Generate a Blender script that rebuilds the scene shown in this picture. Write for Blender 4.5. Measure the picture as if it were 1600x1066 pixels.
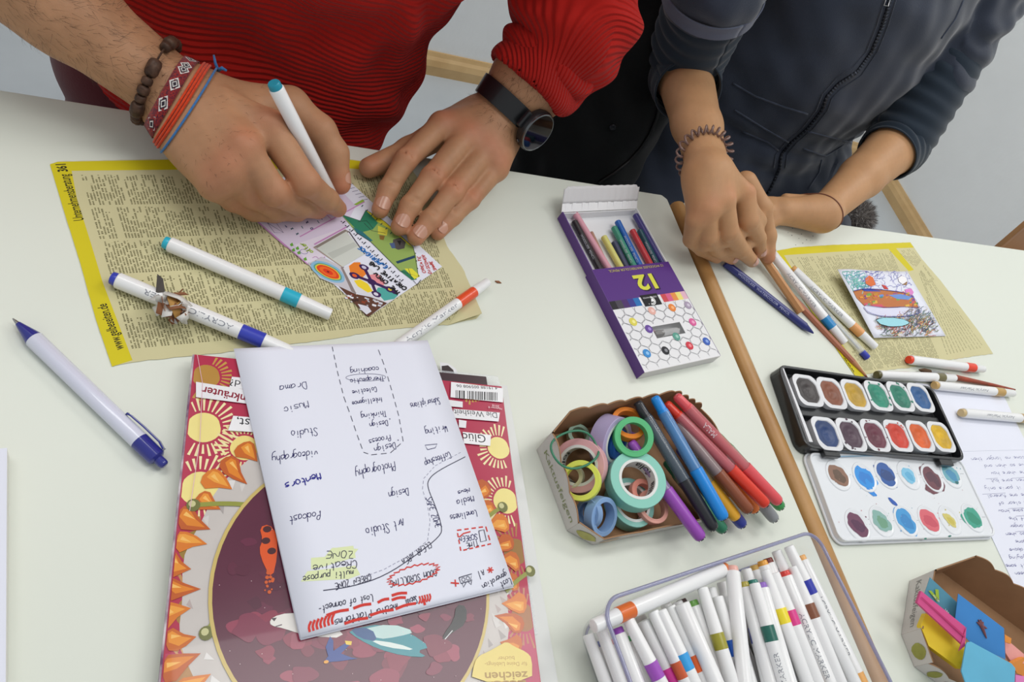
import bpy, bmesh, math, random
import numpy as np
from mathutils import Vector, Matrix
for o in list(bpy.data.objects): bpy.data.objects.remove(o)
scn = bpy.context.scene
C = scn.collection
rnd = random.Random(7)
# ------------------------------------------------------------------ camera
# table frame: X runs along the far table edge, Y away across the table, Z up, table top at z = 0
FOC = 1159.23
CR = Vector((0.87089613, -0.24108486, 0.4282733))
CU = Vector((-0.00688666, 0.86534619, 0.50112727))
CF = Vector((0.49141887, 0.43937918, -0.75196638))
CAM = Vector((0, 0, 0.51202))
cd = bpy.data.cameras.new('camera'); cam = bpy.data.objects.new('camera', cd); C.objects.link(cam)
cam.matrix_world = Matrix(((CR.x, CU.x, -CF.x, CAM.x), (CR.y, CU.y, -CF.y, CAM.y), (CR.z, CU.z, -CF.z, CAM.z), (0, 0, 0, 1)))
cd.sensor_width = 36; cd.lens = 36 * FOC / 1600; cd.clip_start = 0.02
scn.camera = cam
# ------------------------------------------------------------------ light and exposure
scn.view_settings.view_transform = 'Standard'; scn.view_settings.look = 'None'
scn.view_settings.gamma = 1; scn.view_settings.use_curve_mapping = False
scn.view_settings.exposure = 0.0
w = bpy.data.worlds.new('room_air'); scn.world = w; w.use_nodes = True
w.node_tree.nodes['Background'].inputs[0].default_value = (0.93, 0.97, 1.0, 1)
w.node_tree.nodes['Background'].inputs[1].default_value = 0.50
def area(name, loc, tgt, sx, sy, power, col=(1, 1, 1)):
    l = bpy.data.lights.new(name, 'AREA'); l.shape = 'RECTANGLE'; l.size = sx; l.size_y = sy; l.energy = power; l.color = col
    o = bpy.data.objects.new(name, l); C.objects.link(o); o.location = loc
    o.rotation_euler = (Vector(tgt) - Vector(loc)).to_track_quat('-Z', 'Y').to_euler(); return o
area('ceiling_lamp', (0.85, 0.15, 1.95), (0.85, 0.2, 0), 1.3, 0.5, 10.5, (1, 0.985, 0.955))
area('ceiling_lamp', (-0.5, 1.1, 1.95), (-0.5, 1.1, 0), 1.3, 0.5, 12.5, (1, 0.985, 0.955))
area('ceiling_lamp', (2.0, 1.0, 1.95), (2.0, 1.0, 0), 1.0, 0.5, 16, (1, 0.985, 0.955))

# ------------------------------------------------------------------ helpers
def ray(px, py): return CF * FOC + CR * (px - 800) + CU * (533 - py)
def P(px, py, z=0.0):                      # the point at height z
    d = ray(px, py); return CAM + d * ((z - CAM.z) / d.z)
def PY(px, py, y):                         # the point on the upright plane Y = y
    d = ray(px, py); return CAM + d * (y / d.y)
def PD(px, py, A, L, far=False):           # point on the sight line, L away from A (higher solution unless far)
    d = ray(px, py).normalized(); m = CAM - A
    b = m.dot(d); c = m.dot(m) - L * L; D = b * b - c
    t = -b + (math.sqrt(D) if far else -math.sqrt(D)) if D > 0 else -b
    return CAM + d * t
def SC(p): return FOC / (Vector(p) - CAM).dot(CF)
def lin(c):
    if isinstance(c, str): c = [int(c[i:i + 2], 16) for i in (0, 2, 4)]
    return tuple((v / 255 / 12.92 if v / 255 <= .04045 else ((v / 255 + .055) / 1.055) ** 2.4) for v in c[:3])
MATS = {}
def mat(name, col='ffffff', rough=.5, metal=0, bump=0, bscale=200, var=0, vscale=20, trans=0, alpha=1, sss=0, ior=1.45, coat=0, spec=.5, attr=False, attr_mix=None, bdist=.001, wave=None, var2='000000'):
    if name in MATS: return MATS[name]
    m = bpy.data.materials.new(name); m.use_nodes = True; MATS[name] = m
    nt = m.node_tree; b = nt.nodes['Principled BSDF']; N = nt.nodes.new; L = nt.links.new
    c4 = (*lin(col), 1)
    b.inputs['Base Color'].default_value = c4; b.inputs['Roughness'].default_value = rough
    b.inputs['Metallic'].default_value = metal; b.inputs['IOR'].default_value = ior
    b.inputs['Transmission Weight'].default_value = trans; b.inputs['Alpha'].default_value = alpha
    b.inputs['Coat Weight'].default_value = coat; b.inputs['Specular IOR Level'].default_value = spec
    if sss:
        b.inputs['Subsurface Weight'].default_value = sss; b.inputs['Subsurface Scale'].default_value = .004
        b.inputs['Subsurface Radius'].default_value = (1, .4, .25)
    tc = N('ShaderNodeTexCoord'); src = None
    if attr:
        a = N('ShaderNodeVertexColor'); a.layer_name = 'Col'; src = a.outputs[0]
    if var:
        nz = N('ShaderNodeTexNoise'); nz.inputs['Scale'].default_value = vscale; nz.inputs['Detail'].default_value = 6
        L(tc.outputs['Object'], nz.inputs['Vector'])
        mx = N('ShaderNodeMix'); mx.data_type = 'RGBA'
        rp = N('ShaderNodeMapRange'); rp.inputs[1].default_value = .35; rp.inputs[2].default_value = .7; rp.inputs[3].default_value = 0; rp.inputs[4].default_value = var
        L(nz.outputs[0], rp.inputs[0]); L(rp.outputs[0], mx.inputs[0])
        if src: L(src, mx.inputs[6])
        else: mx.inputs[6].default_value = c4
        mx.inputs[7].default_value = (*lin(var2), 1); src = mx.outputs[2]
    if src: L(src, b.inputs['Base Color'])
    if bump:
        n2 = N('ShaderNodeTexNoise'); n2.inputs['Scale'].default_value = bscale; n2.inputs['Detail'].default_value = 4
        L(tc.outputs['Object'], n2.inputs['Vector'])
        bp = N('ShaderNodeBump'); bp.inputs['Strength'].default_value = bump; bp.inputs['Distance'].default_value = bdist
        L(n2.outputs[0], bp.inputs['Height']); L(bp.outputs[0], b.inputs['Normal'])
    return m
def wmx(o):
    return (wmx(o.parent) if o.parent else Matrix()) @ Matrix.Translation(o.location)
class MB:                                   # collects shapes in WORLD space, one mesh per build()
    def __init__(s): s.v = []; s.f = []; s.c = []; s.uvx = None
    def add(s, vs, fs, col=None):
        o = len(s.v); s.v += [tuple(v) for v in vs]; s.f += [tuple(i + o for i in f) for f in fs]
        s.c += [col] * len(fs)
    def box(s, c, d, M=None, col=None):
        vs = [Vector((c[0] + d[0] * x / 2, c[1] + d[1] * y / 2, c[2] + d[2] * z / 2)) for x in (-1, 1) for y in (-1, 1) for z in (-1, 1)]
        if M: vs = [M @ v for v in vs]
        s.add(vs, [(0, 1, 3, 2), (4, 6, 7, 5), (0, 4, 5, 1), (2, 3, 7, 6), (0, 2, 6, 4), (1, 5, 7, 3)], col)
    def prism(s, pts, z0, z1, col=None):    # outline (x,y) list, heights numbers
        n = len(pts)
        vs = [(p[0], p[1], z0) for p in pts] + [(p[0], p[1], z1) for p in pts]
        s.add(vs, [tuple(range(n))[::-1], tuple(range(n, 2 * n))] + [(i, (i + 1) % n, n + (i + 1) % n, n + i) for i in range(n)], col)
    def lathe(s, A, X, prof, seg=20, col=None, up=None, flat=1.0):   # prof: (t along unit X, radius)
        X = Vector(X).normalized(); U = Vector(up) if up is not None else (Vector((0, 0, 1)) if abs(X.z) < .9 else Vector((1, 0, 0)))
        Y = X.cross(U).normalized(); Z = Y.cross(X).normalized(); A = Vector(A); vs = []; fs = []
        for t, r_ in prof:
            for k in range(seg):
                a = 2 * math.pi * k / seg; vs.append(A + X * t + (Y * math.cos(a) + Z * (math.sin(a) * flat)) * r_)
        n = len(prof)
        for i in range(n - 1):
            for k in range(seg):
                k2 = (k + 1) % seg; fs.append((i * seg + k, i * seg + k2, (i + 1) * seg + k2, (i + 1) * seg + k))
        if prof[0][1] > 1e-6: fs.append(tuple(range(seg))[::-1])
        if prof[-1][1] > 1e-6: fs.append(tuple((n - 1) * seg + k for k in range(seg)))
        s.add(vs, fs, col)
    def tube(s, pts, r_, seg=8, closed=False, col=None):
        pts = [Vector(p) for p in pts]; n = len(pts); vs = []; fs = []; pu = None
        rr = r_ if isinstance(r_, (list, tuple)) else [r_] * n
        for i, p in enumerate(pts):
            a = pts[(i - 1) % n] if (i or closed) else p; b = pts[(i + 1) % n] if (i < n - 1 or closed) else p
            t = (b - a).normalized()
            if pu is None: pu = Vector((0, 0, 1)) if abs(t.z) < .9 else Vector((1, 0, 0))
            y = t.cross(pu).normalized(); pu = y.cross(t).normalized()
            for k in range(seg):
                an = 2 * math.pi * k / seg; vs.append(p + (y * math.cos(an) + pu * math.sin(an)) * rr[i])
        for i in range(n if closed else n - 1):
            j = (i + 1) % n
            for k in range(seg):
                k2 = (k + 1) % seg; fs.append((i * seg + k, i * seg + k2, j * seg + k2, j * seg + k))
        if not closed: fs += [tuple(range(seg))[::-1], tuple((n - 1) * seg + k for k in range(seg))]
        s.add(vs, fs, col)
    def grid(s, fn, nu, nv, col=None, colfn=None):
        vs = [fn(i / nu, j / nv) for j in range(nv + 1) for i in range(nu + 1)]
        for j in range(nv):
            pass
        fs = [(j * (nu + 1) + i, j * (nu + 1) + i + 1, (j + 1) * (nu + 1) + i + 1, (j + 1) * (nu + 1) + i) for j in range(nv) for i in range(nu)]
        s.add(vs, fs, col)
    def build(s, name, m, parent=None, smooth=False, thick=0, bevel=0, autosm=None):
        me = bpy.data.meshes.new(name)
        iv = wmx(parent).inverted() if parent is not None else None
        if parent is None and s.v:
            base = Vector((sum(v[0] for v in s.v) / len(s.v), sum(v[1] for v in s.v) / len(s.v), min(v[2] for v in s.v))); iv = Matrix.Translation(-base)
        me.from_pydata([iv @ Vector(v) for v in s.v], [], s.f); me.update()
        if any(c is not None for c in s.c):
            ca = me.color_attributes.new('Col', 'BYTE_COLOR', 'CORNER')
            arr = np.ones((len(me.loops), 4), np.float32); k = 0
            cache = {}
            for p_, c in zip(me.polygons, s.c):
                if c is not None:
                    if c not in cache: cache[c] = (*lin(c), 1)
                    arr[p_.loop_start:p_.loop_start + p_.loop_total] = cache[c]
            ca.data.foreach_set('color', arr.ravel())
        o = bpy.data.objects.new(name, me); C.objects.link(o)
        if isinstance(m, str): m = MATS[m]
        me.materials.append(m)
        if smooth: me.shade_smooth() if autosm is None else me.shade_smooth()
        if smooth and autosm is not None:
            me.set_sharp_from_angle(angle=autosm)
        if parent is not None: o.parent = parent
        else: o.location = base
        if thick:
            md = o.modifiers.new('solid', 'SOLIDIFY'); md.thickness = thick; md.offset = 0
        if bevel:
            md = o.modifiers.new('bevel', 'BEVEL'); md.width = bevel; md.segments = 2; md.limit_method = 'ANGLE'
        return o
def thing(name, label, cat, loc, group=None):
    o = bpy.data.objects.new(name, None); C.objects.link(o); o.empty_display_size = .02
    o.location = loc; o.matrix_world = Matrix.Translation(Vector(loc)); return tag(o, label, cat, group)
def tag(o, label=None, cat=None, group=None, kind=None):
    if label: o['label'] = label
    if cat: o['category'] = cat
    if group: o['group'] = group
    if kind: o['kind'] = kind
    return o
# ---- single stroke hand-writing: x 0-4, y 0 descender, 3 baseline, 6 x-height, 9 capitals
G = {'a': '46 26 05 04 13 33 45|46 43', 'b': '09 03|05 26 36 45 44 33 13 04', 'c': '45 36 16 05 04 13 33 44', 'd': '49 43|45 36 16 05 04 13 33 44',
 'e': '05 45 36 16 05 04 13 33 44', 'f': '48 39 28 23|06 46', 'g': '46 26 05 04 13 33 45|46 41 30 10', 'h': '09 03|05 26 36 45 43', 'i': '26 23|28 27',
 'j': '36 31 10|38 37', 'k': '09 03|46 04|25 43', 'l': '29 24 33', 'm': '06 03|05 16 25 23|25 36 45 43', 'n': '06 03|05 26 36 45 43',
 'o': '16 05 04 13 33 44 45 36 16', 'p': '06 00|05 26 36 45 44 33 13 04', 'q': '46 40|45 36 16 05 04 13 33 44', 'r': '06 03|04 16 36',
 's': '46 16 05 35 44 33 03', 't': '19 14 23 33|06 36', 'u': '06 04 13 33 44|46 43', 'v': '06 23 46', 'w': '06 13 25 33 46', 'x': '06 43|03 46',
 'y': '06 04 23 44|46 41 20 00', 'z': '06 46 03 43', 'A': '03 29 43|15 35', 'B': '03 09 29 38 36 06|36 45 44 33 03', 'C': '48 39 19 07 05 13 33 44',
 'D': '03 09 29 47 45 33 03', 'E': '49 09 03 43|06 36', 'F': '49 09 03|06 36', 'G': '48 39 19 07 05 13 33 45 25', 'H': '09 03|49 43|06 46', 'I': '29 23',
 'L': '09 03 43', 'M': '03 09 25 49 43', 'N': '03 09 43 49', 'O': '19 07 05 13 33 45 47 39 19', 'P': '03 09 39 48 47 36 06', 'R': '03 09 39 48 47 36 06|26 43',
 'S': '48 39 19 08 17 35 44 33 13 04', 'T': '09 49|29 23', 'U': '09 04 13 33 44 49', 'V': '09 23 49', 'W': '09 13 27 33 49', 'Y': '09 26 49|26 23',
 'Z': '09 49 03 43', '.': '13 14', '-': '05 35', '2': '08 19 39 48 47 03 43', '1': '17 29 23', '*': '07 44|47 04|28 23', '+': '06 46|28 24', ',': '14 02'}
def ribbon(mb, pts, wd, col, lift=None):
    n = len(pts)
    if n < 2: return
    L_, R_ = [], []
    for i in range(n):
        a = pts[max(0, i - 1)]; b = pts[min(n - 1, i + 1)]; t = (b - a); t.z = 0
        if t.length < 1e-9: t = Vector((1, 0, 0))
        t.normalize(); nn = Vector((-t.y, t.x, 0)) * (wd / 2)
        L_.append(pts[i] + nn); R_.append(pts[i] - nn)
    mb.add(L_ + R_, [(i, n + i, n + i + 1, i + 1) for i in range(n - 1)], col)
class Print:                                # flat print on a sheet whose height is zf(x, y)
    def __init__(s, zf): s.zf = zf if callable(zf) else (lambda x, y, z=zf: z); s.mb = MB(); s.k = 1
    def w(s, px, py):
        z = s.zf(0, 0); p = P(px, py, z)
        for _ in range(3): p = P(px, py, s.zf(p.x, p.y))
        return p
    def up(s, p): return Vector((p.x, p.y, s.zf(p.x, p.y) + 0.00003 + s.k * 0.000003))
    def wpoly(s, pts, col): s.k += 1; s.mb.add([s.up(p) for p in pts], [tuple(range(len(pts)))], col)
    def poly(s, pts, col): s.wpoly([s.w(*p) for p in pts], col)
    def line(s, pts, wd, col, closed=False, dash=None, smooth=0):
        q = [s.w(*p) for p in pts]
        if closed: q.append(q[0])
        for _ in range(smooth):
            r2 = [q[0]]
            for a, b in zip(q, q[1:]): r2 += [a * .75 + b * .25, a * .25 + b * .75]
            q = r2 + [q[-1]]
        s.k += 1
        if dash:
            for a, b in zip(q, q[1:]):
                n = max(1, int((b - a).length / dash))
                for i in range(n): ribbon(s.mb, [s.up(a.lerp(b, i / n)), s.up(a.lerp(b, (i + .6) / n))], wd, col)
        else: ribbon(s.mb, [s.up(p) for p in q], wd, col)
    def ell(s, px, py, rx, ry=None, ang=0, col='000000', n=28, jit=0, sd=1):   # world radii
        c = s.w(px, py); ry = ry or rx; rr = random.Random(sd); pts = []
        ph = [rr.uniform(0, 6.28) for _ in range(4)]
        for i in range(n):
            a = 2 * math.pi * i / n; k = 1 + jit * (math.sin(2 * a + ph[0]) + .7 * math.sin(3 * a + ph[1]) + .6 * math.sin(5 * a + ph[2]) + .4 * math.sin(9 * a + ph[3])) / 2
            x = math.cos(a) * rx * k; y = math.sin(a) * ry * k
            pts.append(Vector((c.x + x * math.cos(ang) - y * math.sin(ang), c.y + x * math.sin(ang) + y * math.cos(ang), 0)))
        s.wpoly(pts, col)
    def ring(s, px, py, rx, ry, ang, wd, col, n=36):
        c = s.w(px, py); q = []
        for i in range(n + 1):
            a = 2 * math.pi * i / n; x = math.cos(a) * rx; y = math.sin(a) * ry
            q.append(Vector((c.x + x * math.cos(ang) - y * math.sin(ang), c.y + x * math.sin(ang) + y * math.cos(ang), 0)))
        s.k += 1; ribbon(s.mb, [s.up(p) for p in q], wd, col)
    def hand(s, txt, a, b, hpx, col, wd=.0004, jit=.35, slant=.15):     # hand written, from pixel a to pixel b
        A = s.w(*a); B = s.w(*b); e = (B - A); Lw = e.length; e.normalize(); n = Vector((-e.y, e.x, 0))
        h = hpx / SC(A); adv = Lw / len(txt); s.k += 1
        for i, ch in enumerate(txt):
            if ch == ' ': continue
            g = G.get(ch, G.get(ch.lower(), G['o'])); dy = rnd.uniform(-.3, .3); sx = adv / 5.2
            for st in g.split('|'):
                pts = []
                for q in st.split():
                    x = int(q[0]) + rnd.uniform(-jit, jit); y = int(q[1]) - 3 + dy + rnd.uniform(-jit, jit)
                    pts.append(A + e * (i * adv + x * sx + y * h / 6 * slant) + n * (y * h / 6))
                if len(pts) > 2:
                    r2 = [pts[0]]
                    for p0, p1 in zip(pts, pts[1:]): r2 += [p0 * .7 + p1 * .3, p0 * .3 + p1 * .7]
                    pts = r2 + [pts[-1]]
                ribbon(s.mb, [s.up(p) for p in pts], wd, col)
    def type(s, txt, a, b, hpx, col, bold=0, center=False):    # printed lettering from pixel a to pixel b
        A = s.w(*a); B = s.w(*b); e = B - A; Lw = e.length; e.normalize(); n = Vector((-e.y, e.x, 0)); h = hpx / SC(A) if hpx else None
        vs, fs = font(txt, bold); x0 = min(v[0] for v in vs); x1 = max(v[0] for v in vs); sx = Lw / (x1 - x0)
        sy = h / .73 if h else sx; s.k += 1
        s.mb.add([s.up(A + e * ((v[0] - x0) * sx) + n * (v[1] * sy)) for v in vs], fs, col)
    def build(s, name, m, parent, bias=0): return s.mb.build(name, m, parent)
FC = {}
def font(txt, bold=0):
    if (txt, bold) in FC: return FC[(txt, bold)]
    cu = bpy.data.curves.new('t', 'FONT'); cu.body = txt; cu.offset = bold; cu.resolution_u = 3
    o = bpy.data.objects.new('t', cu); C.objects.link(o); bpy.context.view_layer.update()
    dg = bpy.context.evaluated_depsgraph_get(); me = o.evaluated_get(dg).to_mesh()
    r_ = ([tuple(v.co) for v in me.vertices], [tuple(p.vertices) for p in me.polygons])
    o.evaluated_get(dg).to_mesh_clear(); bpy.data.objects.remove(o); bpy.data.curves.remove(cu)
    FC[(txt, bold)] = r_; return r_
def rpoly(cx, cy, w_, h_, r_, n=5):         # rounded rectangle outline
    out = []
    for sx, sy, a0 in ((1, 1, 0), (-1, 1, 90), (-1, -1, 180), (1, -1, 270)):
        for i in range(n + 1):
            a = math.radians(a0 + 90 * i / n); out.append((cx + sx * (w_ / 2 - r_) + r_ * math.cos(a), cy + sy * (h_ / 2 - r_) + r_ * math.sin(a)))
    return out
class Fr:                                   # a frame on the table: origin, direction of local x, height
    def __init__(s, o, xd, z=0):
        s.o = Vector((o[0], o[1], z)); d = Vector((xd[0], xd[1], 0)).normalized(); s.x = d; s.y = Vector((-d.y, d.x, 0))
    def __call__(s, x, y, z=0): return s.o + s.x * x + s.y * y + Vector((0, 0, z))
    def loc(s, p): q = Vector((p.x, p.y, 0)) - Vector((s.o.x, s.o.y, 0)); return q.dot(s.x), q.dot(s.y)
    def M(s): return Matrix(((s.x.x, s.y.x, 0, s.o.x), (s.x.y, s.y.y, 0, s.o.y), (0, 0, 1, s.o.z), (0, 0, 0, 1)))
def fit(pts, z):                            # rectangle through four pixel corners (A->B local x, A->D local y) => frame at A, w, h
    A, B, Cc, D = [P(px, py, z) for px, py in pts]
    ex = ((B - A) + (Cc - D)); ey = ((D - A) + (Cc - B)); w_ = ex.length / 2; h_ = ey.length / 2
    exn = ex.normalized(); sgn = 1 if exn.cross(ey).z > 0 else -1
    ex2 = (exn + Vector((ey.y, -ey.x, 0)).normalized() * sgn).normalized()
    cen = (A + B + Cc + D) / 4; f_ = Fr((0, 0), ex2, 0); y_ = f_.y * sgn
    o = cen - ex2 * w_ / 2 - y_ * h_ / 2; fr = Fr(o, ex2, 0); fr.y = y_; return fr, w_, h_
# ------------------------------------------------------------------ implicit modelling (bodies and clothes)
class SDF:
    def __init__(s, lo, hi, vx):
        s.lo = np.array(lo, float); s.vx = vx; s.n = np.ceil((np.array(hi) - s.lo) / vx).astype(int) + 1
        s.d = np.full(s.n, 1.0, np.float32)
    def sub(s, lo, hi):
        a = np.clip(np.floor((np.array(lo) - s.lo) / s.vx).astype(int), 0, s.n); b = np.clip(np.ceil((np.array(hi) - s.lo) / s.vx).astype(int) + 1, 0, s.n)
        if (b <= a).any(): return None
        ax = [s.lo[i] + s.vx * np.arange(a[i], b[i]) for i in range(3)]
        X, Y, Z = np.meshgrid(*ax, indexing='ij', sparse=True)
        return (slice(a[0], b[0]), slice(a[1], b[1]), slice(a[2], b[2])), X, Y, Z
    def put(s, sl, d, k, cut=False):
        o = s.d[sl]
        if cut: d = -d; h = np.maximum(k - np.abs(o - d), 0) / k; s.d[sl] = np.maximum(o, d) + h * h * k * .25
        else: h = np.maximum(k - np.abs(o - d), 0) / k; s.d[sl] = np.minimum(o, d) - h * h * k * .25
    def cap(s, a, b, ra, rb, k=.006, flat=None, cut=False):   # tapered capsule; flat=(normal, factor) flattens the section
        a = np.array(a, float); b = np.array(b, float); m = max(ra, rb) * 1.6 + k + s.vx * 3
        q = s.sub(np.minimum(a, b) - m, np.maximum(a, b) + m)
        if q is None: return
        sl, X, Y, Z = q; ab = b - a; L2 = max(ab @ ab, 1e-12)
        px, py, pz = X - a[0], Y - a[1], Z - a[2]
        t = np.clip((px * ab[0] + py * ab[1] + pz * ab[2]) / L2, 0, 1)
        dx, dy, dz = px - t * ab[0], py - t * ab[1], pz - t * ab[2]; r_ = ra + (rb - ra) * t
        if flat is not None:
            n = np.array(flat[0], float); n /= np.linalg.norm(n); c = dx * n[0] + dy * n[1] + dz * n[2]
            g = (1 / flat[1]) - 1; dx, dy, dz = dx + c * n[0] * g, dy + c * n[1] * g, dz + c * n[2] * g
        s.put(sl, (np.sqrt(dx * dx + dy * dy + dz * dz) - r_).astype(np.float32) * (flat[1] ** .5 if flat is not None else 1), k, cut)
    def ell(s, c, R, k=.01, M=None, cut=False):
        c = np.array(c, float); R = np.array(R, float); m = R.max() + k + s.vx * 3
        q = s.sub(c - m, c + m)
        if q is None: return
        sl, X, Y, Z = q; p = [X - c[0], Y - c[1], Z - c[2]]
        if M is not None: p = [sum(M[j][i] * p[j] for j in range(3)) for i in range(3)]
        kk = np.sqrt(sum((p[i] / R[i]) ** 2 for i in range(3))); d = (kk - 1) * R.min()
        s.put(sl, d.astype(np.float32), k, cut)
    def mesh(s):
        d = s.d; n = d.shape; ins = d < 0
        c = [ins[i:n[0] - 1 + i, j:n[1] - 1 + j, k:n[2] - 1 + k] for i in (0, 1) for j in (0, 1) for k in (0, 1)]
        cnt = sum(x.astype(np.uint8) for x in c); act = (cnt > 0) & (cnt < 8)
        I = np.argwhere(act); idx = np.full(act.shape, -1, np.int32); idx[tuple(I.T)] = np.arange(len(I))
        acc = np.zeros((len(I), 3)); num = np.zeros(len(I)); cor = [(i, j, k) for i in (0, 1) for j in (0, 1) for k in (0, 1)]
        val = np.stack([d[I[:, 0] + i, I[:, 1] + j, I[:, 2] + k] for i, j, k in cor], 1)
        for a in range(8):
            for b in range(a + 1, 8):
                if sum(abs(cor[a][t] - cor[b][t]) for t in range(3)) != 1: continue
                va, vb = val[:, a], val[:, b]; m = (va < 0) != (vb < 0); t = np.where(m, va / np.where(m, va - vb, 1), 0)
                p = np.array(cor[a])[None] + t[:, None] * (np.array(cor[b]) - np.array(cor[a]))[None]
                acc += p * m[:, None]; num += m
        V = (I + acc / num[:, None]) * s.vx + s.lo
        F = []
        for ax in range(3):
            A = [slice(None)] * 3; B = [slice(None)] * 3; A[ax] = slice(0, -1); B[ax] = slice(1, None)
            sa, sb = ins[tuple(A)], ins[tuple(B)]; E_ = np.argwhere(sa != sb); o1, o2 = [t for t in range(3) if t != ax]
            E_ = E_[(E_[:, o1] > 0) & (E_[:, o2] > 0) & (E_[:, o1] < n[o1] - 1) & (E_[:, o2] < n[o2] - 1)]
            def q(da, db):
                e = E_.copy(); e[:, o1] += da; e[:, o2] += db; return idx[e[:, 0], e[:, 1], e[:, 2]]
            f = np.stack([q(-1, -1), q(0, -1), q(0, 0), q(-1, 0)], 1)
            flip = sa[tuple(E_.T)]
            if ax == 1: flip = ~flip
            f[~flip] = f[~flip][:, ::-1]; F.append(f)
        F = np.concatenate(F); F = F[(F >= 0).all(1)]
        return V, F
def np_mesh(name, V, F, m, parent, cols=None, attrs=None, keep=None, smooth_it=0):
    V = np.asarray(V, float)
    if keep is not None:
        F = F[keep[F].all(1)]; used = np.zeros(len(V), bool); used[F.ravel()] = True; mp = np.cumsum(used) - 1
        F = mp[F]; V = V[used]
        if cols is not None: cols = cols[used]
        if attrs: attrs = {k: v[used] for k, v in attrs.items()}
    me = bpy.data.meshes.new(name); loc = np.array(parent.matrix_world.translation) if parent is not None else np.zeros(3)
    if parent is None: loc = np.array([V[:, 0].mean(), V[:, 1].mean(), V[:, 2].min()])
    W = (V - loc).astype(np.float32)
    me.vertices.add(len(W)); me.vertices.foreach_set('co', W.ravel())
    me.loops.add(F.size); me.loops.foreach_set('vertex_index', F.astype(np.int32).ravel())
    me.polygons.add(len(F)); me.polygons.foreach_set('loop_start', np.arange(0, F.size, F.shape[1], dtype=np.int32))
    me.update(calc_edges=True); me.validate()
    if cols is not None:
        ca = me.color_attributes.new('Col', 'FLOAT_COLOR', 'POINT'); ca.data.foreach_set('color', np.concatenate([cols, np.ones((len(cols), 1))], 1).astype(np.float32).ravel())
    for k, v in (attrs or {}).items():
        a = me.attributes.new(k, 'FLOAT', 'POINT'); a.data.foreach_set('value', v.astype(np.float32))
    me.shade_smooth(); me.materials.append(m)
    o = bpy.data.objects.new(name, me); C.objects.link(o)
    if parent is not None: o.parent = parent
    else: o.location = loc
    if smooth_it:
        md = o.modifiers.new('sm', 'SMOOTH'); md.iterations = smooth_it; md.factor = .5
    return o
def normals(V, F):
    N_ = np.zeros_like(V); e = np.cross(V[F[:, 2]] - V[F[:, 0]], V[F[:, 3]] - V[F[:, 1]])
    for i in range(4): np.add.at(N_, F[:, i], e)
    return N_ / np.maximum(np.linalg.norm(N_, axis=1), 1e-12)[:, None]
def vnoise(V, sc, seed=0):                  # cheap smooth 3-D noise from summed sines
    r_ = np.random.default_rng(seed); out = 0
    for _ in range(7):
        k = r_.normal(size=3); k = k / np.linalg.norm(k) * r_.uniform(.6, 1.5) * 2 * np.pi / sc; out = out + np.sin(V @ k + r_.uniform(0, 6.28))
    return out / 3.5
# ------------------------------------------------------------------ the setting
mat('floor_grey', 'b6bcc0', .45, bump=.15, bscale=60, var=.25, vscale=9, var2='9ca4aa')
mat('wall_plaster', 'eceeee', .75, bump=.35, bscale=25, bdist=.004, var=.18, vscale=5, var2='d5d9da')
mat('pine', 'c8a878', .45, var=.5, vscale=14, var2='a98450', bump=.1, bscale=80)
mat('oak_edge', 'b78a52', .42, var=.6, vscale=18, var2='94683a', bump=.1, bscale=300)
mat('table_white', 'dee2d7', .36, bump=.05, bscale=900, bdist=.0003, var=.10, vscale=4, var2='d2d6cc', spec=.35)
mat('steel', 'b9bcc0', .35, 1)
ZF = -.74
def struct(name, mb, m, **k): return tag(mb.build(name, m, **k), kind='structure')
b = MB(); b.box((.6, .1, ZF - .03), (4.3, 3.3, .06)); struct('floor', b, 'floor_grey')
b = MB(); b.box((.6, 1.64, .45), (4.3, .1, 2.44)); struct('wall_back', b, 'wall_plaster')
b = MB(); b.box((2.72, .1, .45), (.1, 3.3, 2.44)); struct('wall_right', b, 'wall_plaster')
def skirt(b, a, c, n):                       # a..c along the wall foot, n into the room
    a = Vector(a); c = Vector(c); n = Vector(n); prof = [(0, 0), (.022, 0), (.022, .03), (.016, .045), (.009, .052), (.004, .062), (0, .062)]
    vs = [a + n * x + Vector((0, 0, z)) for x, z in prof] + [c + n * x + Vector((0, 0, z)) for x, z in prof]; k = len(prof)
    b.add(vs, [(i, (i + 1) % k, k + (i + 1) % k, k + i) for i in range(k)] + [tuple(range(k))[::-1], tuple(range(k, 2 * k))])
b = MB(); skirt(b, (-1.5, 1.59, ZF), (2.648, 1.59, ZF), (0, -1, 0)); struct('baseboard_back', b, 'pine')
b = MB(); skirt(b, (2.67, 1.568, ZF), (2.67, -1.5, ZF), (-1, 0, 0)); struct('baseboard_right', b, 'pine')
# tables ------------------------------------------------------------
def table(name, label, corners, edge=None):
    cx = sum(c[0] for c in corners) / 4; cy = sum(c[1] for c in corners) / 4
    t = thing(name, label, 'table', (cx, cy, ZF))
    b = MB(); b.prism(corners, -.026, 0); b.build('tabletop', MATS['table_white'], t, bevel=.0015)
    x0, x1 = min(c[0] for c in corners) + .06, max(c[0] for c in corners) - .06; y0, y1 = min(c[1] for c in corners) + .06, max(c[1] for c in corners) - .07
    b = MB()
    for yy in (y0, y1): b.box(((x0 + x1) / 2, yy, -.051), (x1 - x0, .025, .05))
    for xx in (x0, x1): b.box((xx, (y0 + y1) / 2, -.051), (.025, y1 - y0 - .025, .05))
    b.build('frame', MATS['steel'], t)
    for xx in (x0, x1):
        for yy in (y0, y1):
            b = MB(); b.lathe((xx, yy, ZF), (0, 0, 1), [(0, .02), (.004, .022), (.02, .022), (.022, .019), (-.078 - ZF, .019)], 20); b.build('leg', MATS['steel'], t, smooth=True, autosm=.6)
    return t
eA = P(0, 140); eB = P(1040, 305); dirx = (eB - eA).normalized()
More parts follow.
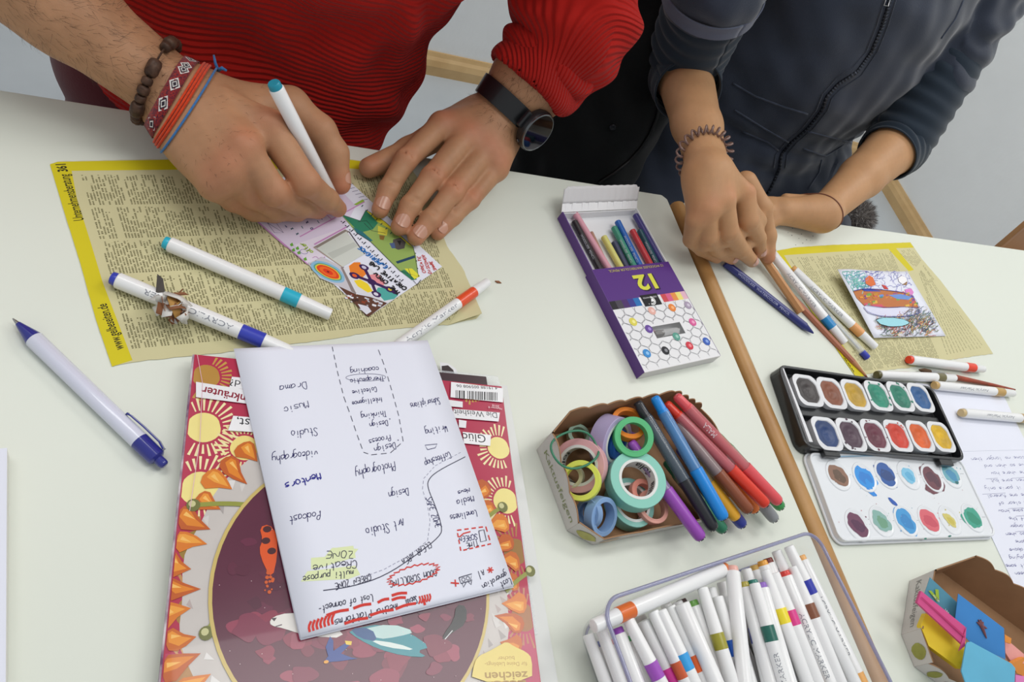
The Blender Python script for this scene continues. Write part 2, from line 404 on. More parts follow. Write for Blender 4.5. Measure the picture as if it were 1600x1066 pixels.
s0 = P(1047, 312); s1 = P(1367, 1066); dl = (s1 - s0).normalized()
L0 = s0 + dl * -.000; Lb = s0 + dl * .95
tl = [(-.85, (eA + dirx * (-.85 - eA.x) / dirx.x).y), (eB.x - .006, eB.y), (eB.x + .0005, eB.y - .006), (Lb.x - .0015, Lb.y), (-.85, Lb.y)]
table('table', 'large cream-white table under the magazines and marker box', tl[::-1])
r0 = P(1068, 316); r1 = P(1600, 391); dr = (r1 - r0).normalized(); q0 = P(1390, 1066); dq = (q0 - r0).normalized(); Rb = r0 + dq * .95
trr = [(r0.x, r0.y), (Rb.x, Rb.y), (1.95, Rb.y), (1.95, (r0 + dr * ((1.95 - r0.x) / dr.x)).y)]
tr = table('table', 'cream-white table with a rounded wooden edge, under the paint box', trr)
b = MB(); A = s0.lerp(r0, .5) + dq * .004; B = s1.lerp(q0, .5) + dq * .25; wd = (r0 - s0).length / 2 * .93
prof = [(-wd, -.026), (wd, -.026), (wd, -.001), (wd * .8, .0022), (wd * .4, .0038), (0, .0043), (-wd * .4, .0038), (-wd * .8, .0022), (-wd, -.001)]
vs = []
for e_, f_ in ((A, .9), (A + dq * .006, 1), (B, 1)): vs += [e_ + Vector((x * f_, 0, z)) for x, z in prof]
k = len(prof); b.add(vs, [(j * k + i, j * k + (i + 1) % k, (j + 1) * k + (i + 1) % k, (j + 1) * k + i) for j in range(2) for i in range(k)] + [tuple(range(k))[::-1], tuple(range(2 * k, 3 * k))])
b.build('wooden_edge', MATS['oak_edge'], tr, smooth=True, autosm=.7)
# chair whose back shows at the right edge --------------------------
mat('beech_ply', 'b8875a', .4, var=.5, vscale=10, var2='9a6a3a', bump=.05, bscale=200)
mat('ply_edge', '7d5a36', .6)
cp = PD(1590, 345, Vector((2.1, .95, -.1)), .001); cx, cy = 2.055, .50
ch = thing('chair', 'bentwood plywood chair at the far right behind the table', 'chair', (cx, cy, ZF))
def ply(cen, w_, h_, up, nrm, name, bend):
    b = MB(); out = rpoly(0, 0, w_, h_, .085, 8); cen = Vector(cen); up = Vector(up).normalized(); nrm = Vector(nrm).normalized(); sd = up.cross(nrm)
    n = len(out); vs = []
    for off in (-.006, .006): vs += [cen + sd * x + up * y + nrm * (off + bend * x * x) for x, y in out]
    b.add(vs, [tuple(range(n))[::-1], tuple(range(n, 2 * n))] + [(i, (i + 1) % n, n + (i + 1) % n, n + i) for i in range(n)])
    return b.build(name, MATS['beech_ply'], ch, bevel=.002)
ply((cx, cy, ZF + .44), .42, .40, (0, 1, 0), (0, 0, 1), 'seat', .25)
ply((cx + .0, cy + .22, ZF + .62), .43, .30, (0, .15, 1), (0, -1, .15), 'backrest', .6)
for sx in (-1, 1):
    for yy, top in ((cy - .17, ZF + .43), (cy + .17, ZF + .43)):
        b = MB(); b.tube([(cx + sx * .2, yy + (.03 if yy > cy else -.03), ZF), (cx + sx * .17, yy, top)], .011, 12); b.build('leg', MATS['steel'], ch, smooth=True, autosm=.6)
    b = MB(); b.tube([(cx + sx * .06, cy + .1, ZF + .425), (cx + sx * .05, cy + .19, ZF + .430), (cx + sx * .05, cy + .236, ZF + .49), (cx + sx * .05, cy + .238, ZF + .62)], .009, 10); b.build('back_support', MATS['steel'], ch, smooth=True, autosm=.6)
# ------------------------------------------------------------------ people
from mathutils.bvhtree import BVHTree
def bvh(V, F): return BVHTree.FromPolygons([tuple(v) for v in V], [tuple(int(i) for i in f) for f in F])
def hit(tree, px, py, off=.0):
    d = ray(px, py).normalized(); p, n, i, t = tree.ray_cast(CAM, d)
    if p is None: return None, None
    if n.dot(d) > 0: n = -n
    return p + n * off, n
def hitline(tree, pts, step=6, off=.001):
    out = []
    for a, b_ in zip(pts, pts[1:]):
        n = max(1, int(math.dist(a, b_) / step))
        for i in range(n + (b_ == pts[-1])):
            p, nn = hit(tree, a[0] + (b_[0] - a[0]) * i / n, a[1] + (b_[1] - a[1]) * i / n, off)
            if p is not None: out.append(p)
    return out
def A3(v): return np.array((v.x, v.y, v.z))
def skin_mat(name, attr=True, hair=0, rough=.5):
    m = mat(name, 'ffffff', rough, attr=True, bump=.35, bscale=700, bdist=.0004, sss=.12, spec=.35); return m
skin_mat('skin_man'); skin_mat('skin_woman')
mat('nail_man', 'c4937c', .28, sss=.1, coat=.15); mat('nail_woman', 'd3a596', .28, sss=.1, coat=.15)
def cloth(name, col, ribf=0, rough=.85, bump=.3, bscale=500, var=.2, vscale=14, var2='000000', ribd=.0016, sheen=.2):
    m = mat(name, col, rough, bump=bump, bscale=bscale, bdist=.0006, var=var, vscale=vscale, var2=var2, spec=.2)
    nt = m.node_tree; b = nt.nodes['Principled BSDF']; b.inputs['Sheen Weight'].default_value = sheen; b.inputs['Sheen Roughness'].default_value = .5
    if ribf:
        a = nt.nodes.new('ShaderNodeAttribute'); a.attribute_name = 'rib'; s_ = nt.nodes.new('ShaderNodeMath'); s_.operation = 'SINE'; mu = nt.nodes.new('ShaderNodeMath'); mu.operation = 'MULTIPLY'; mu.inputs[1].default_value = ribf
        nt.links.new(a.outputs['Fac'], mu.inputs[0]); nt.links.new(mu.outputs[0], s_.inputs[0]); bp = nt.nodes.new('ShaderNodeBump'); bp.inputs['Strength'].default_value = 1; bp.inputs['Distance'].default_value = ribd
        old = [n for n in nt.nodes if n.type == 'BUMP' and n != bp][0]; nt.links.new(s_.outputs[0], bp.inputs['Height']); nt.links.new(old.outputs[0], bp.inputs['Normal']); nt.links.new(bp.outputs[0], b.inputs['Normal'])
    return m
def finger(S, pts, rad, k=.003):
    for (a, ra), (b_, rb) in zip(zip(pts, rad), list(zip(pts, rad))[1:]): S.cap(a, b_, ra, rb, k)
def colour(V, base, red, spots, seed=1, var=.10):
    c = np.tile(np.array(lin(base)), (len(V), 1)); n = vnoise(V, .03, seed) * .5 + vnoise(V, .008, seed + 5) * .3
    c *= (1 + var * np.clip(n, -1, 1))[:, None]; rc = np.array(lin(red))
    for p, r_, s_ in spots:
        wgt = np.exp(-((V - np.array(p)) ** 2).sum(1) / (2 * r_ * r_)) * s_; c = c * (1 - wgt[:, None]) + rc * wgt[:, None]
    return c
def nail(tree, parent, tip, prev, up, r_, m, ln=1.25, wd=.80):
    tip, prev, up = Vector(tip), Vector(prev), Vector(up); d = (tip - prev).normalized(); n = (up - d * up.dot(d)).normalized(); s_ = d.cross(n); c = tip + d * r_ * .10 - d * r_ * ln * .45
    b = MB(); nu, nv = 6, 8; vs = []
    for j in range(nv + 1):
        for i in range(nu + 1):
            u = (i / nu * 2 - 1); v = (j / nv * 2 - 1); w_ = wd * r_ * (1 - .30 * max(0, -v) ** 3 - .30 * max(0, v) ** 3); e_ = .25 * (u * u)
            q = c + s_ * (u * w_) + d * (v * r_ * ln * .5 * (1 - e_)) + n * r_ * 1.6
            p, nn, _, t = tree.ray_cast(q, -n)
            if p is None or t > r_ * 3: p = q - n * r_ * (.6 + .35 * u * u)
            vs.append(p + n * (.0005 - .0004 * (abs(u) ** 4) + .0002 * (v > .8)))
    b.add(vs, [(j * (nu + 1) + i, j * (nu + 1) + i + 1, (j + 1) * (nu + 1) + i + 1, (j + 1) * (nu + 1) + i) for j in range(nv) for i in range(nu)]); return b.build('fingernail', m, parent, smooth=True)
# ============================ the man =================================
man = thing('person', 'person in ribbed red sweater drawing on a card with a teal-ended marker', 'person', (.15, .80, ZF))
spots = []
# right hand (holds the pen)
S = SDF((-.26, .385, -.004), (.235, .74, .24), .0015)
Wr = P(288, 158, .044); El = P(-40, -95, .105); El = Wr + (El - Wr).normalized() * .27; Fo = Wr.lerp(El, .35); upw = (0, .25, 1)
S.cap(Wr, Fo, .0295, .0360, .01, (upw, .82)); S.cap(Fo, Wr.lerp(El, .7), .0360, .0440, .01, (upw, .9)); S.cap(Wr.lerp(El, .7), El, .0440, .043, .012)
Sh = Vector((-.10, .72, .40)); S.cap(El, El.lerp(Sh, .5), .044, .050, .02)
M2, M3, M4, M5 = P(420, 200, .074), P(381, 233, .072), P(357, 266, .060), P(336, 290, .046)
for M_, r_ in ((M2, .0135), (M3, .0130), (M4, .0122), (M5, .0115)):
    S.cap(Wr.lerp(M_, .12) , M_, .0215, r_, .020)
    spots.append((A3(M_) + (0, 0, .01), .009, .40))
mid = (Wr + M3) / 2; S.ell(mid - Vector((0, 0, .014)), (.034, .034, .018), .02)
thb = P(415, 150, .050); S.cap(Wr.lerp(thb, .3) - Vector((0, 0, .006)), P(452, 165, .050), .020, .0165, .02)
TH = [P(455, 168, .050), P(500, 205, .046), P(522, 240, .036), P(532, 288, .020)]; finger(S, TH, [.0155, .0135, .0122, .0092], .006)
I_ = [M2, P(478, 285, .058), P(512, 312, .031), P(528, 326, .013)]; finger(S, I_, [.0135, .0112, .0092, .0078], .004)
D_ = [M3, P(428, 300, .052), P(470, 322, .026), P(497, 328, .011)]; finger(S, D_, [.0130, .0110, .0092, .0082], .004)
R_ = [M4, P(394, 305, .038), P(432, 328, .018), P(465, 333, .0095)]; finger(S, R_, [.0122, .0102, .0088, .0078], .004)
K_ = [M5, P(364, 312, .026), P(396, 330, .013), P(430, 336, .0085)]; finger(S, K_, [.0112, .0092, .0080, .0072], .004)
for q, s_ in ((I_[1], .35), (D_[1], .35), (R_[1], .3), (K_[1], .25), (TH[3], .7), (I_[3], .4), (D_[3], .35), (TH[1], .15)): spots.append((A3(q), .009, s_))
for m_ in (M2, M3, M4, M5):                    # tendons
    S.cap(Wr.lerp(m_, .45) + Vector((0, 0, .0145)), m_ + Vector((0, 0, .0055)), .0042, .0052, .012)
V1, F1 = S.mesh(); tip_pen = P(531, 333, .0024)
mR = dict(TH=TH, I=I_, D=D_)
# left hand (flat, steadies the card), wrist with the watch
S = SDF((.185, .385, -.004), (.56, .80, .26), .0015)
Wl = P(775, 192, .040); Ell = P(886, 60, .125); Fl = Wl.lerp(Ell, .5); nw_ = (.1, .3, 1)
S.cap(Wl, Fl, .0285, .0400, .01, (nw_, .88)); S.cap(Fl, Ell, .0400, .0430, .012, (nw_, .95)); Shl = Vector((.40, .74, .40)); S.cap(Ell, Ell.lerp(Shl, .45), .042, .045, .02)
m2, m3, m4, m5 = P(690, 196, .040), P(727, 216, .042), P(757, 238, .038), P(774, 264, .030)
for m_, r_ in ((m2, .0128), (m3, .0128), (m4, .0120), (m5, .0112)):
    S.cap(Wl.lerp(m_, .10), m_, .0205, r_, .018); S.cap(Wl.lerp(m_, .45) + Vector((0, 0, .0105)), m_ + Vector((0, 0, .005)), .0042, .005, .012); spots.append((A3(m_) + (0, 0, .011), .009, .45))
S.ell((Wl + m3) / 2 - Vector((0, 0, .012)), (.030, .036, .018), .02)
i_ = [m2, P(634, 250, .032), P(607, 296, .018), P(594, 328, .0100)]; finger(S, i_, [.0125, .0104, .0092, .0080], .004)
d_ = [m3, P(675, 277, .034), P(641, 322, .020), P(624, 355, .0105)]; finger(S, d_, [.0128, .0106, .0094, .0082], .004)
r2_ = [m4, P(707, 300, .032), P(673, 343, .019), P(650, 371, .0102)]; finger(S, r2_, [.0120, .0102, .0090, .0080], .004)
k_ = [m5, P(735, 312, .024), P(708, 339, .016), P(684, 364, .0092)]; finger(S, k_, [.0110, .0090, .0080, .0072], .004)
t_ = [P(745, 180, .036), P(700, 202, .024), P(640, 236, .016), P(577, 262, .0125)]; finger(S, t_, [.0190, .0165, .0125, .0098], .008)
for q, s_ in ((i_[1], .3), (d_[1], .35), (r2_[1], .4), (k_[1], .35), (i_[3], .3), (d_[3], .3), (r2_[3], .3), (k_[3], .4), (t_[3], .3)): spots.append((A3(q) + (0, 0, .006), .008, s_))
for f_ in (i_, d_, r2_, k_):                   # knuckle creases
    for j in (1, 2):
        c = f_[j] + Vector((0, 0, .0098)); ax = (f_[j + 1] - f_[j]).normalized().cross(Vector((0, 0, 1))).normalized()
        for dd in (-.0016, .0016): q = c + (f_[j] - f_[j + 1]).normalized() * dd; S.cap(q - ax * .006, q + ax * .006, .0009, .0009, .002, cut=True)
V2, F2 = S.mesh()
# coarse trunk, upper arms, neck and head (outside the photo) - same mesh
S = SDF((-.25, .46, -.30), (.60, 1.02, .86), .006)
S.ell((.15, .76, -.12), (.165, .115, .20), .05); S.ell((.15, .74, .18), (.165, .105, .24), .06); S.cap((-.06, .73, .37), (.36, .73, .37), .055, .055, .05)
S.cap(Sh, El, .052, .042, .03); S.cap(Shl, Ell, .052, .043, .03)
S.cap((.15, .72, .38), (.15, .66, .50), .055, .052, .04); S.ell((.155, .63, .62), (.076, .095, .115), .03); S.cap((.155, .56, .545), (.155, .56, .55), .035, .035, .03)
S.cap((.155, .535, .62), (.155, .517, .598), .010, .014, .014); S.ell((.228, .64, .61), (.010, .020, .030), .006); S.ell((.082, .64, .61), (.010, .020, .030), .006)
for sx in (-1, 1): S.ell((.155 + sx * .032, .545, .635), (.016, .012, .009), .006, cut=True); S.ell((.155 + sx * .032, .552, .635), (.012, .010, .010), .003)
S.cap((.135, .540, .565), (.175, .540, .565), .007, .007, .005)
V3, F3 = S.mesh()
V = np.concatenate([V1, V2, V3]); F = np.concatenate([F1, F2 + len(V1), F3 + len(V1) + len(V2)])
colr = colour(V, 'b28563', 'c06a50', spots, 2)
arm = np.clip((np.linalg.norm(V - A3(Wr), axis=1) - .05) / .15, 0, 1) * (V[:, 0] < .12); colr *= (1 - .12 * arm)[:, None]  # shadow painted into the skin colour, deepening from the right wrist up the arm
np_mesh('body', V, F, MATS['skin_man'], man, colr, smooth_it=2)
tm1 = bvh(V1, F1); tm2 = bvh(V2, F2)
vw = lambda p, k=.55: (CAM - Vector(p)).normalized() * k + Vector((0, 0, 1 - k))
for f_, r_ in ((i_, .0080), (d_, .0082), (r2_, .0080), (k_, .0070)): nail(tm2, man, f_[3], f_[2], (.0, -.15, 1), r_, MATS['nail_man'], 1.5, .82)
nail(tm1, man, TH[3], TH[2], Vector((1, -.35, .35)), .0088, MATS['nail_man'])
hb = MB(); rh = random.Random(3)               # short dark arm hair
def hairs(V, F, sel, n, dirv, ln=.007, mb=hb, wd=.00008):
    N_ = normals(V, F); ids = np.where(sel)[0]
    for _ in range(n):
        i = int(ids[rh.randrange(len(ids))]); p = Vector(V[i]); nn = Vector(N_[i])
        if nn.z < -.6: continue
        d = (Vector(dirv) + Vector((rh.gauss(0, .5), rh.gauss(0, .5), rh.gauss(0, .4)))); d = (d - nn * d.dot(nn)).normalized(); l = ln * rh.uniform(.5, 1.2)
        s_ = d.cross(nn).normalized() * wd; a = p; b_ = p + d * l * .5 + nn * l * .22; c = p + d * l + nn * l * .30
        mb.add([a - s_, a + s_, b_ + s_ * .7, b_ - s_ * .7, c], [(0, 1, 2, 3), (3, 2, 4)])
dist1 = (V1 - A3(Wr)) @ A3((El - Wr).normalized()); hairs(V1, F1, (dist1 > .012) & (dist1 < .26), 4200, (Wr - El).cross(Vector((0, 0, 1))).normalized() * -.6 + (Wr - El).normalized(), .010)
hairs(V1, F1, (dist1 > -.05) & (dist1 <= .012), 260, (Wr - El).normalized(), .005)
dist2 = (V2 - A3(Wl)) @ A3((Ell - Wl).normalized()); hairs(V2, F2, (dist2 > -.005) & (dist2 < .16), 2200, (Wl - Ell).normalized(), .009)
hb.build('arm_hair', mat('hair_dark', '4a3626', .6), man)['kind'] = 'stuff'
# sweater
S = SDF((-.20, .50, -.12), (.62, .98, .50), .0024)
S.ell((.140, .735, .06), (.178, .150, .30), .04); S.ell((.140, .725, -.05), (.172, .145, .16), .04); S.cap((-.05, .72, .36), (.37, .72, .36), .085, .085, .06)
S.cap((.175, .725, .02), (.205, .725, .28), .140, .205, .03); S.cap((.085, .70, -.045), (.205, .70, -.045), .116, .116, .05)
shq = Vector((.385, .725, .34)); Eq = Ell + Vector((.004, .004, .004)); S.cap(shq, Eq.lerp(shq, .3), .080, .068, .03); S.cap(Eq.lerp(shq, .3), Eq, .068, .060, .02); S.cap(Eq, Wl.lerp(Ell, .66), .060, .051, .01); S.cap(Eq + Vector((.012, .01, -.012)), Wl.lerp(Ell, .62) + Vector((.022, -.002, -.012)), .030, .026, .012)

S.cap(Sh, El + (El - Wr).normalized() * .02 + Vector((0, 0, .03)), .078, .066, .03)
S.cap(Wl.lerp(Ell, .1), Wl.lerp(Ell, .72), .040, .046, .004, cut=True)
V, F = S.mesh()
low = V[:, 2] > (-.078 + .02 * (V[:, 0] < -.0) ); N_ = normals(V, F)
arm = np.clip((V[:, 0] - .335) / .09, 0, 1); ax = A3((Ell - shq).normalized())
wz = V[:, 2] * 1.0 + .10 * (V[:, 0] - .14) ** 2 / .19 + .012 * vnoise(V, .16, 3)
wa = (V - A3(shq)) @ ax + .010 * vnoise(V, .09, 8)
rib = wz * (1 - arm) + wa * arm
fold = .0050 * vnoise(V * np.array([1.0, 1.0, 1.9]), .17, 11) + .0048 * np.sin((V[:, 0] * .55 + V[:, 2]) * 62 + 2.2 * vnoise(V, .14, 31)) * np.clip((V[:, 0] - .05) / .2, 0, 1) + .0026 * vnoise(V * np.array([1.6, 1.0, 1.0]), .07, 12)
fold = np.where(V[:, 0] > .345, .0055 * np.sin(wa * 85 + 2 * vnoise(V, .12, 5)) + .003 * vnoise(V, .06, 2), fold)
V = V + N_ * fold[:, None]
keep = (V[:, 2] > -.105) & ((V[:, 2] > -.036 - .55 * (V[:, 0] + .04)) | (V[:, 0] > .08))
cloth('red_knit', 'b8251f', ribf=2 * math.pi / .0058, ribd=.0009, var=.35, vscale=9, var2='8a1714', bump=.3, bscale=900, sheen=.05)
MATS['red_knit'].node_tree.nodes['Principled BSDF'].inputs['Specular IOR Level'].default_value = .06
np_mesh('sweater', V, F, MATS['red_knit'], man, attrs={'rib': rib}, keep=keep, smooth_it=1); TSW = bvh(V, F)
S = SDF((-.12, .44, -.36), (.42, 1.0, -.03), .005)
S.cap((.135, .76, -.20), (.135, .76, -.09), .130, .125, .02); S.cap((.055, .74, -.21), (.03, .38, -.21), .085, .075, .03); S.cap((.225, .74, -.21), (.25, .38, -.21), .085, .075, .03); S.cap((.058, .705, -.10), (.21, .71, -.10), .100, .100, .03)
V, F = S.mesh(); cloth('maroon_cloth', '5a1c22', var=.3, var2='2e0c10', bump=.4, bscale=400); np_mesh('trousers', V, F, MATS['maroon_cloth'], man)
b = MB()                                       # hair cap of the man (above the frame)
b.grid(lambda u, v: Vector((.155, .645, .635)) + Vector((math.cos(u * 6.2832) * math.sin(v * 1.75) * .083, math.sin(u * 6.2832) * math.sin(v * 1.75) * .100 + .01, math.cos(v * 1.75) * .112 + .004)) , 32, 12); b.build('hair', mat('hair_brown', '2c201a', .7), man, smooth=True)
# pen in the man's hand
pt = tip_pen; ptop = PD(427, 129, pt, .140)
t = thing('marker', 'white marker with teal end held in the writing hand', 'marker', pt); X = (ptop - pt).normalized()
def cyl(t, name, m, A, X, prof, seg=18, **k): b = MB(); b.lathe(A, X, prof, seg, **k); return b.build(name, m, t, smooth=True, autosm=.7)
mat('white_plastic', 'eeeeee', .28, coat=.2); tl_ = mat('plastic_teal', '1f8fa6', .32)
cyl(t, 'nib', tl_, pt, X, [(0, .0006), (.003, .0014), (.006, .0014)]); cyl(t, 'nose_cone', MATS['white_plastic'], pt, X, [(.005, .0022), (.010, .0032), (.018, .0050), (.019, .0056)])
cyl(t, 'barrel', MATS['white_plastic'], pt, X, [(.019, .0054), (.0195, .0058), (.1345, .0058), (.1352, .0053)]); cyl(t, 'end_plug', tl_, pt, X, [(.1352, .0050), (.1390, .0049), (.1400, .0042)])
# bracelets -----------------------------------------------------------
def loop_on(tree, cen, axis, up, r0=.055, n=48, off=.001, tilt=0):
    axis = Vector(axis).normalized(); u_ = (Vector(up) - axis * Vector(up).dot(axis)).normalized(); v_ = axis.cross(u_); out = []
    for k in range(n):
        a = 2 * math.pi * k / n; d = u_ * math.cos(a) + v_ * math.sin(a); q = cen + d * r0 + axis * (tilt * math.cos(a)); p, nn, _, t_ = tree.ray_cast(q, -d)
        out.append((p if p is not None else cen + d * .03) + d * off)
    for _ in range(2): out = [(out[k - 1] + out[k] * 2 + out[(k + 1) % n]) / 4 for k in range(n)]
    return out, [((o - cen) - axis * (o - cen).dot(axis)).normalized() for o in out]
axr = (El - Wr).normalized(); GBR = 'bracelets on the right wrist of the person in red'
def at_ax(t_): return Wr + axr * t_
def stringy(name, label, t_, r_, col, off, tilt=0, cnt=1, gap=.0016, group=GBR):
    c = at_ax(t_); t = thing(name, label, 'bracelet', c, group)
    for j in range(cnt):
        lp, _ = loop_on(tm1, at_ax(t_ + j * gap), axr, (0, 0, 1), off=off, n=60, tilt=tilt, r0=.080); b = MB(); b.tube(lp, r_, 6, True); b.build('cord', cloth('cord_' + col, col, var=.3, vscale=400, var2='3a1010', bump=.5, bscale=1500), t, smooth=True)
    return t
tb_ = stringy('cord_bracelet', 'thin blue string bracelet tied with frayed ends, nearest the hand', -.0065, .0009, '3d78b4', .0024, .004)
p, nn = hit(tm1, 340, 112, .001); p = p or at_ax(-.009); b = MB(); u1 = CR * .55 - CU * .2 + Vector((0, 0, .15)); b.tube([p, p + u1 * .005 + Vector((0, 0, .003)), p + u1 * .012 + Vector((0, 0, .001))], [.0016, .0016, .0009], 6); b.tube([p, p - u1 * .004 + CU * .006, p - u1 * .006 + CU * .012], [.0015, .0012, .0008], 6); b.build('knot', MATS['cord_3d78b4'], tb_, smooth=True)
stringy('cord_bracelet', 'orange-red string bracelet of several strands next to the woven band', -.0025, .0011, 'd8461f', .0022, .005, 3, .0021)
t = thing('woven_bracelet', 'woven red band with white diamond pattern on the wrist', 'bracelet', at_ax(.009), GBR)
lo, nl = loop_on(tm1, at_ax(.0045), axr, (0, 0, 1), off=.0008, n=72, tilt=.006); hi_, nh_ = loop_on(tm1, at_ax(.0145), axr, (0, 0, 1), off=.0008, n=72, tilt=.006)
b = MB(); n = 72; vs = [v for a, c in zip(lo, hi_) for v in (a, c)] + [v + n_ * .0010 for (a, c), n_ in zip(zip(lo, hi_), nl) for v in (a, c)]
b.add(vs, [(2 * k, 2 * ((k + 1) % n), 2 * ((k + 1) % n) + 1, 2 * k + 1) for k in range(n)] + [(2 * n + 2 * k + 1, 2 * n + 2 * ((k + 1) % n) + 1, 2 * n + 2 * ((k + 1) % n), 2 * n + 2 * k) for k in range(n)] + [(2 * k, 2 * n + 2 * k, 2 * n + 2 * ((k + 1) % n), 2 * ((k + 1) % n)) for k in range(n)] + [(2 * k + 1, 2 * ((k + 1) % n) + 1, 2 * n + 2 * ((k + 1) % n) + 1, 2 * n + 2 * k + 1) for k in range(n)])
b.build('band', cloth('woven_red', 'a8332c', var=1, vscale=700, var2='3a2036', bump=.6, bscale=1600), t, smooth=True)
b = MB(); b2 = MB()
def bandpt(s_, w_, o): k = s_ % n; i = int(k); f_ = k - i; a = lo[i].lerp(lo[(i + 1) % n], f_); c = hi_[i].lerp(hi_[(i + 1) % n], f_); return a.lerp(c, w_) + nl[i].lerp(nl[(i + 1) % n], f_).normalized() * (.0011 + o)
for k in range(0, 72, 5):
    for rad, mb_, o in ((1.9, b, .0001), (1.35, b2, .0002), (.95, b, .0003), (.6, b2, .0004)):
        q = [bandpt(k + dx * rad, .5 + dy * rad * .22, o) for dx, dy in ((-1, 0), (0, -1), (1, 0), (0, 1))]; mb_.add(q, [(0, 1, 2, 3)])
b.build('white_diamonds', mat('thread_white', 'd9d6d2', .8), t); b2.build('dark_diamonds', mat('thread_dark', '2c2430', .8), t)
t = thing('bead_bracelet', 'bracelet of dark brown wooden beads, furthest up the arm', 'bracelet', at_ax(.0235), GBR)
lp, ln_ = loop_on(tm1, at_ax(.0235), axr, (0, 0, 1), off=.0040, n=60, tilt=.010); per = [0]
for k in range(60): per.append(per[-1] + (lp[(k + 1) % 60] - lp[k]).length)
def along(s_):
    s_ %= per[-1]
    for k in range(60):
        if per[k + 1] >= s_: f_ = (s_ - per[k]) / (per[k + 1] - per[k]); return lp[k].lerp(lp[(k + 1) % 60], f_), (lp[(k + 1) % 60] - lp[k]).normalized()
s_ = 0; i = 0; wood = cloth('bead_wood', '3a2a22', var=.6, vscale=200, var2='6c5040', rough=.4, sheen=0, bump=.2)
b = MB(); b.tube(lp, .0008, 5, True); b.build('cord', wood, t)
while s_ < per[-1] - .004:
    l = (.0068, .0150, .0066, .0078)[i % 4]; rr_ = (.0042, .0052, .0040, .0046)[i % 4]
    if 5 <= i % 17 <= 6: s_ += .010; i += 1; continue
    p, d = along(s_ + l / 2); b = MB(); b.lathe(p - d * l * .47, d, [(0, rr_ * .55), (l * .08, rr_ * .82), (l * .25, rr_), (l * .70, rr_), (l * .88, rr_ * .82), (l * .94, rr_ * .5)], 12); b.build('bead', wood, t, smooth=True); s_ += l; i += 1
# watch ---------------------------------------------------------------
axl = (Ell - Wl).normalized(); cw = Wl + axl * .020; t = thing('wristwatch', 'black round smartwatch on the left wrist of the person in red', 'watch', cw)
mb_ = mat('watch_black', '17181b', .4, coat=.2); ms = mat('watch_steel', '6f7274', .25, 1); mg = mat('watch_glass', '06080d', .05, coat=.6)
wd_ = (CR * .86 - CF * .34 + CU * .28).normalized(); wd_ = (wd_ - axl * wd_.dot(axl)).normalized()
lA, nA = loop_on(tm2, cw - axl * .010, axl, wd_, off=.0006, n=60); lB, nB_ = loop_on(tm2, cw + axl * .010, axl, wd_, off=.0006, n=60); n = 60
vs = [v for a, c in zip(lA, lB) for v in (a, c)] + [v + n_ * .0030 for (a, c), n_ in zip(zip(lA, lB), nA) for v in (a, c)]; b = MB()
b.add(vs, [(2 * k, 2 * ((k + 1) % n), 2 * ((k + 1) % n) + 1, 2 * k + 1) for k in range(n)] + [(2 * n + 2 * k + 1, 2 * n + 2 * ((k + 1) % n) + 1, 2 * n + 2 * ((k + 1) % n), 2 * n + 2 * k) for k in range(n)] + [(2 * k, 2 * n + 2 * k, 2 * n + 2 * ((k + 1) % n), 2 * ((k + 1) % n)) for k in range(n)] + [(2 * k + 1, 2 * ((k + 1) % n) + 1, 2 * n + 2 * ((k + 1) % n) + 1, 2 * n + 2 * k + 1) for k in range(n)])
b.build('strap', mb_, t, smooth=True, autosm=.8)
p0 = (lA[0] + lB[0]) / 2 + wd_ * .0010; cyl(t, 'case', mb_, p0, wd_, [(0, .0195), (.002, .0215), (.008, .0220), (.010, .0212)], 40); cyl(t, 'bezel', ms, p0, wd_, [(.0095, .0212), (.0112, .0208), (.0118, .0196), (.0112, .0190)], 40); cyl(t, 'screen', mg, p0, wd_, [(.0105, .0194), (.0114, .0192)], 40)
sv = (-axl).cross(wd_).normalized()
for q_ in (-.5, .5):
    d_c = (-axl * math.cos(q_) + sv * math.sin(q_)); cyl(t, 'button', ms, p0 + wd_ * .005 + d_c * .0212, d_c, [(0, .0020), (.0018, .0020), (.0022, .0015)], 12)
b = MB(); M_ = Matrix.Translation(p0 + wd_ * .003 ) @ Matrix((( *sv, 0), (*axl, 0), (*wd_, 0), (0, 0, 0, 1))).transposed(); b.box((0, 0, 0), (.052, .018, .005), M_); b.build('lug', mb_, t, bevel=.0015)
# ============================ the woman ===============================
wom = thing('person', 'person in dark blue zipped jumpsuit picking up a marker at the right table', 'person', (.92, .82, ZF))
spots = []; S = SDF((.50, .375, -.004), (.78, .84, .26), .0014)
Ww = P(1107, 268, .086); Ew = PD(1066, 105, Ww, .225, True); upv = (0, .3, 1)
S.cap(Ww, Ww.lerp(Ew, .4), .0235, .0285, .01, (upv, .85)); S.cap(Ww.lerp(Ew, .4), Ew, .0285, .0375, .012, (upv, .95)); Shw = Vector((.70, .77, .34)); S.cap(Ew, Ew.lerp(Shw, .5), .038, .044, .02)
a2, a3, a4, a5 = P(1163, 303, .084), P(1130, 312, .084), P(1104, 328, .074), P(1086, 345, .060)
for m_, r_ in ((a2, .0112), (a3, .0112), (a4, .0105), (a5, .0098)):
    S.cap(Ww.lerp(m_, .15), m_, .0185, r_, .016); S.cap(Ww.lerp(m_, .5) + Vector((0, 0, .011)), m_ + Vector((0, 0, .0045)), .0034, .0044, .010); spots.append((A3(m_) + (0, 0, .01), .008, .30))
S.ell((Ww + a3) / 2 - Vector((0, 0, .010)), (.024, .026, .014), .018)
wm = [a3, P(1138, 361, .061), P(1158, 390, .035), P(1175, 408, .016)]
wi = [a2, P(1169, 345, .068), P(1184, 372, .042), P(1187, 394, .022)]; finger(S, wi, [.0125, .0116, .0098, .0078], .0022)
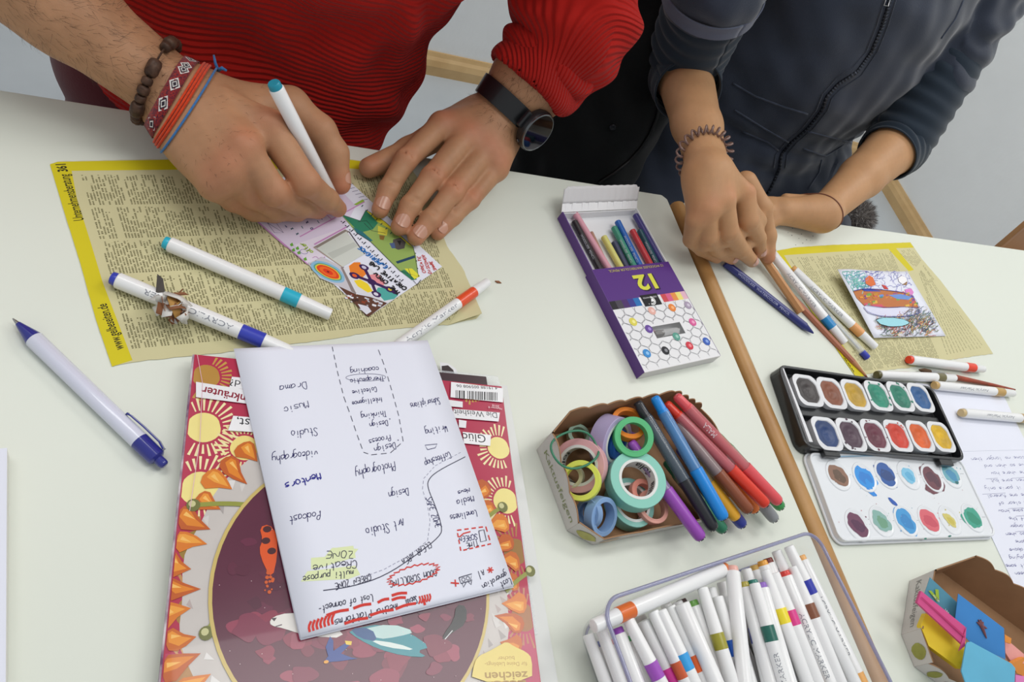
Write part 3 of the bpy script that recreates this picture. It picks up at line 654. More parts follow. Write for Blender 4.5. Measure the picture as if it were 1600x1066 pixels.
wm = [a3, P(1138, 361, .061), P(1158, 390, .035), P(1175, 408, .016)]; finger(S, wm, [.0122, .0114, .0096, .0078], .0022)
wr = [a4, P(1107, 369, .050), P(1122, 390, .028), P(1144, 404, .014)]; finger(S, wr, [.0116, .0108, .0092, .0074], .0022)
for fa, fb_ in ((wi, wm), (wm, wr)):
    S.cap(fa[1].lerp(fa[2], .15) - Vector((0, 0, .010)), fb_[1].lerp(fb_[2], .15) - Vector((0, 0, .010)), .0095, .0095, .002); S.cap(fa[2] - Vector((0, 0, .004)), fb_[1].lerp(fb_[2], .7) - Vector((0, 0, .006)), .0075, .0075, .002)
S.cap(P(1172, 330, .070), P(1186, 345, .056), .0105, .009, .008)
wk = [a5, P(1081, 374, .034), P(1096, 389, .020), P(1120, 403, .011)]; finger(S, wk, [.0108, .0098, .0084, .0068], .0022)
wt = [P(1165, 285, .068), P(1190, 325, .058), P(1199, 368, .036), P(1201, 402, .018)]; finger(S, wt, [.0135, .0118, .0100, .0080], .006)
for q, s_ in ((wi[1], .2), (wm[1], .25), (wr[1], .2), (wt[3], .75), (wi[3], .3), (wm[3], .3), (wr[3], .45), (wk[3], .3)): spots.append((A3(q), .007, s_))
V1, F1 = S.mesh()
S = SDF((.70, .44, -.06), (1.42, .90, .32), .0022)
Wz = P(1284, 334, .028); Ez = PD(1402, 225, Wz, .23, True); S.cap(Wz, Wz.lerp(Ez, .5), .0215, .0300, .01, (upv, .9)); S.cap(Wz.lerp(Ez, .5), Ez, .0300, .0390, .01); Shz = Vector((1.14, .82, .38)); S.cap(Ez, Ez.lerp(Shz, .4), .038, .044, .02)
hz = P(1238, 328, .020)
for q_, r_, l_ in (((1205, 318, .016), .0085, 1), ((1200, 328, .014), .0085, 1), ((1206, 336, .012), .0080, 1), ((1212, 344, .011), .0075, 1)):
    q = P(*q_); S.cap(Wz, hz.lerp(q, .45), .0185, .0105, .014); S.cap(hz.lerp(q, .45), q, .0105, r_, .006); S.cap(q, q + (q - hz).normalized() * .03 - Vector((0, 0, .003)), r_, r_ * .85, .003)
S.cap(Wz, P(1262, 318, .020), .016, .0115, .012); S.cap(P(1262, 318, .020), P(1228, 312, .014), .0115, .0085, .005)
V2, F2 = S.mesh()
S = SDF((.52, .52, -.30), (1.20, 1.10, .86), .006); WC = .925
S.ell((WC, .80, -.10), (.15, .10, .20), .05); S.ell((WC + .01, .80, .18), (.135, .09, .22), .06); S.cap((WC - .14, .79, .36), (WC + .18, .81, .36), .045, .045, .05); S.cap(Shw, Ew, .045, .037, .03); S.cap(Shz, Ez, .045, .038, .03)
S.cap((WC + .01, .79, .36), (WC + .01, .74, .48), .047, .044, .03); S.ell((WC + .01, .71, .59), (.070, .086, .105), .03); S.cap((WC + .01, .625, .59), (WC + .01, .610, .572), .008, .011, .010); S.cap((WC - .006, .632, .540), (WC + .026, .632, .540), .006, .006, .005); S.cap((WC + .01, .65, .52), (WC + .01, .65, .521), .028, .028, .03)
for sx in (-1, 1): S.ell((WC + .01 + sx * .029, .632, .606), (.014, .011, .008), .006, cut=True); S.ell((WC + .01 + sx * .029, .640, .606), (.010, .009, .009), .003)
V3, F3 = S.mesh(); V = np.concatenate([V1, V2, V3]); F = np.concatenate([F1, F2 + len(V1), F3 + len(V1) + len(V2)])
np_mesh('body', V, F, MATS['skin_woman'], wom, colour(V, 'bd9068', 'c9745a', spots, 9, .07), smooth_it=2); tw1 = bvh(V1, F1); tw2 = bvh(V2, F2)
for f_, r_, u_ in ((wi, .0068, (.1, -.75, .65)), (wm, .0068, (.1, -.75, .65)), (wr, .0064, (.1, -.75, .65))): nail(tw1, wom, f_[3], f_[2], u_, r_, MATS['nail_woman'], 1.4)
nail(tw1, wom, wt[3], wt[2], (1, -.3, .4), .0078, MATS['nail_woman'])
b = MB(); b.grid(lambda u, v: Vector((WC + .01, .725, .60)) + Vector((math.cos(u * 6.2832) * math.sin(v * 2.0) * .080, math.sin(u * 6.2832) * math.sin(v * 2.0) * .088 + .014, math.cos(v * 2.0) * .112 + .004)), 32, 14); b.build('hair', MATS['hair_brown'], wom, smooth=True)
# jumpsuit
S = SDF((.48, .36, -.38), (1.26, 1.12, .50), .0034)
S.ell((WC, .76, .10), (.190, .135, .26), .05); S.ell((WC - .01, .76, -.06), (.185, .130, .10), .04); S.ell((WC - .01, .77, -.16), (.20, .16, .13), .05)
S.cap((WC - .12, .79, .35), (WC + .18, .81, .35), .072, .072, .05)
S.cap((WC - .105, .74, -.215), (WC - .23, .40, -.215), .094, .080, .04); S.cap((WC + .085, .74, -.215), (WC + .12, .40, -.215), .094, .080, .04)
S.cap((WC + .07, .72, -.14), (WC + .13, .56, -.165), .100, .095, .03); S.cap((WC + .13, .74, -.06), (WC + .13, .66, -.13), .07, .08, .04)
es = PY(1130, -50, .66); S.cap(Shw, es.lerp(Ew, .1), .068, .057, .02); S.cap(es.lerp(Ew, .1), es.lerp(Ew, .22), .057, .054, .01)
S.cap(Shz, Shz.lerp(Ez, .55), .064, .055, .02); S.cap(Shz.lerp(Ez, .55), Shz.lerp(Ez, .72), .055, .050, .01)
V, F = S.mesh(); N_ = normals(V, F)
fd = .0040 * vnoise(V * np.array([1, 1, 1.6]), .13, 4) + .0022 * vnoise(V, .05, 6) - .0045 * np.exp(-((V[:, 2] + .045) / .010) ** 2) - .004 * np.exp(-((V[:, 2] + .005) / .008) ** 2); fd += np.where(V[:, 0] > 1.04, .0035 * np.sin(V[:, 2] * 150 + 2 * vnoise(V, .1, 3)), 0)
V = V + N_ * fd[:, None]; cloth('navy_jersey', '343b4a', var=.55, vscale=7, var2='20242e', bump=.4, bscale=700, sheen=.35); np_mesh('jumpsuit', V, F, MATS['navy_jersey'], wom, smooth_it=1); TJ = bvh(V, F)
# undershirt sleeves
cloth('teal_shirt', '27323e', var=.3, vscale=10, var2='1a222c', bump=.3, bscale=900)
def sleeve(a, b_, ra, rb, amp, fr_, seed, m, name, par, cutend=None):
    a, b_ = Vector(a), Vector(b_); ax_ = (b_ - a); L = ax_.length; ax_.normalize(); u_ = ax_.cross(Vector((0, 0, 1))).normalized(); v_ = u_.cross(ax_); rs_ = random.Random(seed); p1, p2 = rs_.uniform(0, 6), rs_.uniform(0, 6); mb = MB()
    def fn(u, v):
        an = u * 2 * math.pi; r_ = ra + (rb - ra) * v + amp * math.sin(v * fr_ + 1.6 * math.sin(an + p1) + .8 * math.sin(2 * an + p2)) * (.6 + .4 * math.sin(an * 2 + p2)) * (1 - .6 * (v > .96))
        return a + ax_ * (L * (v + .06 * math.sin(an + p1) * v)) + (u_ * math.cos(an) + v_ * math.sin(an)) * r_
    mb.grid(fn, 64, 60); return mb.build(name, m, par, smooth=True, thick=.002)
e0 = es.lerp(Ew, .20); sleeve(e0, Ew + (Ew - es).normalized() * .012, .050, .047, .0022, 42, 2, MATS['teal_shirt'], 'shirt_sleeve', wom); sleeve(Ew + (Ew - es).normalized() * .0, Ew.lerp(Ww, .26), .0475, .0400, .0016, 20, 5, MATS['teal_shirt'], 'shirt_sleeve', wom)
sleeve(Shz.lerp(Ez, .66), Ez + (Ez - Shz).normalized() * .005, .050, .046, .0026, 40, 7, MATS['teal_shirt'], 'shirt_sleeve', wom); sleeve(Ez, Ez.lerp(Wz, .16), .047, .0415, .0018, 18, 8, MATS['teal_shirt'], 'shirt_sleeve', wom)
cloth('cuff_grey', '62687a', var=.3, vscale=20, var2='50566a', bump=.3, bscale=900); c0_ = es.lerp(Ew, .18); sleeve(c0_, es.lerp(Ew, .30), .0585, .0565, .0005, 6, 3, MATS['cuff_grey'], 'sleeve_cuff', wom)
zp = hitline(TJ, [(1392, -6), (1378, 40), (1362, 80), (1338, 112), (1310, 130), (1292, 150), (1284, 172), (1262, 200), (1236, 222), (1220, 242), (1218, 262), (1206, 290), (1192, 316)], 5, .0012)
mz = mat('zip_dark', '23262e', .4, .3); b = MB(); b.tube(zp, .0022, 6); b.build('zip', mz, wom, smooth=True)
for k_, of in ((0, 9), (1, -9)):
    q = hitline(TJ, [(1392 + of, -6), (1378 + of, 40), (1362 + of, 80), (1338 + of * .8, 112 + of * .6), (1310 + of * .3, 130 + of), (1292 + of * .8, 150 + of * .4), (1284 + of, 172), (1262 + of, 200), (1236 + of, 222), (1220 + of, 242), (1218 + of, 262)], 6, .0006); b = MB(); b.tube(q, .0010, 5); b.build('seam', MATS['navy_jersey'], wom, smooth=True)
b = MB()
for i in range(0, len(zp) - 1, 1): p = zp[i].lerp(zp[i + 1], .5); d_ = (zp[i + 1] - zp[i]).normalized(); b.tube([p - d_ * .0008, p + d_ * .0008], .0029, 5)
b.build('zip_teeth', mat('zip_teeth', '4a4e58', .35, .6), wom)['kind'] = 'stuff'
p, nn = hit(TJ, 1382, 8, .003); q, _ = hit(TJ, 1390, -14, .003)
if p is not None and q is not None:
    d_ = (q - p).normalized(); s_ = d_.cross(nn).normalized(); b = MB(); b.tube([p - s_ * .0032, p + s_ * .0032, p + s_ * .0026 + d_ * .014, p - s_ * .0026 + d_ * .014], .0009, 6, True); b.build('zip_pull', mat('zip_silver', 'c9cacc', .3, .9), wom, smooth=True)
for ln_ in ([(1145, 130), (1180, 150), (1220, 165), (1262, 178)], [(1148, 172), (1190, 198), (1232, 222)], [(1160, 205), (1200, 222), (1216, 235)], [(1262, 205), (1300, 215), (1330, 222)], [(1255, 232), (1290, 244), (1318, 226)], [(1283, 250), (1280, 268), (1262, 296)], [(1470, 60), (1492, 30), (1505, 0)]):
    q = hitline(TJ, ln_, 6, .0004)
    if len(q) > 2: b = MB(); b.tube(q, .0015, 5); b.build('seam', cloth('seam_thread', '454c5c', var=.3, vscale=60), wom, smooth=True)
# spiral hair tie on the wrist
axw = (Ew - Ww).normalized(); lp, nl_ = loop_on(tw1, Ww + axw * .030, axw, (0, 0, 1), off=.0042, n=72, r0=.05, tilt=.012); t = thing('spiral_hair_tie', 'brown translucent spiral hair tie around the wrist', 'hair tie', Ww + axw * .03)
b = MB(); pts = []; NT = 24
for k in range(NT * 12):
    s_ = k / (NT * 12) * 72; i = int(s_) % 72; f_ = s_ - int(s_); c = lp[i].lerp(lp[(i + 1) % 72], f_); nr = nl_[i].lerp(nl_[(i + 1) % 72], f_).normalized(); a = k / 12 * 2 * math.pi; pts.append(c + nr * (math.cos(a) * .0042) + axw * (math.sin(a) * .0042))
b.tube(pts, .0014, 6, True); b.build('coil', mat('coil_brown', '8a6e66', .2, alpha=.8, coat=.5), t, smooth=True)
lp, _ = loop_on(tw2, Wz + (Ez - Wz).normalized() * .004, (Ez - Wz), (0, 0, 1), off=.0006, n=48); t = thing('hair_tie', 'thin brown elastic around the resting left wrist', 'hair tie', Wz); b = MB(); b.tube(lp, .0010, 6, True); b.build('band', mat('elastic_brown', '7a4c3a', .6), t, smooth=True)
# black coat over a chair between them ------------------------------
coat = thing('coat', 'black coat bunched up between the two seated people', 'coat', (.56, .82, ZF))
S = SDF((.34, .54, -.45), (.90, 1.16, .42), .0042)
S.ell((.64, .80, -.18), (.12, .17, .26), .05); S.ell((.67, .83, .06), (.12, .14, .22), .06); S.cap((.60, .70, -.12), (.64, .80, .14), .075, .08, .04); S.cap((.68, .86, .10), (.74, .90, .26), .10, .08, .05); S.cap((.585, .67, -.25), (.70, .64, -.25), .075, .07, .04)
V, F = S.mesh(); N_ = normals(V, F); V = V + N_ * (.010 * vnoise(V * np.array([1, 1, .6]), .16, 21) + .004 * vnoise(V, .06, 22))[:, None]
cloth('black_cloth', '101314', var=.3, vscale=9, var2='050606', bump=.3, bscale=500, rough=.75, sheen=.1); np_mesh('shell', V, F, MATS['black_cloth'], coat, smooth_it=1); TC = bvh(V, F)
q = hitline(TC, [(1030, 160), (1024, 185), (1014, 208), (1000, 230), (982, 250), (960, 268), (935, 284)], 4, .002)
if len(q) > 3:
    b = MB(); b.tube(q, .0024, 6); b.build('zip_tape', mat('zip_black', '0c0d0e', .5), coat, smooth=True)
    b = MB()
    for i in range(0, len(q) - 1): p = q[i].lerp(q[i + 1], .5); b.lathe(p - Vector((0, 0, .0012)), (0, 0, 1), [(0, .0016), (.0024, .0016)], 6)
    b.build('zip_teeth', mat('zip_teeth_black', '2e2f33', .3, .5), coat)['kind'] = 'stuff'
p, nn = hit(TC, 957, 198, .001)
if p is not None: b = MB(); b.lathe(p, nn, [(0, .0045), (.0015, .0045), (.002, .003), (.0012, .002)], 16); b.build('snap_button', mat('snap', '2c2e32', .3, .6), coat, smooth=True)
# grey fluffy scarf hanging by the far table edge
fz = thing('fluffy_scarf', 'grey-brown fluffy scarf bundle just below the far table edge', 'scarf', P(1335, 352, -.12)); cF = P(1332, 342, -.10); b = MB(); rf = random.Random(5)
for i in range(5000):
    d = Vector((rf.gauss(0, 1), rf.gauss(0, 1), rf.gauss(0, 1))).normalized(); p = cF + d * .034 * rf.uniform(.85, 1.0); e_ = (d + Vector((rf.gauss(0, .6), rf.gauss(0, .6), rf.gauss(0, .6)))).normalized(); s_ = e_.cross(d).normalized() * .0005; b.add([p - s_, p + s_, p + e_ * .012], [(0, 1, 2)], rf.choice(['8f8a88', 'b5b0ac', '5c5450', '7a706a']))
o = b.build('pile', mat('fluff', rough=.9, attr=True), fz); o['kind'] = 'stuff'
b = MB(); b.lathe(cF - Vector((0, 0, .034)), (0, 0, 1), [(.034 - .034 * math.cos(k * .3142), .034 * math.sin(k * .3142)) for k in range(11)], 20); b.build('core', mat('fluff_core', '6c6662', .9), fz, smooth=True)
# ------------------------------------------------------------------ paper things
mat('print', rough=.55, attr=True, spec=.3); mat('gloss_print', rough=.22, attr=True, coat=.25, var=.05, vscale=60)
mat('ink', rough=.5, attr=True, spec=.3)
mat('newsprint', 'cfc89c', .8, var=.25, vscale=12, var2='bdb68a', bump=.25, bscale=120, bdist=.0006)
mat('paper', 'e4e6f2', .7, bump=.05, bscale=200, bdist=.0003); mat('paper_warm', 'e9e8e2', .7)
def sheet(parent, name, m, pts_w, z0, th, zf=None, sub=0):     # solid sheet from a world outline
    b = MB(); b.prism([(p.x, p.y) for p in pts_w], z0, z0 + th); return b.build(name, m, parent)
def wsheet(name, m, out_px, zf, parent, th=.00025, n=26):       # wavy sheet: grid cut to an outline by bilinear corners
    A, B, Cc, D = out_px; b = MB(); pr = Print(zf)
    a, bb, c, d = [pr.w(*p) for p in (A, B, Cc, D)]
    def fn(u, v, o=0):
        p = a.lerp(bb, u).lerp(d.lerp(c, u), v); return Vector((p.x, p.y, zf(p.x, p.y) - .00002 - o))
    b.grid(fn, n, n); return b.build(name, m, parent, smooth=True, thick=0)
def edgep(pts, step=.006, amp=.0006):       # slightly torn edge between world points
    out = []
    for a, b_ in zip(pts, pts[1:] + pts[:1]):
        n = max(1, int((b_ - a).length / step)); nn = Vector((-(b_ - a).y, (b_ - a).x, 0)).normalized()
        for i in range(n): out.append(a.lerp(b_, i / n) + nn * rnd.uniform(-amp, amp))
    return out
def small_print(pr, quad, cols, rows, cc='6b6848', seed=3, lw=.0011, skip=.25, u0=0, u1=1, v0=0, v1=1):
    a, bq, c, d = [pr.w(*p) for p in quad]; rr = random.Random(seed); pr.k += 1
    def at(u, v): return a.lerp(bq, u).lerp(d.lerp(c, u), v)
    H = (bq - a).length
    for ci in range(cols):
        va = v0 + (v1 - v0) * (ci + .03) / cols; vb = v0 + (v1 - v0) * (ci + .95) / cols
        for ri in range(rows):
            u = u0 + (u1 - u0) * (ri + .5) / rows
            if rr.random() < .06: continue
            s_, e_ = at(u, vb), at(u, va); Lw = (e_ - s_).length; d_ = (e_ - s_).normalized(); n_ = Vector((-d_.y, d_.x, 0)); x = 0.0
            end = Lw * rr.choice((.7, .85, .95, 1, 1)); gap_to = Lw * .82 if rr.random() < .25 else 0
            if rr.random() < .12: x = .004
            while x < end:
                wl = rr.uniform(.0025, .009); xe = min(end, x + wl); xx = x
                while xx < xe:
                    l = rr.uniform(.0007, .0013); h = lw * rr.uniform(.7, 1.15)
                    p0 = s_ + d_ * xx; p1 = s_ + d_ * min(xe, xx + l)
                    pr.mb.add([pr.up(p0 - n_ * h / 2), pr.up(p1 - n_ * h / 2), pr.up(p1 + n_ * h / 2), pr.up(p0 + n_ * h / 2)], [(0, 1, 2, 3)], cc); xx += l + .00035
                x = xe + rr.uniform(.0008, .0022)
                if gap_to and x > Lw * .45 and x < gap_to: x = gap_to
# --- phone book page 1
def zp1(x, y): return .0009 + .0006 * math.sin(x * 31 + y * 17) + .0004 * math.sin(y * 55 - x * 12)
t = thing('phone_book_page', 'torn yellow-bordered directory page under the hands on the left table', 'page', P(400, 420), 'old directory pages used as mats')
pr = Print(0); pr0 = Print(.0004)
out = [(78, 257), (90, 253), (200, 250), (300, 249), (420, 249), (540, 249), (640, 262), (668, 300), (698, 385), (722, 418), (738, 455), (752, 489), (744, 498), (700, 508), (600, 516), (500, 533), (380, 548), (300, 557), (232, 563), (175, 573), (150, 500), (125, 410), (100, 330)]
b = MB(); b.prism([(p.x, p.y) for p in edgep([P(*p) for p in out], .005, .0004)], .0003, .0006); b.build('sheet', MATS['newsprint'], t)
pr = Print(.0006)
pr.poly([(78, 257), (90, 253), (300, 249), (540, 249), (640, 262), (643, 270), (540, 263), (300, 265), (112, 267), (120, 310), (142, 380), (160, 440), (207, 563), (175, 573), (150, 500), (125, 410), (100, 330)], 'd3c41a')
pr.type('Unternehmensberatung', (131, 344), (107, 272), 15, '2e2c10', .015); pr.type('361', (106, 268), (102, 256), 14, '2e2c10', .03)
pr.type('www.gelbeseiten.de', (194, 545), (166, 474), 15, '2e2c10', .015)
small_print(pr, [(125, 272), (640, 272), (728, 500), (206, 548)], 5, 128, '76714f', 3, .0012)
pr.build('printing', MATS['print'], t)
b = MB()                                                     # bottom-right corner of the page curls up
c0, c1, c2 = P(700, 508, .0006), P(738, 455, .0006), P(753, 490, .006)
b.add([c0, c1, c2, c0.lerp(c1, .5) + Vector((0, 0, .0008))], [(0, 3, 2), (3, 1, 2)]); b.build('curled_corner', MATS['newsprint'], t, thick=.0003)
# --- phone book page 2
t = thing('phone_book_page', 'directory page with yellow border under the small crayon picture', 'page', P(1400, 480), 'old directory pages used as mats')
out = [(1200, 395), (1240, 387), (1300, 383), (1370, 381), (1422, 379), (1440, 405), (1470, 440), (1500, 480), (1530, 520), (1551, 553), (1480, 563), (1420, 575), (1375, 580), (1338, 590), (1310, 550), (1270, 490), (1235, 440)]
b = MB(); b.prism([(p.x, p.y) for p in edgep([P(*p) for p in out], .005, .0004)], .0003, .0006); b.build('sheet', MATS['newsprint'], t)
pr = Print(.0006)
pr.poly([(1200, 395), (1240, 387), (1300, 383), (1370, 381), (1422, 379), (1428, 387), (1400, 388), (1428, 422), (1420, 424), (1388, 389), (1300, 394), (1225, 399), (1250, 440), (1290, 500), (1350, 588), (1338, 590), (1310, 550), (1270, 490), (1235, 440)], 'd3c41a')
pr.type('GEE 371', (1222, 414), (1211, 397), 6, '2e2c10', .02); pr.type('www.', (1336, 582), (1318, 556), 6, '2e2c10', .02)
small_print(pr, [(1232, 402), (1392, 392), (1470, 565), (1352, 582)], 4, 62, '76714f', 5, .0013)
small_print(pr, [(1434, 425), (1440, 410), (1545, 550), (1480, 562)], 1, 12, '76714f', 6, .0013)
small_print(pr, [(1400, 392), (1424, 388), (1440, 408), (1432, 420)], 1, 8, '76714f', 7, .0013)
pr.build('printing', MATS['print'], t)
# --- magazine stack
zM = .0125
mat('cover_base', 'b32c4c', .25, coat=.3, spec=.4); mat('page_edges', 'dcd7cf', .8, var=.6, vscale=300, var2='a9a1a0'); mat('spine_purple', '6d3f63', .5, var=1, vscale=70, var2='d8cfd2')
mat('clear_film', 'eef2f4', .12, alpha=.28, spec=.6)
fr, mw, mh = fit([(304, 554), (783, 604), (852, 1066), (280, 1066)], zM); MW, MH = .243, .315
A = P(304, 554, zM); Bx = P(783, 604, zM); fm = Fr((A.x, A.y), (Bx - A)); fm.y = -fm.y   # local y runs towards the bottom edge
def mq(x, y): p = fm(x, y); return (p.x, p.y)
# lower magazine and a loose folder below
t = thing('magazine', 'older magazine at the bottom of the stack, only its pale edges showing', 'magazine', fm(.14, .16))
b = MB(); b.prism([mq(.006, .006), mq(.252, -.004), mq(.262, .315), mq(.018, .325)], .0002, .0058); b.build('page_block', MATS['page_edges'], t)
b = MB(); b.prism([mq(.005, .005), mq(.252, -.005), mq(.263, .316), mq(.017, .326)], .0058, .0062); b.build('cover', mat('cover_white', 'd9dbd8', .3), t)
pr = Print(.0062); pr.poly([(687, 566), (700, 568), (712, 576), (716, 586), (690, 584)], 'e8e8ea'); pr.poly([(690, 572), (700, 571), (708, 578), (710, 584), (690, 583)], '3a2c2c'); pr.build('printing', MATS['gloss_print'], t)
t = thing('plastic_sleeve', 'clear plastic sleeve sticking out behind the barcode of the red magazine', 'sleeve', fm(.18, .1))
b = MB(); b.prism([mq(.13, -.012), mq(.2435, -.013), mq(.2455, -.002), mq(.2485, .2), mq(.13, .2)], .0064, .0070); b.build('film', MATS['clear_film'], t)
b = MB(); b.prism([mq(.17, -.010), mq(.232, -.011), mq(.233, .012), mq(.17, .012)], .0071, .0074); b.build('dark_insert', mat('dark_print', '3b2228', .3), t)
t = thing('magazine', 'red magazine with gold suns and a round orange-petalled cover picture, on top of the stack', 'magazine', fm(.12, .15))
b = MB(); b.prism([mq(.001, .001), mq(MW - .001, .001), mq(MW - .001, MH), mq(.001, MH)], .0076, zM - .0003); b.build('page_block', MATS['page_edges'], t)
b = MB(); b.prism([mq(0, 0), mq(MW, 0), mq(MW, MH), mq(0, MH)], zM - .0003, zM); b.build('cover', MATS['cover_base'], t)
b = MB(); b.prism([mq(-.0012, .0), mq(.0009, .0), mq(.0009, MH), mq(-.0012, MH)], .0075, zM - .0002); b.build('spine', MATS['spine_purple'], t)
pr = Print(zM)
def cpoly(pts, col): pr.wpoly([fm(min(max(x, .0008), MW - .0006), max(y, .0008)) for x, y in pts], col)
def inpx(px, py): p = P(px, py, zM); q = p - fm.o; return q.dot(fm.x), q.dot(fm.y)
# border tint towards the foot, silver frame behind the petals
cx, cy = inpx(562, 830); RY = .112
cc = inpx(562, 915)
def circ(r_, n=64, jx=1): return [(cc[0] + math.cos(2 * math.pi * i / n) * r_ * jx, cc[1] + math.sin(2 * math.pi * i / n) * r_) for i in range(n)]
cpoly([(.0, .20), (.05, .2), (.06, MH), (0, MH)], 'bd3a62'); cpoly([(MW, .18), (MW - .04, .2), (MW - .05, MH), (MW, MH)], 'bd3a62')
def sun(px, py, r_, core='f0e08c', rays='f3e6b0', n=30):
    x, y = inpx(px, py); r_ *= .76
    k0 = pr.k
    for i in range(n):
        pr.k = k0; a = 2 * math.pi * i / n + .05; r1 = r_ * 1.15; r2 = r_ * rnd.uniform(1.75, 2.25); w_ = .0009
        d = (math.cos(a), math.sin(a)); e = (-d[1], d[0]); pts = [(x + d[0] * r1 - e[0] * w_ / 2, y + d[1] * r1 - e[1] * w_ / 2), (x + d[0] * r2 - e[0] * w_, y + d[1] * r2 - e[1] * w_), (x + d[0] * r2 + e[0] * w_, y + d[1] * r2 + e[1] * w_), (x + d[0] * r1 + e[0] * w_ / 2, y + d[1] * r1 + e[1] * w_ / 2)]
        if all(0 < p[0] < MW and 0 < p[1] < MH for p in pts): cpoly(pts, rays)
    cpoly([(x + math.cos(k * .2618) * r_ * (1 + .05 * math.sin(k * 7)), y + math.sin(k * .2618) * r_) for k in range(24)], core)
sun(322, 588, .012, 'b98a3e', 'c79a4c'); sun(318, 668, .0145); sun(312, 764, .0155); sun(310, 855, .0145, '9a7a32', 'b08a44'); sun(306, 955, .0145, 'a87a3c', 'c08c54'); sun(382, 700, .012, 'f2dd86', 'f0dfa0')
sun(300, 1052, .014, 'b5844e', 'd2a070'); sun(735, 605, .010, 'b98a3e', 'c79a4c'); sun(779, 700, .0125); sun(790, 783, .0135); sun(806, 862, .013, '9a6f32', 'b07a44'); sun(818, 965, .013, 'a86f44', 'c08060')
cpoly([(cc[0] + math.cos(2 * math.pi * i / 72) * RY * (.985 + .012 * math.sin(i * 5)), cc[1] + math.sin(2 * math.pi * i / 72) * RY * 1.06) for i in range(72)], 'c9c2bd')
for i in range(70):
    a = rnd.uniform(0, 6.28); r_ = RY * rnd.uniform(.86, .97); s_ = rnd.uniform(.003, .008); cpoly([(cc[0] + math.cos(a) * r_, cc[1] + math.sin(a) * r_), (cc[0] + math.cos(a + .06) * (r_ + s_ * .5), cc[1] + math.sin(a + .06) * (r_ + s_ * .5)), (cc[0] + math.cos(a + .03) * (r_ + s_), cc[1] + math.sin(a + .03) * (r_ + s_))], rnd.choice(['e2dedb', 'aaa29f', 'd5d0cc', 'b8a8a4']))
for i in range(52):                                           # orange petals round the rim
    a = 2 * math.pi * i / 52; R1 = RY * 1.01; ex, ey = math.cos(a), math.sin(a); tx, ty = -ey, ex; rr_ = RY * (1.0 + .03 * (i % 2))
    px_, py_ = cc[0] + ex * rr_, cc[1] + ey * rr_ * 1.05; h = .0150 + .003 * (i % 3); w_ = .0080 + .0012 * (i % 2)
    def pt_(s_, q_): return (px_ + ex * h * s_ + tx * w_ * q_, py_ + ey * h * s_ + ty * w_ * q_)
    sk = .25 * math.sin(i * 2.3)
    cpoly([pt_(-.62, sk), pt_(-.2, .42 + sk), pt_(.15, .82), pt_(.38, .72), pt_(.50, .3), pt_(.52, -.2), pt_(.42, -.66), pt_(.15, -.85), pt_(-.2, -.45 + sk)], ['c9661a', 'd9781f', 'c05a18'][i % 3])
    cpoly([pt_(-.45, sk), pt_(-.1, .30 + sk), pt_(.2, .62), pt_(.36, .5), pt_(.38, -.1), pt_(.05, -.30 + sk)], ['e8922c', 'eda03a', 'e0831f'][i % 3]); cpoly([pt_(-.1, .1), pt_(.25, .4), pt_(.28, .1)], 'f6bd62')
for k_, (p_, q_) in enumerate((((302, 790), (398, 790)), ((322, 990), (370, 920)), ((785, 793), (755, 815)), ((828, 893), (790, 925)))):
    pr.line([p_, ((p_[0] + q_[0]) / 2, (p_[1] + q_[1]) / 2 - 3), q_], .0030, '93963f', smooth=2); pr.ell(*p_, .0042, .0042, 0, '6f7136', 14); pr.ell(p_[0] - 2, p_[1] - 2, .0022, .0022, 0, 'c9c690', 10)
cpoly(circ(RY * .845), 'cdb56a'); cpoly(circ(RY * .825), '5b1f38')
for i in range(130):                                          # painted clouds inside the disc
    a = rnd.uniform(0, 6.28); r_ = RY * .76 * math.sqrt(rnd.random()); x, y = cc[0] + math.cos(a) * r_, cc[1] + math.sin(a) * r_
    s_ = rnd.uniform(.004, .013); lower = y > cc[1] + .02
    if math.hypot(x - cc[0], y - cc[1]) + s_ * 1.3 > RY * .81: continue
    q_ = [(x + math.cos(k * .7) * s_ * rnd.uniform(.5, 1.3), y + math.sin(k * .7) * s_ * rnd.uniform(.35, .9)) for k in range(9)]
    for _ in range(2): q_ = [w for a_, b_ in zip(q_, q_[1:] + q_[:1]) for w in ((a_[0] * .75 + b_[0] * .25, a_[1] * .75 + b_[1] * .25), (a_[0] * .25 + b_[0] * .75, a_[1] * .25 + b_[1] * .75))]
    cpoly(q_, rnd.choice(['7a2a42', '8a2f48', '923650', '7f2c48', '9c4058'] if lower else ['541c35', '60203a', '682440', '5a1d36']))
def cdeco(pts, col, sm=1):
    q = [inpx(*p) for p in pts]
    for _ in range(sm):
        r2 = []
        for a_, b_ in zip(q, q[1:] + q[:1]): r2 += [(a_[0] * .75 + b_[0] * .25, a_[1] * .75 + b_[1] * .25), (a_[0] * .25 + b_[0] * .75, a_[1] * .25 + b_[1] * .75)]
        q = r2
    cpoly(q, col)
cdeco([(405, 825), (420, 820), (432, 835), (433, 870), (425, 905), (412, 885), (404, 860), (410, 845)], 'e0561c', 1)
for dx, dy in ((417, 828), (424, 862), (415, 846)): pr.ell(dx, dy, .0028, .0022, 0, '4a1c22', 12)
for i in range(14): pr.ell(418 + rnd.uniform(-7, 9), 892 + rnd.uniform(0, 35), rnd.uniform(.0005, .0014), None, 0, 'd05a24', 8)
cdeco([(420, 975), (425, 965), (450, 958), (480, 962), (520, 975), (540, 998), (480, 995), (440, 982), (428, 980)], 'e6e2dc', 1)   # pale animal's muzzle
cdeco([(423, 967), (432, 966), (428, 972)], '4d4046', 0); pr.line([(430, 980), (440, 977)], .0007, '6c6068')
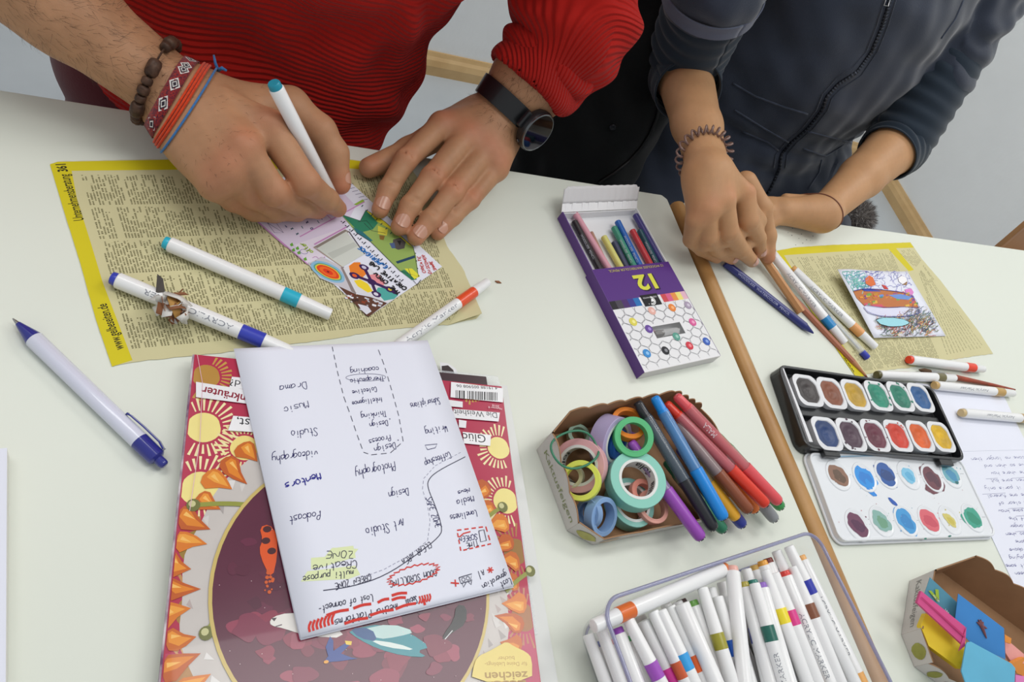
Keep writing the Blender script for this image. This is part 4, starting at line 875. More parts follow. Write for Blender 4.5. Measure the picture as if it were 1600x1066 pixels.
cdeco([(540, 985), (600, 975), (640, 990), (672, 1012), (650, 1018), (668, 1028), (630, 1026), (590, 1015), (560, 1000)], '2c8c98', 1)
cdeco([(560, 985), (610, 975), (650, 988), (620, 996), (590, 1000)], 'bcd8d4', 1); cdeco([(575, 1000), (620, 1006), (652, 1018), (600, 1012)], 'dce8e2', 1); cdeco([(545, 982), (580, 982), (590, 1004), (560, 998)], '1d4f86', 1)
cdeco([(712, 945), (728, 948), (728, 975), (705, 990), (690, 1002), (692, 992), (708, 970)], '17181d', 1); pr.line([(706, 986), (694, 1000)], .0006, 'd8d8da')
cdeco([(515, 995), (520, 1002), (520, 1018), (532, 1010), (542, 1004), (546, 1008), (532, 1022), (548, 1028), (558, 1030), (530, 1034), (505, 1036), (512, 1026), (508, 1012)], '23438f', 0)   # small bird
pr.ell(509, 1035, .0016, .001, 0, 'e8a032', 10); cdeco([(538, 1002), (549, 1003), (548, 1009), (540, 1008)], 'e9c84a', 0)
k0 = pr.k
for i in range(60):                                           # stars
    pr.k = k0; a = rnd.uniform(0, 6.28); r_ = RY * .8 * math.sqrt(rnd.random()); cpoly([(cc[0] + math.cos(a) * r_ + dx, cc[1] + math.sin(a) * r_ + dy) for dx, dy in ((-.0003, 0), (0, -.0003), (.0003, 0), (0, .0003))], 'e7c9cf')
# printed captions on the cover
pr.poly([(362, 590), (440, 598), (440, 616), (358, 607)], 'ecebee'); pr.type('nd?', (386, 598), (360, 594), 12, '33333a')
pr.poly([(306, 598), (400, 613), (400, 634), (306, 622)], 'ecebee'); pr.type('nkräuter', (384, 619), (316, 605), 14, '8e1f38', .02)
pr.poly([(364, 651), (420, 656), (420, 678), (356, 674)], 'f1f0f2'); pr.type('st,', (390, 656), (370, 654), 16, '222228')
pr.poly([(704, 598), (785, 608), (785, 630), (703, 622)], 'f0f0f2')
x_ = 711.0
rb = random.Random(4)
while x_ < 776:
    if not 723 < x_ < 729:
        w_ = rb.choice((.9, .9, 1.6, 2.2)); yb = 623 + (x_ - 711) * .055; pr.poly([(x_, yb - 12), (x_ + w_, yb - 12), (x_ + w_, yb + 1), (x_, yb + 1)], '15151a'); x_ += w_
    x_ += rb.choice((.9, 1.3, 1.8))
pr.type('4 19188 005908 06', (776, 606), (712, 602), 5, '15151a')
pr.poly([(700, 626), (722, 629), (722, 638), (700, 636)], 'ecebee'); pr.type('E', (712, 629), (706, 628), 7, '333')  if False else None
pr.poly([(704, 627), (712, 628), (711, 637), (703, 636)], 'ecebee')
pr.poly([(708, 640), (780, 646), (778, 660), (706, 654)], 'ecebee'); pr.type('Die Weisheit', (775, 646), (708, 641), 10, '33333a')
pr.type('2018', (779, 635), (768, 633), 4, 'f2d6da'); pr.type('Nummer 8', (783, 639), (762, 636), 3.5, 'f2d6da')
pr.poly([(716, 657), (728, 659), (727, 670), (716, 669)], 'ecebee')
pr.poly([(722, 676), (766, 681), (765, 698), (724, 694)], 'f1f0f2'); pr.type('Glüc', (757, 681), (722, 678), 14, '222228')
lx = [(735, 1066), (740, 1035), (748, 1025), (760, 1020), (778, 1010), (790, 1003), (802, 1011), (822, 1020), (830, 1030), (830, 1066)]
cdeco(lx, 'e5cf72', 1); pr.type('zeichen', (823, 1050), (756, 1052), 12, 'a8843a', .02); pr.type('für Deine Lieblings-', (822, 1035), (756, 1036), 6, 'b2883a'); pr.type('bücher', (802, 1026), (776, 1027), 6, 'b2883a'); pr.type('Lese', (820, 1064), (770, 1065), 12, 'a8843a', .02)
pr.line([(308, 556), (316, 600), (312, 690), (296, 800)], .0004, 'e2b8c2')
pr.build('cover_print', MATS['gloss_print'], t)
# --- A5 hand-written notes
zN = .0185
fr, nw, nh = fit([(365, 545), (668, 532), (803, 916), (470, 998)], zN)
t = thing('note_pad', 'folded white sheets with blue handwriting and red doodles lying on the magazine', 'notes', fr(nw / 2, nh / 2))
pq = [P(365, 545, zN), P(668, 532, zN), P(803, 915, zN), P(470, 997, zN)]
def zn(x, y):
    q = Vector((x, y, 0)) - Vector((pq[0].x, pq[0].y, 0)); v = min(1, max(0, q.dot(fr.y) / nh)); return zM + .0010 + .0045 * v ** .7
pq = [Print(zn).w(*p) for p in ((365, 545), (668, 532), (803, 915), (470, 997))]
for k_, (dz, sh) in enumerate(((0, 0), (-.0016, .0012), (-.0032, .0003))):
    def fn(u, v, dz=dz, sh=sh):
        p = pq[0].lerp(pq[1], u).lerp(pq[3].lerp(pq[2], u), v); q = p + fr.y * (sh * v); return Vector((q.x, q.y, max(zM + .0002 * (3 - k_), zn(p.x, p.y) + dz * v)))
    b = MB(); b.grid(fn, 6, 48); o = b.build('sheet', MATS['paper'], t, smooth=True, thick=.0002)
pr = Print(lambda x, y: zn(x, y) + .00016); BI = '2b2a5e'; BK = '32324a'; RD = 'd1382f'
for p_ in ([(508, 885), (548, 873), (560, 858), (520, 856), (512, 870), (486, 872), (486, 890)], [(480, 893), (555, 884), (563, 898), (545, 905), (470, 909)], [(518, 857), (552, 853), (556, 872), (500, 880)]): pr.poly(p_, 'dde6b4')
HW = [('Drama', (478, 597), (435, 604), 10), ('Music', (481, 627), (441, 637), 11), ('Studio', (495, 668), (453, 675), 11), ('videography', (496, 703), (424, 714), 11), ('Podcast', (500, 799), (450, 807), 11),
 ('coaching', (591, 573), (546, 578), 8), ('Therapeutic', (599, 588), (546, 593), 7), ('Colective', (588, 605), (549, 611), 7), ('Intelligence', (597, 621), (549, 628), 7), ('Thinking', (603, 642), (563, 648), 8), ('Design', (605, 657), (576, 662), 8),
 ('Process', (609, 680), (575, 688), 8), ('Design', (617, 692), (583, 700), 9), ('Photography', (616, 722), (554, 736), 12), ('Design', (637, 763), (606, 770), 10), ('Art Studio', (630, 811), (570, 827), 12), ('Subscriptions', (686, 622), (640, 631), 9), ('Writing', (697, 664), (663, 672), 10),
 ('Coffeeshop', (702, 706), (662, 722), 9), ('Media', (739, 775), (712, 783), 9), ('News', (733, 763), (714, 768), 6), ('Loneliness', (744, 797), (702, 806), 9), ('TIME', (746, 844), (727, 850), 7), ('SCREEN', (745, 834), (716, 840), 7), ('AI', (755, 889), (744, 894), 10), ('Lost', (797, 903), (780, 911), 9),
 ('generation', (790, 893), (752, 915), 8), ('Lost of connect-', (582, 929), (496, 948), 9), ('GREEN ZONE', (579, 897), (522, 912), 8), ('CLEAR AREA', (671, 846), (626, 876), 8), ('SAFE ZONE', (665, 778), (681, 826), 8), ('ZONE', (553, 861), (508, 862), 9), ('CReative', (557, 875), (487, 884), 10), ('multi purpose', (552, 891), (472, 901), 9),
 ('DOOM SCROLLING', (681, 890), (608, 908), 8), ('Social', (650, 931), (632, 938), 9), ('media', (620, 943), (587, 953), 9), ('Platforms', (580, 953), (521, 970), 10)]
for s_, a_, b_, h_ in HW: pr.hand(s_, a_, b_, h_ * 1.22, BI if a_[1] < 840 else BK, .00052)
pr.hand('Mentors', (500, 739), (443, 756), 13, '2a2a8c', .0008)
pr.line([(505, 923), (550, 917), (600, 901), (650, 868), (688, 838), (691, 824), (680, 790), (669, 765), (668, 751), (682, 737), (727, 714)], .0006, BK, smooth=2)
pr.line([(560, 905), (600, 890), (640, 868), (668, 845), (672, 815), (668, 790), (660, 765), (662, 748), (680, 728), (722, 706)], .0003, '7a7a94', dash=.0035)
pr.line([(519, 542), (527, 580), (537, 620), (548, 650), (558, 680), (568, 707), (580, 711), (610, 708), (630, 690), (623, 650), (612, 610), (600, 570), (589, 541)], .0005, BK, dash=.006)
pr.ring(572, 590, .016, .0032, .3 - .3, .0003, BI)
pr.line([(668, 703), (680, 700), (683, 694), (664, 696), (668, 703)], .0005, BI)
for p_ in ((500, 800), (596, 625), (609, 655), (622, 688)): pr.ell(*p_, .0005, None, 0, BI, 8)
pr.line([(714, 829), (759, 823), (767, 850), (720, 861)], .0010, RD, closed=True, dash=.005)
pr.line([(748, 830), (756, 828), (760, 845), (751, 847)], .0006, BK, closed=True)
st = []
for i in range(44):
    a = 2 * math.pi * i / 44; k = 1.0 if i % 2 else .84; x = math.cos(a) * 42 * k; y = math.sin(a) * 15 * k; st.append((646 + x - y * .1, 898 + y - x * .24))
pr.line(st, .0009, RD, closed=True)
for a_, b_ in (((510, 962), (545, 953)), ((552, 951), (580, 944)), ((538, 975), (575, 966)), ((578, 962), (615, 953)), ((618, 952), (650, 943)), ((590, 942), (608, 936)), ((612, 931), (636, 927)), ((612, 938), (634, 934)), ((660, 936), (664, 946))):
    pr.line([a_, ((a_[0] + b_[0]) / 2, (a_[1] + b_[1]) / 2 - 2), b_], .0018, RD, smooth=1)
for i in range(5): pr.line([(654 + i * 4, 944 - i), (657 + i * 4, 938 - i), (655 + i * 4, 932 - i)], .0012, RD, smooth=1)
for i in range(7): pr.line([(484 + i * 6, 988 - i * 2), (482 + i * 6, 980 - i * 2), (486 + i * 6, 971 - i * 2)], .0015, RD, smooth=1)
pr.line([(717, 840), (724, 834), (735, 831)], .0009, RD)
for a_ in (0, 1.05, 2.1): pr.line([(766 + 5 * math.cos(a_), 891 + 5 * math.sin(a_)), (766 - 5 * math.cos(a_), 891 - 5 * math.sin(a_))], .0009, RD)
pr.line([(704, 911), (717, 912)], .0010, RD); pr.line([(711, 906), (712, 917)], .0010, RD)
pr.line([(717, 903), (737, 897), (735, 908), (720, 912)], .0006, BK, closed=True); pr.line([(722, 912), (724, 918), (728, 911)], .0005, BK); pr.line([(731, 909), (736, 914), (737, 906)], .0005, BK); pr.ring(724, 906, .0013, .0013, 0, .0004, BK, 12); pr.ring(731, 904, .0013, .0013, 0, .0004, BK, 12)
pr.build('handwriting', MATS['ink'], t)
# --- white notebook at the left frame edge
t = thing('notebook', 'white notebook at the left edge of the photo, mostly cut off', 'notebook', P(-60, 880))
c_ = [P(11, 700, .012), P(9, 1066, .012), P(5, 1150, .012)]; d_ = (c_[1] - c_[0]).normalized(); n_ = Vector((d_.y, -d_.x, 0)); A = c_[0]; q = [A, A + d_ * .25, A + d_ * .25 + n_ * .18, A + n_ * .18]
if (A + n_ * .1 - CAM).dot(CR) > (A - CAM).dot(CR): n_ = -n_; q = [A, A + d_ * .25, A + d_ * .25 + n_ * .18, A + n_ * .18]
b = MB(); b.prism([(p.x, p.y) for p in q], .0002, .0115); b.build('page_block', MATS['paper_warm'], t); b = MB(); b.prism([(p.x, p.y) for p in q], .0115, .012); b.build('cover', MATS['paper'], t)
# ------------------------------------------------------------------ picture cards
def zc1(x, y): return .0016
t = thing('postcard', 'hand-drawn collage postcard with green leaf and orange shapes under the writing hand', 'card', P(560, 400))
q = [(577, 495), (690, 418), (540, 280), (508, 256), (362, 306)]
b = MB(); b.prism([(P(*p).x, P(*p).y) for p in q], .0010, .0014); b.build('card', MATS['paper'], t)
pr = Print(.0014); Z5 = lambda x, y: (480 + x / 5.075, 290 + y / 5.075); Z6 = lambda x, y: (360 + x / 3.552, 240 + y / 3.552)
def P5(pts, c): pr.poly([Z5(*p) for p in pts], c)
pr.poly([(366, 308), (500, 262), (556, 322), (536, 360), (481, 412), (391, 337)], 'dccfe4')
P5([(-100, 470), (300, 330), (440, 560), (120, 565), (0, 615)], 'e6dcea')
for a_, b_, w_ in ((Z6(-10, 240), Z6(430, 615), .0011), (Z6(430, 615), Z6(525, 575), .0011), (Z6(385, 462), Z6(745, 268), .0011), (Z6(465, 505), Z6(650, 405), .0014), (Z6(110, 345), Z6(190, 325), .0009), (Z6(310, 520), Z6(150, 380), .0006), (Z6(525, 330), Z6(560, 365), .0008)): pr.line([a_, b_], w_, 'c68cc0')
for p_ in ([(205, 385), (250, 380), (295, 440), (245, 440)], [(150, 300), (180, 290), (205, 325), (165, 332)]): pr.line([Z6(*p) for p in p_], .0004, '6d6488', closed=True)
pr.line([Z6(205, 385), Z6(295, 440)], .0004, '6d6488')
for x, y in ((285, 365), (310, 395), (345, 410), (375, 440), (335, 340), (370, 365), (400, 400), (430, 375), (455, 410), (490, 370), (505, 350), (440, 345)):
    pr.hand(rnd.choice('1oI0xz'), Z6(x, y), Z6(x - 16, y + 8), 5, rnd.choice(['2d3d7a', '265a6a', '3b3a6a']), .0007)
for x, y in ((340, 505), (350, 535), (380, 550), (415, 585), (372, 525)): P_ = Z6(x, y); pr.poly([(P_[0] - 3, P_[1]), (P_[0] + 1, P_[1] - 3), (P_[0] + 3, P_[1] + 2), (P_[0] - 1, P_[1] + 3)], '6aa83c')
pr.ring(*Z6(408, 545), .0032, .0024, 0, .0004, '6a62a0', 16); pr.hand('otter', Z6(460, 545), Z6(395, 490), 8, 'a3c03c', .0009)
pr.line([Z6(455, 580), Z6(475, 570), Z6(488, 585), Z6(505, 575)], .0005, 'b46cb0', smooth=1)
for k_ in range(6): pr.line([Z6(640 + k_ * 18, 180 + k_ * 16), Z6(672 + k_ * 18, 165 + k_ * 16 + 8)], .0005, '7c7a92')
P5([(370, 150), (440, 110), (455, 125), (390, 158)], '9cbf4c')
# collage at the lower left
P5([(5, 620), (120, 565), (280, 650), (385, 862), (250, 800), (100, 735)], 'c9c4cb')
P5([(20, 625), (70, 595), (110, 640), (90, 690)], '9a5a3a')
cx_, cy_ = Z5(165, 685)
for rx, ry, c_ in ((.0150, .0090, '8ab8d6'), (.0125, .0070, '5aa08c'), (.0112, .0060, 'e0c83a'), (.0100, .0052, 'e0461f'), (.0075, .0038, 'ec6a22'), (.0045, .0022, 'dd3a1c'), (.0012, .0008, '7a1c10')): pr.ell(cx_, cy_, rx, ry, -.55, c_, 30, .04, 3)
P5([(265, 650), (290, 645), (390, 850), (385, 862), (350, 840)], '8c7f7c')
P5([(285, 655), (400, 600), (500, 660), (720, 870), (640, 935), (500, 880), (385, 850)], 'dcdbe0')
P5([(330, 640), (370, 610), (420, 610), (430, 650), (480, 690), (440, 730), (380, 700), (340, 690)], 'e8822a')
P5([(490, 710), (560, 700), (620, 770), (600, 800), (530, 780), (500, 740)], 'e58f96'); P5([(370, 755), (420, 745), (480, 780), (520, 840), (480, 850), (400, 800)], 'efd22e')
P5([(560, 810), (620, 810), (720, 870), (690, 900), (610, 915), (570, 870), (545, 840)], '4fa8a0')
for x, y, r_ in ((375, 715, .0045), (510, 765, .0042), (450, 650, .0042), (548, 862, .0042), (655, 825, .0042), (690, 845, .003)): pr.ell(*Z5(x, y), r_, r_ * .75, -.5, '3a1c54', 20, .1)
for a_, b_ in (((375, 715), (510, 765)), ((450, 650), (510, 765)), ((510, 765), (548, 862)), ((510, 765), (655, 825))): pr.line([Z5(*a_), Z5(*b_)], .0028, '3a1c54')
pr.ell(*Z5(375, 715), .0022, .0016, -.5, 'e05a2a', 14); pr.ell(*Z5(450, 650), .0022, .0016, -.5, 'c8c4dc', 14); pr.ell(*Z5(545, 862), .0022, .0016, -.5, 'd8d4e4', 14); pr.ell(*Z5(655, 825), .0018, .0013, -.5, 'e8c83a', 14)
P5([(250, 800), (385, 862), (500, 885), (635, 935), (575, 975), (490, 1040), (470, 1035), (360, 920)], '5e3a2c')
for i in range(34):
    x = rnd.uniform(290, 590); y = 830 + (x - 270) * .28 + rnd.uniform(0, 110) * (1 - abs(x - 420) / 260); s_ = rnd.uniform(8, 30)
    P5([(x, y), (x + s_, y + s_ * .3), (x + s_ * .8, y + s_ * .8), (x - s_ * .2, y + s_ * .5)], rnd.choice(['8e3f22', 'd9d7dc', '3c2420', 'b77b3a', 'c9ccd6', '7a2c1c', 'e2e2e8']))
P5([(400, 940), (480, 960), (510, 1000), (470, 1025), (430, 990)], 'd9d9e2')
P5([(50, 490), (300, 350), (335, 368), (100, 500)], '8d8279'); P5([(75, 500), (310, 365), (455, 545), (280, 648)], 'cfd3cb'); P5([(160, 540), (370, 450), (400, 480), (200, 585)], 'bfc3bb'); pr.line([Z5(330, 365), Z5(455, 545)], .0009, '3f3438'); pr.line([Z5(50, 490), Z5(275, 645)], .0007, 'b49a84')
# leaf
P5([(270, 232), (420, 282), (465, 195), (510, 220), (610, 285), (840, 490), (862, 560), (882, 725), (830, 750), (735, 680), (500, 445), (390, 375)], '93ad5c')
P5([(270, 232), (420, 282), (465, 195), (560, 300), (520, 350), (440, 370), (380, 340)], '2e7d5e'); P5([(360, 330), (440, 370), (520, 440), (500, 445), (390, 375)], '2b6f78')
P5([(465, 200), (500, 215), (610, 285), (840, 490), (800, 470), (660, 350), (560, 290)], 'dcd23a'); P5([(560, 320), (640, 350), (630, 400), (560, 385)], 'd6cf4a'); P5([(570, 395), (615, 400), (605, 435), (575, 430)], '8a6a32')
P5([(680, 430), (740, 415), (780, 450), (770, 500), (720, 512), (675, 490)], '57504e'); P5([(650, 460), (690, 455), (700, 500), (670, 500)], '4d5f88'); P5([(710, 440), (745, 440), (735, 480)], '2c2828')
P5([(700, 605), (850, 555), (855, 575), (715, 622)], '23455e'); P5([(735, 680), (770, 670), (870, 745), (830, 752)], '2b7a56'); P5([(770, 660), (830, 660), (895, 720), (850, 745)], 'e2dc3c')
for a_ in ([(270, 232), (420, 282), (465, 195), (610, 285), (840, 490), (882, 725), (735, 680), (500, 445), (390, 375)], [(400, 290), (470, 280), (520, 340)], [(800, 660), (830, 740)], [(450, 300), (510, 360), (620, 380)]): pr.line([Z5(*p) for p in a_], .0005, '2a2f30')
for i in range(15):
    x, y = 300 + i * 33, 285 + i * 33; pr.line([Z5(x, y), Z5(x - 20, y + 16)], .0008, '252536'); pr.ell(*Z5(x - 28, y + 2), .0006, None, 0, '252536', 8)
for i in range(12): x, y = 430 + i * 38, 170 + i * 36; pr.line([Z5(x, y), Z5(x + 12, y - 14)], .0007, '2a3a50') if i < 7 else pr.ell(*Z5(850 + (i - 7) * 8, 480 + (i - 7) * 60), .0006, None, 0, '252536', 8)
pr.line([Z5(840, 755), Z5(870, 790), Z5(900, 750)], .0006, '252536')
pr.hand('EXPERIENCE', Z5(640, 645), Z5(418, 480), 7, '2474c4', .0011, .2); pr.hand('CREATIVE LAB', Z5(790, 815), Z5(505, 602), 7, '2a2a2e', .0012, .2); pr.hand('THE CREW', Z5(742, 855), Z5(545, 685), 7, '2a2a2e', .0012, .2)
pr.hand('CREATE', Z5(940, 695), Z5(893, 560), 5, 'cc3a34', .0006, .2); pr.hand('DISCOVER', Z5(985, 700), Z5(932, 552), 5, 'cc3a34', .0006, .2); pr.hand('SHARE', Z5(1026, 672), Z5(985, 600), 5, 'cc3a34', .0006, .2)
pr.build('drawing', MATS['print'], t)
# second card
ca, cb_, cd_ = P(1309, 421), P(1418, 424), P(1378, 527); eu = (cb_ - ca)
def zc2(x, y):
    u = max(0, min(1, (Vector((x, y, 0)) - ca).dot(eu) / eu.dot(eu))); v = max(0, min(1, (Vector((x, y, 0)) - ca).dot(cd_ - ca) / (cd_ - ca).dot(cd_ - ca)))
    return .0016 + .011 * (1 - u) ** 1.6 * (1 - v) + .003 * (1 - u)
t = thing('picture_card', 'curled crayon drawing of a stacked dish on the right directory page', 'card', P(1395, 475))
pc = Print(lambda x, y: zc2(x, y) + .0004); q = [pc.w(*p) for p in ((1309, 421), (1418, 424), (1478, 525), (1366, 528))]
b = MB(); b.grid(lambda u, v: (lambda p: Vector((p.x, p.y, zc2(p.x, p.y) + .0001)))(q[0].lerp(q[1], u).lerp(q[3].lerp(q[2], u), v)), 12, 12); b.build('card', MATS['paper'], t, smooth=True, thick=.0003)
Z8 = lambda x, y: (1290 + x / 6.662, 400 + y / 6.662); pc.k = 8
def P8(pts, c):                              # coarse strips so the print follows the curl
    pc.poly([Z8(*p) for p in pts], c)
def scr(x0, x1, y0, y1, n, cols, w_=.0005, l=45, sk=.6):
    for _ in range(n):
        x = rnd.uniform(x0, x1); y = rnd.uniform(y0, y1); xx = x + (y - 160) * sk; a = rnd.uniform(0, 6.28); pts = []
        for i in range(5): pts.append(Z8(min(max(xx, 150 + (y - 140) * .60), 835 + (y - 160) * .585), min(max(y, 160), 838))); a += rnd.uniform(-1.6, 1.6); xx += math.cos(a) * l / 2; y += math.sin(a) * l / 2
        pc.line(pts, w_, rnd.choice(cols), smooth=1)
scr(140, 360, 165, 330, 60, ['5cae9e', '74c0b4', '4f9cb0', '8ac4c0'], .0010); scr(300, 800, 165, 340, 70, ['5d5fb4', '7a78c8', '4a58a8', 'a29adc'], .0005)
P8([(410, 240), (450, 205), (490, 225), (520, 300), (470, 320), (415, 290)], 'dd7038'); P8([(580, 300), (620, 310), (655, 350), (610, 345)], 'c8403c'); P8([(750, 230), (790, 205), (840, 230), (850, 270), (800, 300), (760, 270)], 'f2f0f2'); pc.line([Z8(*p) for p in ((750, 230), (790, 205), (840, 230), (850, 270), (800, 300), (760, 270))], .0006, '4a3a78', closed=True); P8([(790, 270), (850, 270), (840, 305), (800, 300)], 'a0763c')
P8([(820, 350), (890, 340), (915, 380), (900, 410), (840, 400)], 'dc86c8')
P8([(285, 370), (400, 340), (560, 350), (820, 380), (920, 440), (970, 545), (820, 530), (600, 545), (400, 520), (320, 440)], 'bf7440')
for i in range(70):
    x = rnd.uniform(330, 900); y = rnd.uniform(370, 520); x += (y - 370) * .2; s_ = rnd.uniform(15, 50)
    P8([(x, y), (x + s_, y - s_ * .3), (x + s_ * 1.2, y + s_ * .3), (x + s_ * .2, y + s_ * .5)], rnd.choice(['d87a30', 'e8943c', '5c9c78', '3f8a7c', 'd2586c', '6a8ed0', 'c8862c', '7aa24a', 'e0b04a', '8a4a9a']))
P8([(650, 410), (780, 400), (900, 430), (860, 460), (740, 450)], '6f93d4'); P8([(470, 510), (620, 505), (620, 540), (500, 535)], 'd4586a'); P8([(370, 345), (540, 345), (660, 375), (400, 370)], '3a4aa8')
P8([(390, 540), (420, 512), (600, 545), (800, 540), (985, 560), (980, 600), (860, 632), (600, 640), (440, 600)], 'dcdcf0')
scr(330, 900, 640, 835, 260, ['44484c', '3f6a54', 'c87a4a', 'e0c070', '5a5f8a', 'b8584a', '2f3a44', 'd8d8de', '88905a'], .0007, 45, .40)
scr(560, 800, 560, 700, 60, ['4a5a6a', '6a5f8a', '3f6a64', 'b09070'], .0006, 40, .60)
P8([(515, 670), (560, 650), (700, 652), (820, 670), (865, 705), (800, 735), (660, 742), (560, 715)], '9fd8e4')
for l_, w_, c_ in (([(515, 670), (560, 652), (700, 652), (820, 668), (868, 705), (800, 735), (660, 742), (560, 718)], .0013, '20242a'), ([(285, 370), (400, 345), (560, 355), (820, 385), (920, 440), (970, 548)], .0009, '3a48a4'), ([(390, 540), (440, 600), (600, 640), (860, 632), (980, 600), (990, 555)], .0007, '3d3f98'), ([(400, 520), (600, 545), (820, 535), (970, 545)], .0006, '4a3f88')): pc.line([Z8(*p) for p in l_], w_, c_, smooth=1)
pc.build('drawing', MATS['print'], t)
# --- letter sheets on the right
t = thing('letter', 'white letter sheets covered in blue handwriting at the right frame edge', 'letter', P(1570, 720))
A = P(1430, 598, .001); Bq = P(1568, 618, .001); d_ = (P(1600, 945, .001) - P(1553, 845, .001)).normalized(); L_ = .34
q = [A, Bq, P(1599, 684, .001), P(1599, 684, .001) + (P(1599, 684, .001) - Bq).normalized() * .02]
e1 = (Bq - A).normalized(); lo = P(1553, 845, .001); w2 = .21
q2 = [P(1484, 700, .001), P(1600, 683, .001) + e1 * .085]; bot = P(1600, 945, .001) + d_ * .05; q2 = [q2[0], q2[1], bot + e1 * .19, bot]
b = MB(); b.prism([(p.x, p.y) for p in q2][::-1], .0002, .0008); b.build('sheet', MATS['paper'], t)
b = MB(); b.prism([(p.x, p.y) for p in [A, Bq, P(1608, 703, .001), P(1484, 706, .001)]][::-1], .0009, .0012); b.build('sheet', MATS['paper'], t)
pr = Print(.0008); words = 'pour and come no longer then to pour i we so when and there training done where how reach what above then sore but come enjoying it paris only pour a bit some one funeral floods now been clear of their body with same know we of the with off the'.split(); wi = 0
y = 712
while y < 1010:
    x = 1640 + (y - 712) * .35; xl = 1512 + (y - 712) * .47
    if y > 850: xl = 1556 + (y - 850) * .45
    while x > xl + 14:
        wd_ = words[wi % len(words)]; wi += 1; n_ = len(wd_) * 4.3
        if x - n_ < xl: break
        if x - n_ < 1604: pr.hand(wd_, (x, y + (1640 - x) * .03), (x - n_, y + (1640 - x + n_) * .03), 5.8, '44438a', .00045)
        if rnd.random() < .16: pr.line([(x, y - 2 + (1640 - x) * .03), (x - n_ - 6, y - 1 + (1640 - x + n_) * .03)], .0003, '4b4a86')
        x -= n_ + 5
    y += 11.5 + (y - 700) * .006
pr.build('handwriting', MATS['ink'], t)
# ------------------------------------------------------------------ pens and markers
mat('white_plastic', 'eeeeee', .28, coat=.2); mat('steel_tip', 'a8a8a8', .3, 1); mat('clear_plastic', 'f2f6f8', .08, alpha=.30, spec=.6)
PC = {}
def plast(c, r_=.32): return mat('plastic_' + c, c, r_, coat=.15)
def cyl(t, name, m, A, X, prof, seg=18, **k): b = MB(); b.lathe(A, X, prof, seg, **k); return b.build(name, m, t, smooth=True, autosm=.7)
def marker(label, A, B, r_, col, band=(.70, .82), group=None, name='marker', cat='marker', plug=True, text=None, capr=.93, plugc=None, cap2=None, tcol='8c8f98', tup=1):
    """white barrel from A (plug end) to B (cap end)"""
    A = Vector(A); B = Vector(B); X = (B - A); L = X.length; X.normalize(); t = thing(name, label, cat, (A + B) / 2 - Vector((0, 0, r_)), group)
    p0 = .030 * L if plug else 0
    if plug: cyl(t, 'end_plug', plast(plugc or col), A, X, [(0, r_ * .72), (.0006, r_ * .8), (p0, r_ * .84)])
    cyl(t, 'barrel', MATS['white_plastic'], A, X, [(p0, r_ * .9), (p0 + .0007, r_), (band[0] * L, r_)])
    cyl(t, 'colour_band', plast(col), A, X, [(band[0] * L, r_), (band[0] * L + .0001, r_ * 1.02), (band[1] * L - .0001, r_ * 1.02), (band[1] * L, r_)])
    cyl(t, 'cap', MATS['white_plastic'], A, X, [(band[1] * L, r_ * .97), (band[1] * L + .0003, r_ * capr * 1.02), (L - .0012, r_ * capr * .9), (L - .0004, r_ * capr * .86), (L, r_ * capr * .74)])
    if text: wrap_text(t, text, A, X, r_, L, tcol)
    return t
def wrap_text(t, text, A, X, r_, L, col, flip=False, s0=None):
    txt, u0, u1, h = text; vs, fs = font(txt); x0 = min(v[0] for v in vs); x1 = max(v[0] for v in vs)
    V_ = (CAM - A).normalized(); N_ = (V_ - X * V_.dot(X)).normalized(); Y = X.cross(N_)      # side that faces up towards the lens side of the table
    a, c = (u0 * L, u1 * L); sx = (c - a) / (x1 - x0); b = MB(); out = []
    for v in vs:
        yy = (v[1] - .36) * h / .73; th = yy / r_
        out.append(A + X * (a + (v[0] - x0) * sx) + (N_ * math.cos(th) + (Y if c < a else -Y) * math.sin(th)) * (r_ + .00008))
    b.add(out, fs); b.build('lettering', mat('lettering_' + col, col, .6), t)
GM = 'loose acrylic markers on the tables'
def pp(px, py, z): return P(px, py, z)
r1 = .0060
marker('white marker with turquoise band lying across the left directory page', pp(256, 378, r1 + .001), pp(517, 492, r1 + .001), r1, '2db4cf', (.70, .80))
sh = marker('white marker with royal blue band, paper scraps stuck on it', pp(174, 434, r1 + .001), pp(458, 552, r1 + .003), r1, '3743b4', (.70, .83), text=('ACRYLIC MARKER', .66, .18, .0042))
marker('white marker with orange-red band, half under the handwritten notes', pp(612, 548, .0075), pp(762, 441, .0065), .0052, 'e8542c', (.66, .84), text=('Acrylic Marker', .10, .62, .0042), plug=False)
